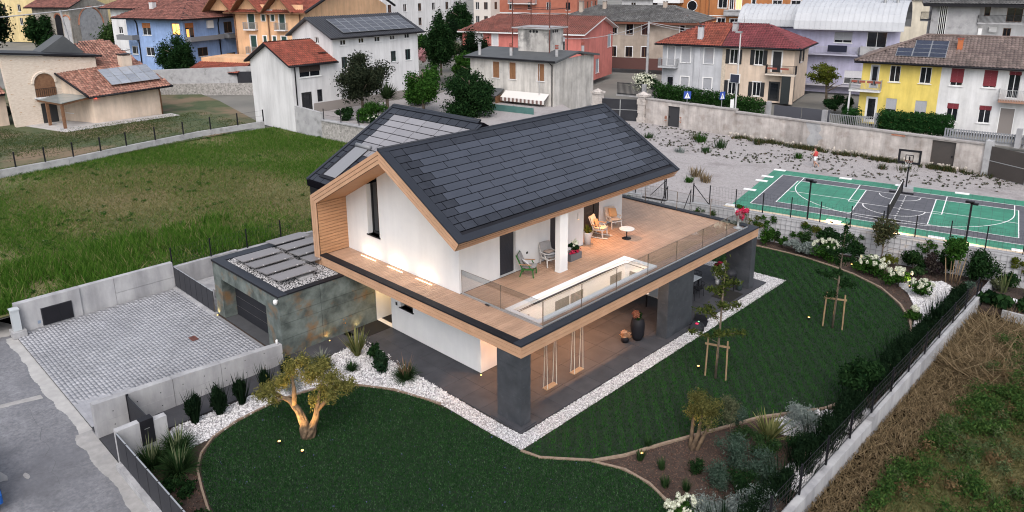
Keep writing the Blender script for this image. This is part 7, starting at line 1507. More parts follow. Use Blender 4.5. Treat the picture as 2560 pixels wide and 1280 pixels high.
for k, (x, y, lab) in enumerate(((-22.6, 47.6, 'blue pedestrian crossing sign left of the hedge'), (-19.9, 49.6, 'blue pedestrian crossing sign seen edge on before the cream house'))):
    t = thing('crossing_sign', lab, 'sign', (x, y, 1.62), .6 if k == 0 else 1.3); part('sign_pole', STEEL, t, lambda m: m.tube([(0, 0, 0), (0, 0, 3.3)], .04, 6)); s_ = part('sign_plate', BLUS, t, lambda m: m.box(-.35, .35, -.06, -.04, 2.5, 3.25))
    part('sign_symbol', WFRAME, s_, lambda m: (m.quad((-.28, -.064, 2.56), (.28, -.064, 2.56), (0, -.064, 3.15))))
    part('sign_figure', BLKS, s_, lambda m: (m.box(-.03, .03, -.07, -.066, 2.88, 2.95), m.beam((0, -.068, 2.88), (0, -.068, 2.74), .05, .004), m.beam((0, -.068, 2.76), (-.08, -.068, 2.62), .04, .004), m.beam((0, -.068, 2.76), (.08, -.068, 2.62), .04, .004)))
t = thing('notice_board', 'small white notice on a post by the hedge', 'sign', (-19.0, 50.3, 1.62), .5); part('sign_pole', STEEL, t, lambda m: m.tube([(0, 0, 0), (0, 0, 2.6)], .05, 6)); part('sign_plate', WFRAME, t, lambda m: m.box(-.3, .05, -.06, -.04, 1.5, 2.5))
t = thing('parked_car', 'dark grey car roof showing over the old wall', 'car', (-18.6, 48.4, 1.62), -.05)
part('car_body', M('car_grey', (.05, .055, .06), None, rough=.25), t, lambda m: m.slab([(-2.1, -.85, .35), (2.1, -.85, .35), (2.1, .85, .35), (-2.1, .85, .35)], [(-2.0, -.82, .95), (2.0, -.82, .9), (2.0, .82, .9), (-2.0, .82, .95)]).slab([(-1.7, -.8, .95), (1.2, -.8, .92), (1.2, .8, .92), (-1.7, .8, .95)], [(-1.2, -.62, 1.5), (.5, -.62, 1.52), (.5, .62, 1.52), (-1.2, .62, 1.5)]))
for x in (-1.3, 1.3):
    for y in (-.8, .8): part('wheel', BLACKM, t, lambda m: m.tube([(x, y - .1, .32), (x, y + .1, .32)], .32, 12))
part('window', GLASSD, t, lambda m: m.box(-1.1, .45, -.74, -.7, 1.0, 1.42))
for lab, x, y, L, th, mt, zt, slats in (('dark plate gate beside the cream house entrance', -17.6, 56.4, 5.6, .1, M('gate_anthracite', (.06, .062, .075), None, rough=.6), 1.35, 0), ('dark slatted gate left of the clipped hedge', -38.5, 57.5, 3.6, .2, CHAR, 1.7, 1), ('small dark slatted gate under the grey balcony', -34.4, 59.0, 1.7, .2, CHAR, 1.3, 1), ('galvanised bar fence left of the yellow house', -11.4, 55.2, 3.6, .1, STEEL, 1.4, 1), ('grey picket fence before the white house half', -1.6, 56.4, 7.0, .15, M('picket_grey', (.22, .23, .25), None, rough=.7), 1.1, 1), ('low barred gate at the yellow house door', -9.3, 56.4, 1.6, .2, STEEL, 1.3, 1), ('red brown picket gate at the white house door', 4.4, 57.0, 1.7, .15, M('picket_brown', (.15, .06, .05), None, rough=.7), 1.3, 1)):
    t = thing('front_gate' if 'gate' in lab else 'front_fence', lab, 'gate' if 'gate' in lab else 'fence', (x, y, 1.62), th)
    if slats:
        for a in np.arange(0, L, .16 if 'picket' not in lab else .2): box('bar', mt, t, a, a + .05 + (.07 if 'picket' in lab else 0), 0, .04, .25, zt)
        part('rail', mt, t, lambda m: m.box(0, L, .04, .08, .3, .37).box(0, L, .04, .08, zt - .12, zt - .05))
    else: box('gate_leaf', mt, t, 0, L / 2 - .03, 0, .06, .1, zt); box('gate_leaf', mt, t, L / 2 + .03, L, 0, .06, .1, zt)
    box('footing', CONC2, t, -.1, L + .1, .1, .4, 0, .3)
for k, (x, y, lab) in enumerate(((-35, 58.2, 'grey gate post by the white oleander'), (-18.1, 56.2, 'grey letterbox post right of the hedge'), (-11.8, 55.0, 'white post at the start of the bar fence'), (3.9, 57, 'grey gate post with intercom at the white house'), (-7.5, 56.7, 'pale gate post before the ivy hedge'))):
    o = box('gate_post', CONC, None, x - .2, x + .2, y - .2, y + .2, 1.62, 3.3); tag(o, lab, 'gate post')
# ================================================================== VEGETATION
def tree(name, label, loc, trunk, crowns, cat='tree', group=None, bark=BARK, rz=0):
    t = thing(name, label, cat, loc, rz, group)
    if trunk:
        def tr(m):
            for pts, r in trunk: m.tube(pts, r, 7)
        part('trunk', bark, t, tr, True)
    for nm, me in crowns: mobj(nm, me, t)
    return t
def limbs(h, n, r, spread, zs=.45, seed=0):
    g = random.Random(seed); out = [([(0, 0, -.1), (g.uniform(-.05, .05) * h, g.uniform(-.05, .05) * h, h * .5), (0, 0, h * .85)], [r, r * .7, r * .25])]
    for i in range(n):
        a = 2 * math.pi * i / n + g.uniform(-.4, .4); z = h * (zs + .4 * i / n); L = spread * g.uniform(.6, 1)
        out.append(([(0, 0, z), (math.cos(a) * L * .5, math.sin(a) * L * .5, z + L * .35), (math.cos(a) * L, math.sin(a) * L, z + L * .6)], [r * .45, r * .3, r * .1]))
    return out
def shrub(name, label, loc, R, n, size, mat, k=8, cat='shrub', asp=.5, zc=None, shell=.5, extra=(), stem=True, sub=.45):
    zc = R[2] * .9 if zc is None else zc
    me = leaf_mesh(name, crown_blobs((0, 0, zc), R, k, sub=sub), n, size, mat, asp, shell)
    return tree(name, label, loc, [([(0, 0, 0), (.03, 0, zc)], [.03, .015])] if stem else None, [('crown', me)] + list(extra), cat)
# --- background trees
def big(name, label, base, w, zb, zt, n, size, mat, k=22, sub=.36, asp=.5, trunk_r=.16):
    h = zt - base[2]; c0 = (zb + zt) / 2 - base[2]; R = (w / 2, w / 2, (zt - zb) / 2)
    me = leaf_mesh(name, crown_blobs((0, 0, c0), R, k, sub=sub), int(n * 1.7), size, mat, asp, .15)
    return tree(name, label, base, limbs(h * .9, 6, trunk_r, w * .35, .35, int(abs(base[0]) * 10)), [('crown', me)])
L_APPLE = leafmat('leaf_apple', (.012, .02, .012), (.05, .06, .035)); L_PALM = leafmat('leaf_palm', (.02, .045, .018), (.06, .09, .035)); L_CON = leafmat('leaf_conifer', (.004, .012, .006), (.014, .03, .013)); L_BIRCH = leafmat('leaf_birch', (.02, .05, .015), (.06, .10, .03))
big('apple_tree', 'dark loose crowned fruit tree before the long white building', (-46.7, 25.7, 2.6), 6.4, 3.8, 9.0, 9000, .13, L_APPLE, 26)
big('fruit_tree', 'bright green tree between fruit tree and round tree', (-42.5, 30.2, 2.5), 5.0, 2.9, 8.1, 7000, .13, L_MID, 18)
big('round_tree', 'dense dark round tree before the shabby house', (-37.8, 32.2, 2.2), 6.4, 1.9, 7.4, 13000, .12, L_DARK, 30, .34)
big('conifer', 'dark conifer group behind the long white building, left one', (-68, 47, 2.5), 5.0, 2.5, 11.0, 9000, .16, L_CON, 20); big('conifer', 'tall dark conifer right of the long white building', (-65.4, 52, 2.5), 4.6, 2.3, 11.8, 9000, .16, L_DARK, 20)
big('poplar', 'broad green tree between the stair tower and the salmon roof', (-96.9, 84.3, 2.5), 6.6, 3.5, 12.2, 9000, .2, L_DARK, 22); big('green_bush', 'bright green bush beside the long white building', (-84, 63, 2.5), 4.0, 2.5, 6.8, 4000, .16, L_MID, 12)
big('olive_bush', 'grey green olive bush left of the salmon house', (-77.4, 63, 2.5), 6.2, 2.5, 6.7, 7000, .14, L_OLIVE, 16); big('oleander', 'pink flowering oleander behind the mesh fence', (-80, 60.5, 2.5), 2.8, 2.5, 4.9, 2500, .12, F_PINK, 8)
big('dark_tree', 'tall black green tree at the top left corner', (-151.8, 14, 2), 13, 2, 14, 12000, .3, L_CON, 30); big('dark_tree', 'dark conifer mass left of the ruined barn', (-148, 24, 2), 7, 2, 11, 7000, .26, L_DARK, 18); big('birch', 'light green birch with bare white twigs beside the barn', (-135, 33.5, 2), 9.5, 3, 10.4, 9000, .22, L_BIRCH, 22); big('dark_tree', 'dark tree behind the birch', (-142, 41, 2), 7, 2, 11.4, 6000, .26, L_DARK, 16)
big('columnar_tree', 'dense dark tree standing before the blue house', (-91, 25.2, 1.5), 6.2, 1.6, 8.9, 14000, .13, L_DARK, 26, .34); big('shrub', 'small shrubs at the foot of the blue house', (-90.2, 28.4, 1.5), 3.6, 1.6, 3.9, 2500, .13, L_MID, 8)
big('fig_tree', 'gnarled open crowned tree between the cream and yellow houses', (-16.4, 66.9, 1.7), 5.6, 3.8, 6.9, 2600, .11, L_YEL, 16, .26); big('shrub', 'dark evergreen bush under the gnarled tree', (-14.6, 64.8, 1.7), 3.4, 1.7, 3.4, 3500, .1, L_DARK, 10); big('shrub', 'dark ivy covered bush by the yellow house corner', (-12.2, 62, 1.7), 1.8, 1.7, 4.2, 2000, .1, L_DARK, 8)
big('dark_tree', 'black green tree on the skyline behind the grey roof', (-125, 148, 2), 14, 4, 15, 6000, .4, L_CON, 16); big('dark_tree', 'dark tree on the skyline behind the curved roof', (-60, 148, 2), 16, 4, 16, 6000, .4, L_CON, 16); big('green_bush', 'green bush seen through the rusty frame', (-120, 120, 2), 6, 3, 9.5, 3500, .25, L_MID, 10); big('green_bush', 'yellow green shrub left of the grey hipped roof', (-70, 112, 2), 4, 3, 8.6, 2000, .22, L_YEL, 8); big('dark_tree', 'dark tree left of the white apartment block', (-98, 62, 2.5), 6, 3, 11.5, 6000, .22, L_CON, 16)
big('shrub', 'grey leaved shrub at the left edge beside the stone house', (-79, 2.6, 1), 3.0, 1.0, 3.5, 3000, .1, L_SILVER, 10)
ol = big('oleander', 'white flowering oleander beside the grey house gate', (-36.0, 59.6, 1.62), 4.0, 1.9, 4.5, 4000, .1, L_DARK, 12); mobj('flowers', leaf_mesh('fl', crown_blobs((0, 0, 1.7), (2.1, 2.1, 1.3), 14, sub=.4), 900, .1, F_WHITE, .9, .85), ol)
t = thing('palm', 'fan palm in the white house garden', 'palm', (-44.6, 27.2, 2.6)); part('trunk', BARK, t, lambda m: m.tube([(0, 0, 0), (0, 0, 1.6)], .16, 8)); mobj('crown', strap_mesh('palm', 230, 1.9, .16, .97, .35, L_PALM, .15), t, (0, 0, 1.6))
for x, y, r, lab, fl in ((-45.2, 22.6, .9, 'dark rose bush behind the rubble wall, left one', 1), (-42.6, 22.9, 1.0, 'round dark bush behind the rubble wall', 0), (-40.6, 22.9, .8, 'rose bush behind the rubble wall, right one', 1), (-43.6, 25.0, 1.3, 'tall oleander under the palm', 0), (-40, 25.5, 1.2, 'leafy shrub between palm and dark tiled roof', 0)):
    s = shrub('garden_bush', lab, (x, y, 2.6), (r, r, r * .8), 1800, .1, L_DARK if fl else L_MID, 8)
    if fl: mobj('flowers', leaf_mesh('fl', crown_blobs((0, 0, r * .8), (r, r, r * .7), 6), 90, .08, F_WHITE, .9, .8), s)
def hedge(name, label, P0, P1, w, z0, h, n, size, mat):
    P0, P1 = Vector(P0), Vector(P1); L = (P1 - P0).length; t = thing(name, label, 'hedge', (P0.x, P0.y, z0), math.atan2(P1.y - P0.y, P1.x - P0.x))
    bl = [(x + .3, random.uniform(-.1, .1), h * q, .5, w * .55, h * .3 * random.uniform(.85, 1.1)) for x in np.arange(0, L, .45) for q in (.35, .72)]
    mobj('foliage', leaf_mesh(name, bl, n, size, mat, .5, .7), t); part('stems', BARK, t, lambda m: [m.tube([(x, 0, 0), (x, 0, h * .6)], .03, 5) for x in np.arange(.3, L, .8)])
hedge('clipped_hedge', 'long green clipped hedge before the grey and cream house', (-33.6, 58.6), (-19.0, 55.6), 1.0, 1.62, 2.0, 16000, .1, leafmat('leaf_laurel', (.012, .04, .01), (.04, .10, .025)))
hedge('clipped_hedge', 'dark green ivy hedge before the yellow house', (-7.3, 56.6), (-1.7, 57.4), .9, 1.62, 2.1, 15000, .09, leafmat('leaf_ivy', (.012, .05, .012), (.03, .085, .025))); hedge('clipped_hedge', 'short ivy hedge block left of the yellow house door', (-10.6, 56.6), (-9.7, 56.8), .8, 1.62, 1.9, 2000, .09, MATS['leaf_ivy'])
for x, y, w_, z, mt, lab in ((-62, 55, 6, 9.5, L_CON, 'dark conifer between the white building and the salmon house'), (-70, 55, 6, 9, L_DARK, 'broad dark tree behind the olive bush'), (-90, 74, 6, 10, L_CON, 'dark tree below the white apartment block'), (-58, 50, 5, 6.5, L_MID, 'mid green tree at the corner of the long white building'), (-52, 46, 5, 6.0, L_DARK, 'low dark tree behind the mesh fenced plot'), (-41, 36, 4.5, 5.2, L_DARK, 'low dark tree behind the round tree'), (-47, 33, 4, 5.2, L_MID, 'small green tree behind the palm'), (-46, 39, 4.5, 5.4, L_DARK, 'dark shrubby tree left of the shabby house')):
    big('garden_tree', lab, (x, y, 2.3), w_, 2.3, z, 6000, .15, mt, 16)
# --- near olive tree with uplights
OB_ = M('olive_bark', (.075, .05, .03), (.17, .115, .07), 7, .95, 1.0, 14)
ot = tree('olive_tree', 'old olive tree with split trunk lit from below on the clover lawn', (-5.29, -5.7, 0), [
    ([(0, 0, -.05), (-.08, -.02, .5), (-.28, -.1, 1.0), (-.55, -.25, 1.35), (-.95, -.45, 1.45)], [.24, .16, .12, .1, .06]), ([(.06, .05, -.05), (.22, .16, .5), (.36, .26, 1.0), (.4, .35, 1.5), (.5, .45, 2.2)], [.19, .13, .1, .07, .03]),
    ([(-.4, -.18, 1.2), (-.45, -.1, 1.7), (-.5, -.1, 2.3)], [.1, .08, .03]), ([(.36, .28, 1.1), (.6, .6, 1.5), (.75, .9, 1.9)], [.09, .07, .03]), ([(-.9, -.45, 1.45), (-1.2, -.6, 1.6), (-1.5, -.7, 1.5)], [.08, .05, .02])],
    [('crown', leaf_mesh('olive', [(-.5, -.1, 2.6, .35, .35, .5), (-.75, -.3, 2.1, .3, .3, .35), (-1.3, -.6, 1.7, .45, .4, .3), (-1.65, -.75, 1.35, .4, .35, .3), (-.2, .2, 2.9, .3, .3, .35), (.3, .4, 2.6, .45, .45, .4), (.7, .7, 2.35, .5, .5, .4), (.9, 1.0, 2.0, .5, .45, .35), (.5, .5, 1.9, .3, .3, .5), (.3, .2, 1.5, .2, .2, .4), (1.2, 1.2, 2.1, .3, .3, .3), (.2, .8, 2.7, .35, .35, .3), (-1.0, -.35, 1.95, .35, .35, .3), (-.9, -.7, 1.45, .3, .3, .3), (1.0, .5, 1.8, .3, .3, .3), (0, .3, 2.3, .4, .4, .3)], 13000, .052, leafmat('leaf_olive_lit', (.07, .08, .02), (.26, .24, .08)), .3, .1))], bark=OB_)  # crown leaf colour lightened and yellowed, uplight glow painted in
def strands(m):                                   # fluted, twisted bark ridges
    for pts, r in (([(0, 0, -.05), (-.08, -.02, .5), (-.28, -.1, 1.0), (-.55, -.25, 1.35)], [.24, .16, .12, .1]), ([(.06, .05, -.05), (.22, .16, .5), (.36, .26, 1.0), (.4, .35, 1.5)], [.19, .13, .1, .07])):
        for k in range(6):
            q = []; rr = []
            for i in range(13):
                t = i / 12 * (len(pts) - 1); j = min(int(t), len(pts) - 2); f = t - j; c = Vector(pts[j]).lerp(Vector(pts[j + 1]), f); R = r[j] + (r[j + 1] - r[j]) * f; a = k * 1.047 + t * .7 + .3 * math.sin(k + 3 * t)
                q.append(c + Vector((math.cos(a), math.sin(a), 0)) * R * .78); rr.append(R * (.34 + .12 * math.sin(5 * t + k)))
            m.tube(q, rr, 6)
part('bark_ridges', OB_, ot, strands, True)
def spot(label, loc, power, aim, ang=70, col=(1, .6, .22)):
    t = thing('garden_spotlight', label, 'spotlight', loc); part('spot_body', BLACKM, t, lambda m: m.lathe([(.05, 0), (.06, .06), (.06, .1)], n=10)); part('spot_lens', WARM, t, lambda m: m.lathe([(.05, .1), (.05, .112)], n=10))
    lamp('spotlight_lamp', 'SPOT', t, (0, 0, .16), power * 1.3, col, .04, aim, ang, .7); return t
spot('lit ground spotlight left of the olive tree', (-5.61, -6.62, 0), 75, (.1, .75, .9)); spot('lit ground spotlight below the olive tree', (-4.53, -6.33, 0), 70, (-.6, .5, 1.0))
spot('lit ground spotlight beside the staked tree near the porch', (2.36, 8.35, 0), 25, (.75, -.12, 1), 60); spot('lit ground spotlight beside the far staked tree', (3.76, 16.1, 0), 25, (.9, -.1, 1), 60); spot('lit spotlight under the near olive bush', (4.93, 4.11, .35), 26, (-.05, -.6, .8), 90); spot('lit spotlight at the flower tufts by the edging', (4.17, 1.62, .1), 5, (0, .3, 1), 80); spot('lit spotlight among the white hydrangeas', (6.14, 22.93, .2), 40, (-.5, .9, 1), 100); spot('lit spotlight below the lime leaved shrub', (2.7, 24.2, .1), 14, (.2, .4, 1), 90)
# --- young staked trees
def staked(label, loc, H_, crown, n, seed, mat):
    t = tree('young_tree', label, loc, [([(0, 0, 0), (.03, .02, H_ * .4), (.06, .0, H_ * .75), (.1, .02, H_)], [.05, .045, .03, .008])] + [([(.04, .01, z), (math.cos(a) * L * .6, math.sin(a) * L * .6, z + .25), (math.cos(a) * L, math.sin(a) * L, z + .3)], [.016, .011, .005]) for z, a, L in crown], [('crown', leaf_mesh('young', [(math.cos(a) * L * q, math.sin(a) * L * q, z + .15 + .2 * q, .28, .28, .16) for z, a, L in crown for q in (.45, .75, 1.05)] + [(.08, 0, H_ - .3, .22, .22, .5), (.06, 0, H_ - 1.0, .3, .3, .5)], n, .062, mat, .45, .2))])
    for dx, dy in ((-.42, -.1), (.4, .12)): part('stake', STAKE, t, lambda m: m.tube([(dx, dy, 0), (dx * .92, dy, 1.75)], .035, 7))
    part('cross_rail', STAKE, t, lambda m: m.beam((-.5, -.12, 1.45), (.46, .14, 1.5), .035, .08)); return t
cr1 = [(1.6, 3.6, 1.0), (1.9, .3, .9), (2.0, 5.2, .7), (2.4, 2.6, .9), (2.7, 3.9, .8), (2.9, .9, .7), (3.2, 5.4, .6), (3.4, 2.1, .6), (3.7, 4.2, .5), (4.0, .4, .5), (4.3, 2.8, .4)]
staked('young staked tree on the lawn nearest the porch', (3.3, 8.12, 0), 5.2, cr1, 2300, 1, leafmat('leaf_young', (.02, .04, .012), (.10, .12, .03)))
staked('young staked tree on the lawn farther from the porch', (4.95, 15.95, 0), 5.3, [(z, a + 1.1, L * .85) for z, a, L in cr1], 2600, 2, L_DARK)
# --- five dark upright shrubs along the path
for k, (x, y) in enumerate(((-9.05, -8.15), (-8.95, -7.25), (-9.0, -6.35), (-8.95, -5.35), (-9.0, -4.35))):
    t = shrub('upright_conifer', 'dark upright conifer on white pebbles, ' + ('first from the gate', 'second from the gate', 'third from the gate', 'fourth from the gate', 'last before the olive tree')[k], (x, y, 0), (.3, .3, .62), 2400, .07, L_CON, 9, asp=.28, zc=.7, shell=.2)
    mobj('shoots', strap_mesh('shoots', 80, 1.25, .06, .38, -.1, L_CON, .12), t)
# --- pebble bed planting by the entrance
def strap_plant(label, loc, n, L, w, sp, dr, mat, r0=.1, extra=()):
    t = thing('strap_plant', label, 'plant', loc); mobj('leaves', strap_mesh('straps', n, L, w, sp, dr, mat, r0), t)
    for nm, me in extra: mobj(nm, me, t)
    return t
strap_plant('spiky green and cream strap leaved plant by the entrance path', (-9.0, -1.0, 0), 90, 1.35, .075, .62, .1, L_STRAP)
PEN = [('plumes', strap_mesh('pl', 40, 1.15, .03, .42, .2, leafmat('plume', (.2, .12, .07), (.3, .2, .13)), .12))]
strap_plant('round ornamental grass with pinkish plumes at the path corner', (-5.9, -.75, 0), 420, .85, .03, .85, .6, L_GRASS, .2, PEN)
strap_plant('small dark green grass tuft on the pebbles', (-8.1, -1.9, 0), 200, .5, .03, .85, .4, L_GRASS, .15); strap_plant('dark arching grass behind the olive crown', (-9.1, -2.7, 0), 350, .75, .03, .85, .6, L_DARK, .2)
strap_plant('pale wispy grass beside the path edge', (-9.75, -2.3, 0), 60, .8, .025, .8, .8, leafmat('wispy', (.2, .22, .17), (.34, .36, .3)), .1)
shrub('silver_shrub', 'silver leaved shrub behind the olive tree', (-8.6, -4.6, 0), (.6, .7, .45), 1400, .05, L_SILVER, 8, asp=.25); shrub('dark_shrub', 'dark leafy shrub right of the spiky plant', (-8.0, -.7, 0), (.4, .4, .45), 1000, .07, L_DARK, 7); shrub('dark_shrub', 'tall loose dark shrub on the entrance pebbles', (-7.1, -1.0, 0), (.45, .45, .55), 1200, .07, leafmat('leaf_blue_green', (.008, .025, .012), (.03, .06, .03)), 8); shrub('olive_shrub', 'yellow green feathery shrub behind the olive crown', (-8.9, -3.6, 0), (.6, .6, .5), 1500, .06, L_OLIVE, 8, asp=.3)
for k, (x, y, s, lab) in enumerate(((-7.7, -9.35, 1.0, 'large fountain grass behind the letterbox wall'), (-6.6, -9.75, 1.1, 'large fountain grass nearest the street fence'), (-7.6, -10.3, .9, 'dark grass clump between fountain grasses and fence'))):
    strap_plant(lab, (x, y, 0), 420, 1.05 * s, .035, .85, .65, L_GRASS, .22, [('plumes', strap_mesh('pl', 14, 1.2, .04, .4, .2, leafmat('plume_green', (.16, .2, .1), (.24, .26, .15)) if k == 0 else MATS['plume_green'], .1))])
P = scatter([(-6.2, -9.7), (-3, -10.3), (1, -10.7), (-6.2, -10.9)], 60); o = mobj('ground_cover', leaf_mesh('gc', [(*q, .1, .3, .3, .12) for q in P], 3000, .06, L_DARK)); tag(o, 'dark ground cover along the inside of the street fence', 'ground cover', kind='stuff')
# --- near corner bed
shrub('olive_bush', 'yellow lit shrubby olive in the near corner bed', (5.15, 3.75, 0), (.95, .95, .75), 4200, .05, leafmat('leaf_olive_near', (.05, .06, .02), (.16, .15, .05)), 14, asp=.3, zc=1.35, shell=.2, sub=.36); shrub('olive_bush', 'second shrubby olive leaning over the edging', (5.75, 4.8, 0), (.7, .7, .6), 2400, .05, L_OLIVE, 10, asp=.3, zc=1.25, shell=.2, sub=.36)
part('trunk', OB_, bpy.data.objects['olive_bush.001'] if 'olive_bush.001' in bpy.data.objects else None, lambda m: [m.tube(p_, [.1, .07, .04], 6) for p_ in ([(-.1, -.4, -.05), (-.2, -.2, .4), (-.3, 0, 1.0)], [(.1, -.35, -.05), (.2, -.1, .4), (.35, .1, 1.0)], [(0, -.5, -.05), (.05, -.2, .5), (0, .1, 1.2)])], True)
strap_plant('spiky yellow variegated strap plant in the near corner bed', (6.85, 5.6, 0), 120, 1.25, .08, .8, .25, L_STRAP, .12)
L_WEST = leafmat('leaf_westringia', (.03, .06, .04), (.09, .13, .10))
for x, y, R, mt, n, lab in ((7.6, 6.8, (.75, .8, .5), L_SILVER, 1900, 'silver shrub behind the spiky variegated plant'), (6.9, 7.6, (.5, .5, .4), L_SILVER, 900, 'small silver shrub at the end of the curved edging'), (6.6, 3.6, (.7, .7, .5), L_WEST, 1800, 'grey green bushy shrub before the spiky plant'), (7.5, 3.4, (.75, .75, .5), L_WEST, 1900, 'bluish green shrub nearest the boundary fence'), (6.2, 4.9, (.5, .5, .4), L_GRASS, 900, 'dark grassy shrub beside the shrubby olive'), (7.7, .4, (.85, .85, .55), L_SILVER, 2600, 'large silver shrub at the lower edge, left part'), (8.3, 1.5, (.8, .8, .5), L_SILVER, 2200, 'large silver shrub at the lower edge, right part'), (7.9, -.9, (.8, .8, .5), L_SILVER, 1900, 'silver shrub cut by the lower picture edge'), (6.0, 2.3, (.35, .35, .3), L_DARK, 500, 'small dark shrub beside the olive trunk'), (7.2, 4.6, (.6, .6, .45), L_GRASS, 1300, 'dark shrub between the spiky plant and the fence'), (6.9, 2.2, (.6, .6, .4), L_WEST, 1400, 'rounded grey green shrub in the middle of the mulch'), (7.6, 2.3, (.55, .55, .45), L_DARK, 1300, 'dark shrub before the bluish green one'), (5.6, 5.7, (.4, .4, .35), L_WEST, 800, 'small grey green shrub at the curved edging'), (8.0, 5.4, (.5, .5, .5), L_DARK, 1200, 'dark shrub at the pebbles by the fence')):
    shrub('bed_shrub', lab, (x, y, 0), (R[0] * 1.2, R[1] * 1.2, R[2] * 1.2), int(n * 1.7), .05, mt, 13, asp=.28, zc=R[2] * .9, sub=.4, shell=.15)
def hydrangea(label, loc, r, n, col=F_WHITE):
    t = shrub('hydrangea', label, loc, (r, r, r * .65), int(1900 * r), .07, L_MID, 9); g = random.Random(int(loc[0] * 100))
    hb = []
    for i in range(n):
        a = g.random() * 6.28; q = math.sqrt(g.random()) * r * .95; hb.append((q * math.cos(a), q * math.sin(a), r * (.75 + .55 * math.sqrt(max(0, 1 - (q / r) ** 2))), .085, .085, .1))
    for x, y, z, *_ in hb: mobj('flower_head', HYD, t, (x, y, z), (0, 0, g.random() * 6), (g.uniform(.6, .9),) * 3)
    return t
P_, d_ = blob_points([(0, 0, 0, .1, .1, .12)], 60, shell=.9); v_, f_ = leaf_quads(P_, .035, .9, d_ * 3); HYD = np_mesh('flower_head', v_, f_, F_WHITE)
hydrangea('white hydrangea at the lower picture edge', (7.0, -.2, 0), .65, 24); hydrangea('white hydrangea bush left of the spotlight, far bed', (5.5, 23.2, 0), .75, 26); hydrangea('white hydrangea bush right of the spotlight, far bed', (6.75, 22.7, 0), .65, 22); hydrangea('white hydrangea below the rear wall, middle of the bed', (4.0, 23.9, 0), .8, 26); hydrangea('white hydrangea behind the far staked tree', (1.2, 24.5, 0), .9, 34); hydrangea('pale hydrangea between the two lit shrubs', (3.3, 24.3, 0), .6, 14); hydrangea('white hydrangea at the pebble corner', (7.4, 19.6, 0), .45, 8)
for x, y, lab in ((3.95, 2.35, 'small flowering tuft beside the edging spotlight'), (4.2, 1.5, 'grass tuft next to the lit spotlight'), (5.0, 1.6, 'small blue flowered tuft in the bark mulch'), (5.6, .9, 'low green tuft near the lower lawn edge'), (6.2, 1.2, 'low green tuft between mulch and silver shrub')): strap_plant(lab, (x, y, 0), 60, .45, .03, .5, .2, L_GRASS, .1)
# --- planting below the rear wall (s = metres along the wall from its left end)
def wallpt(s, off): return (*gwall(s, -off), 0)
far = [(9.6, .7, (.5, .5, .7), L_MID, 900, 'leafy upright shrub right of the terrace corner'), (10.6, .7, (.3, .3, .35), L_MID, 400, 'small green shrub at the left end of the rear bed'), (11.4, 1.1, (.7, .7, .4), L_SILVER, 1300, 'silver shrub in the rear bed, left one'), (12.3, 1.3, (.7, .7, .4), L_SILVER, 1300, 'silver shrub in the rear bed, right one'), (13.1, .7, (.8, .7, .85), L_DARK, 2600, 'dense dark round shrub against the rear wall'), (16.3, .7, (.5, .5, .4), L_YEL, 900, 'lime leaved shrub lit from below'), (17.6, .6, (.7, .6, .6), L_DARK, 1500, 'dark purple green shrub beside the lit shrub'), (18.6, .8, (.6, .6, .6), leafmat('leaf_purple', (.03, .02, .025), (.07, .06, .05)), 1100, 'purplish shrub below the rear wall'), (20.9, .8, (.95, .9, 1.0), L_DARK, 3200, 'large dark shrub near the corner of the rear wall'), (21.6, 1.4, (.4, .4, .3), L_OLIVE, 500, 'small grey green shrub at the pebble edge'), (22.1, .9, (.5, .5, .45), L_DARK, 800, 'dark shrub at the fence end')]
far += [(10.0, .5, (.35, .3, .5), L_GRASS, 600, 'narrow shrub behind the small green one'), (14.6, .6, (.5, .5, .6), L_DARK, 1200, 'dark shrub behind the far staked tree'), (15.2, 1.2, (.4, .4, .3), L_WEST, 600, 'grey green shrub before the slender tree'), (18.0, 1.6, (.45, .45, .3), L_GRASS, 700, 'low shrub between two hydrangeas'), (19.2, .5, (.5, .4, .7), L_DARK, 1200, 'dark shrub behind the lit multi stemmed one'), (20.4, 2.4, (.35, .35, .3), L_WEST, 500, 'small shrub below the large dark one'), (11.9, .5, (.4, .35, .6), L_GRASS, 800, 'shrub behind the silver pair')]
for s, off, R, mt, n, lab in far: shrub('bed_shrub', lab, wallpt(s, off), R, n, .07, mt, 9, zc=R[2] * 1.05)
tree('photinia_tree', 'slender multi stemmed tree against the rear wall', wallpt(16.0, .9), limbs(2.6, 6, .04, .7, .3, 5), [('crown', leaf_mesh('ph', crown_blobs((0, 0, 2.1), (.75, .75, 1.0), 14), 1900, .07, leafmat('leaf_bronze', (.03, .04, .02), (.10, .10, .05))))])
t = tree('bamboo', 'multi stemmed leafy shrub lit from the hydrangea spotlight', wallpt(19.6, 1.5), [([(dx, dy, 0), (dx * 1.6, dy * 1.6, 1.4)], [.03, .015]) for dx, dy in ((-.3, 0), (-.15, .15), (0, -.1), (.15, .1), (.3, -.05), (.05, .25), (-.25, -.2), (.25, .25))], [('crown', leaf_mesh('bb', crown_blobs((0, 0, 2.0), (.85, .85, .85), 12), 2600, .085, L_MID))], 'shrub', bark=STAKE)
for k, s in enumerate((8.4, 9.2, 11.5, 12.2, 14.4, 18.2, 22.6, 23.4)):
    z = 1.1 + .2 * (k % 2); P_ = [(random.uniform(-.6, .6), 0, z + random.uniform(-.4, .35), .22, .08, .18) for _ in range(7)]
    t = tree('climbing_plant', 'climbing plant on the wire trellis, ' + ('first', 'second', 'third', 'fourth', 'fifth', 'sixth', 'seventh', 'eighth')[k] + ' from the terrace corner', wallpt(s, .12), [([(0, 0, 0), (.02, 0, z)], [.015, .01])], [('crown', leaf_mesh('cl', P_, 420, .06, L_MID if k % 3 else L_YEL))], 'climber'); t.rotation_euler = (0, 0, GW)
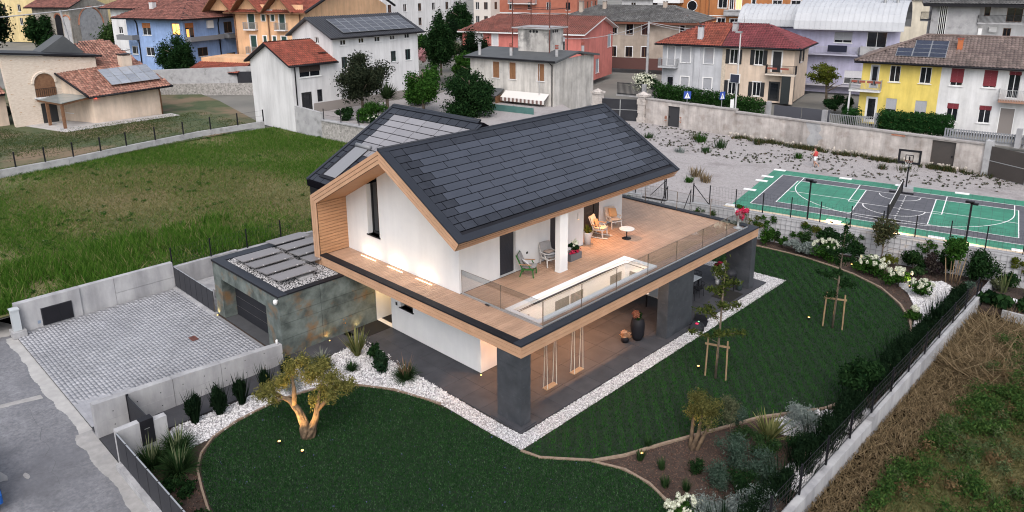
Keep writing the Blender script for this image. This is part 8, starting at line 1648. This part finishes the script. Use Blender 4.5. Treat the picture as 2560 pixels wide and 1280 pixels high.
for k, s in enumerate((-2.5, -1, .3, 5.1, 6.0)):
    t = tree('climbing_plant', 'small climber behind the terrace edge, ' + ('far left', 'second from left', 'left of the steps', 'right of the steps', 'nearest the flower pot')[k], wallpt(s, .12), [([(0, 0, 0), (0, 0, 1.1)], [.012, .008])], [('crown', leaf_mesh('cl', [(random.uniform(-.3, .3), 0, 1.2 + random.uniform(-.2, .2), .18, .08, .14) for _ in range(4)], 160, .05, L_MID))], 'climber'); t.rotation_euler = (0, 0, GW)
# --- dark hedge inside the right hand fence
for k in range(15):
    y = -.2 + k * 1.62 + random.uniform(-.2, .2); s = 1.0 + .35 * random.random()
    t = shrub('yew_shrub', 'dark feathery yew along the boundary fence, number %s from the near end' % ('one two three four five six seven eight nine ten eleven twelve thirteen fourteen fifteen'.split()[k]), (8.42, y, 0), (.42 * s, .85 * s, .55 * s), 2600, .07, L_CON, 9, asp=.25, zc=.6 * s, shell=.2)
    mobj('shoots', strap_mesh('sh', 90, 1.1 * s, .05, .5, 0, L_CON, .5), t)
shrub('dark_shrub', 'dark bushy tree overhanging the boundary fence', (8.2, 10.2, 0), (.8, .8, .7), 2600, .07, L_DARK, 11, zc=1.3)
# --- vegetable plot beyond the fence
o = MB().prism([(9.3, 23.4), (9.3, 27.2), (20, 29.3), (20, 25)], -.34, .0).build('vegetable_plot', SOIL); o['kind'] = 'structure'
for k in range(6):
    x = 9.7 + k * 1.15; y = 26.1 + k * .22
    strap_plant('maize plants by the rear wall, ' + ('nearest the fence', 'second', 'third', 'fourth', 'fifth', 'at the right edge')[k] + (' clump' if k else ''), (x, y, 0), 26, 1.5, .09, .6, .6, leafmat('leaf_maize', (.05, .08, .03), (.14, .16, .07)) if k == 0 else MATS['leaf_maize'], .2)
for k, (x, y, r, lab) in enumerate(((9.75, 23.9, .8, 'dark squash plant at the fence corner'), (11.3, 24.3, .7, 'dark squash plant in the middle of the plot'), (12.9, 24.5, .8, 'dark squash plant at the right edge'))): shrub('squash_plant', lab, (x, y, 0), (r, r, .35), 420, .17, L_DARK, 8, asp=.8, zc=.3, cat='plant')
for k in range(4): o = box('path_slab', CW, None, 9.4 + k * 1.5, 10.5 + k * 1.5, 25.0 + k * .15, 25.5 + k * .15, .0, .05); tag(o, 'white paving slab in the vegetable plot, ' + ('first from the fence', 'second from the fence', 'third from the fence', 'at the right edge')[k], 'paving slab')
post_fence('wire_fence', 'low mesh fence around the vegetable plot', (9.05, 24.2, 0), (14.5, 25.4, 0), 3, 0, .95, .12, .06)
for k, s in enumerate((.6, 2.6, 4.4)): o = box('raised_bed_edge', CONC2, None, 9.4 + s * 1.4, 10.7 + s * 1.4, 23.2 + s * .15, 23.35 + s * .15, -.35, .12); tag(o, 'grey stone edging of the vegetable plot, ' + ('left block', 'middle block', 'right block')[k], 'edging')
# --- blue car just entering the picture at the lower left corner
t = thing('car', 'blue car nose at the lower left picture edge', 'car', (-10.75, -15.2, -.05))
def car_body(m):
    prof = [(-2.05, .35), (-2.1, .75), (-1.95, .98), (-1.2, 1.05), (-.55, 1.45), (.7, 1.48), (1.35, 1.0), (1.95, .86), (2.12, .62), (2.1, .32)]
    sec = [(-.86, .93), (-.8, 1.0), (.8, 1.0), (.86, .93)]; b = len(m.v)
    for y, k in sec:
        for x, z in prof: m.v.append((x * (1 if abs(y) < .83 else .985), y * (1 - .18 * max(0, z - .95)), .32 + (z - .32) * (1 if abs(y) < .83 else .96)))
    n = len(prof)
    for i in range(3):
        for j in range(n - 1): m.f.append((b + i * n + j, b + (i + 1) * n + j, b + (i + 1) * n + j + 1, b + i * n + j + 1))
    m.f.append(tuple(b + j for j in range(n))); m.f.append(tuple(b + 3 * n + j for j in range(n))[::-1])
part('car_body', M('car_blue', (.01, .09, .35), None, rough=.25), t, car_body)
for x in (-1.3, 1.3):
    for y in (-.82, .82): part('wheel', BLACKM, t, lambda m: m.tube([(x, y - .1, .32), (x, y + .1, .32)], .32, 14))
for y in (-.6, .6): part('headlight', WFRAME, t, lambda m: m.box(2.02, 2.1, y - .18, y + .18, .62, .74))
part('side_window', GLASSD, t, lambda m: m.box(-1.0, 1.0, .79, .81, 1.05, 1.38).box(-1.0, 1.0, -.81, -.79, 1.05, 1.38))
o = box('drain_cover', RUST, None, -16.1, -15.6, -5.45, -5.15, .002, .012); tag(o, 'small rusty drain cover in the driveway', 'drain cover')
o = box('drain_grate', CHAR, None, -11.55, -11.05, -10.95, -10.3, .002, .012); tag(o, 'dark drain grate at the driveway corner by the road', 'drain grate')
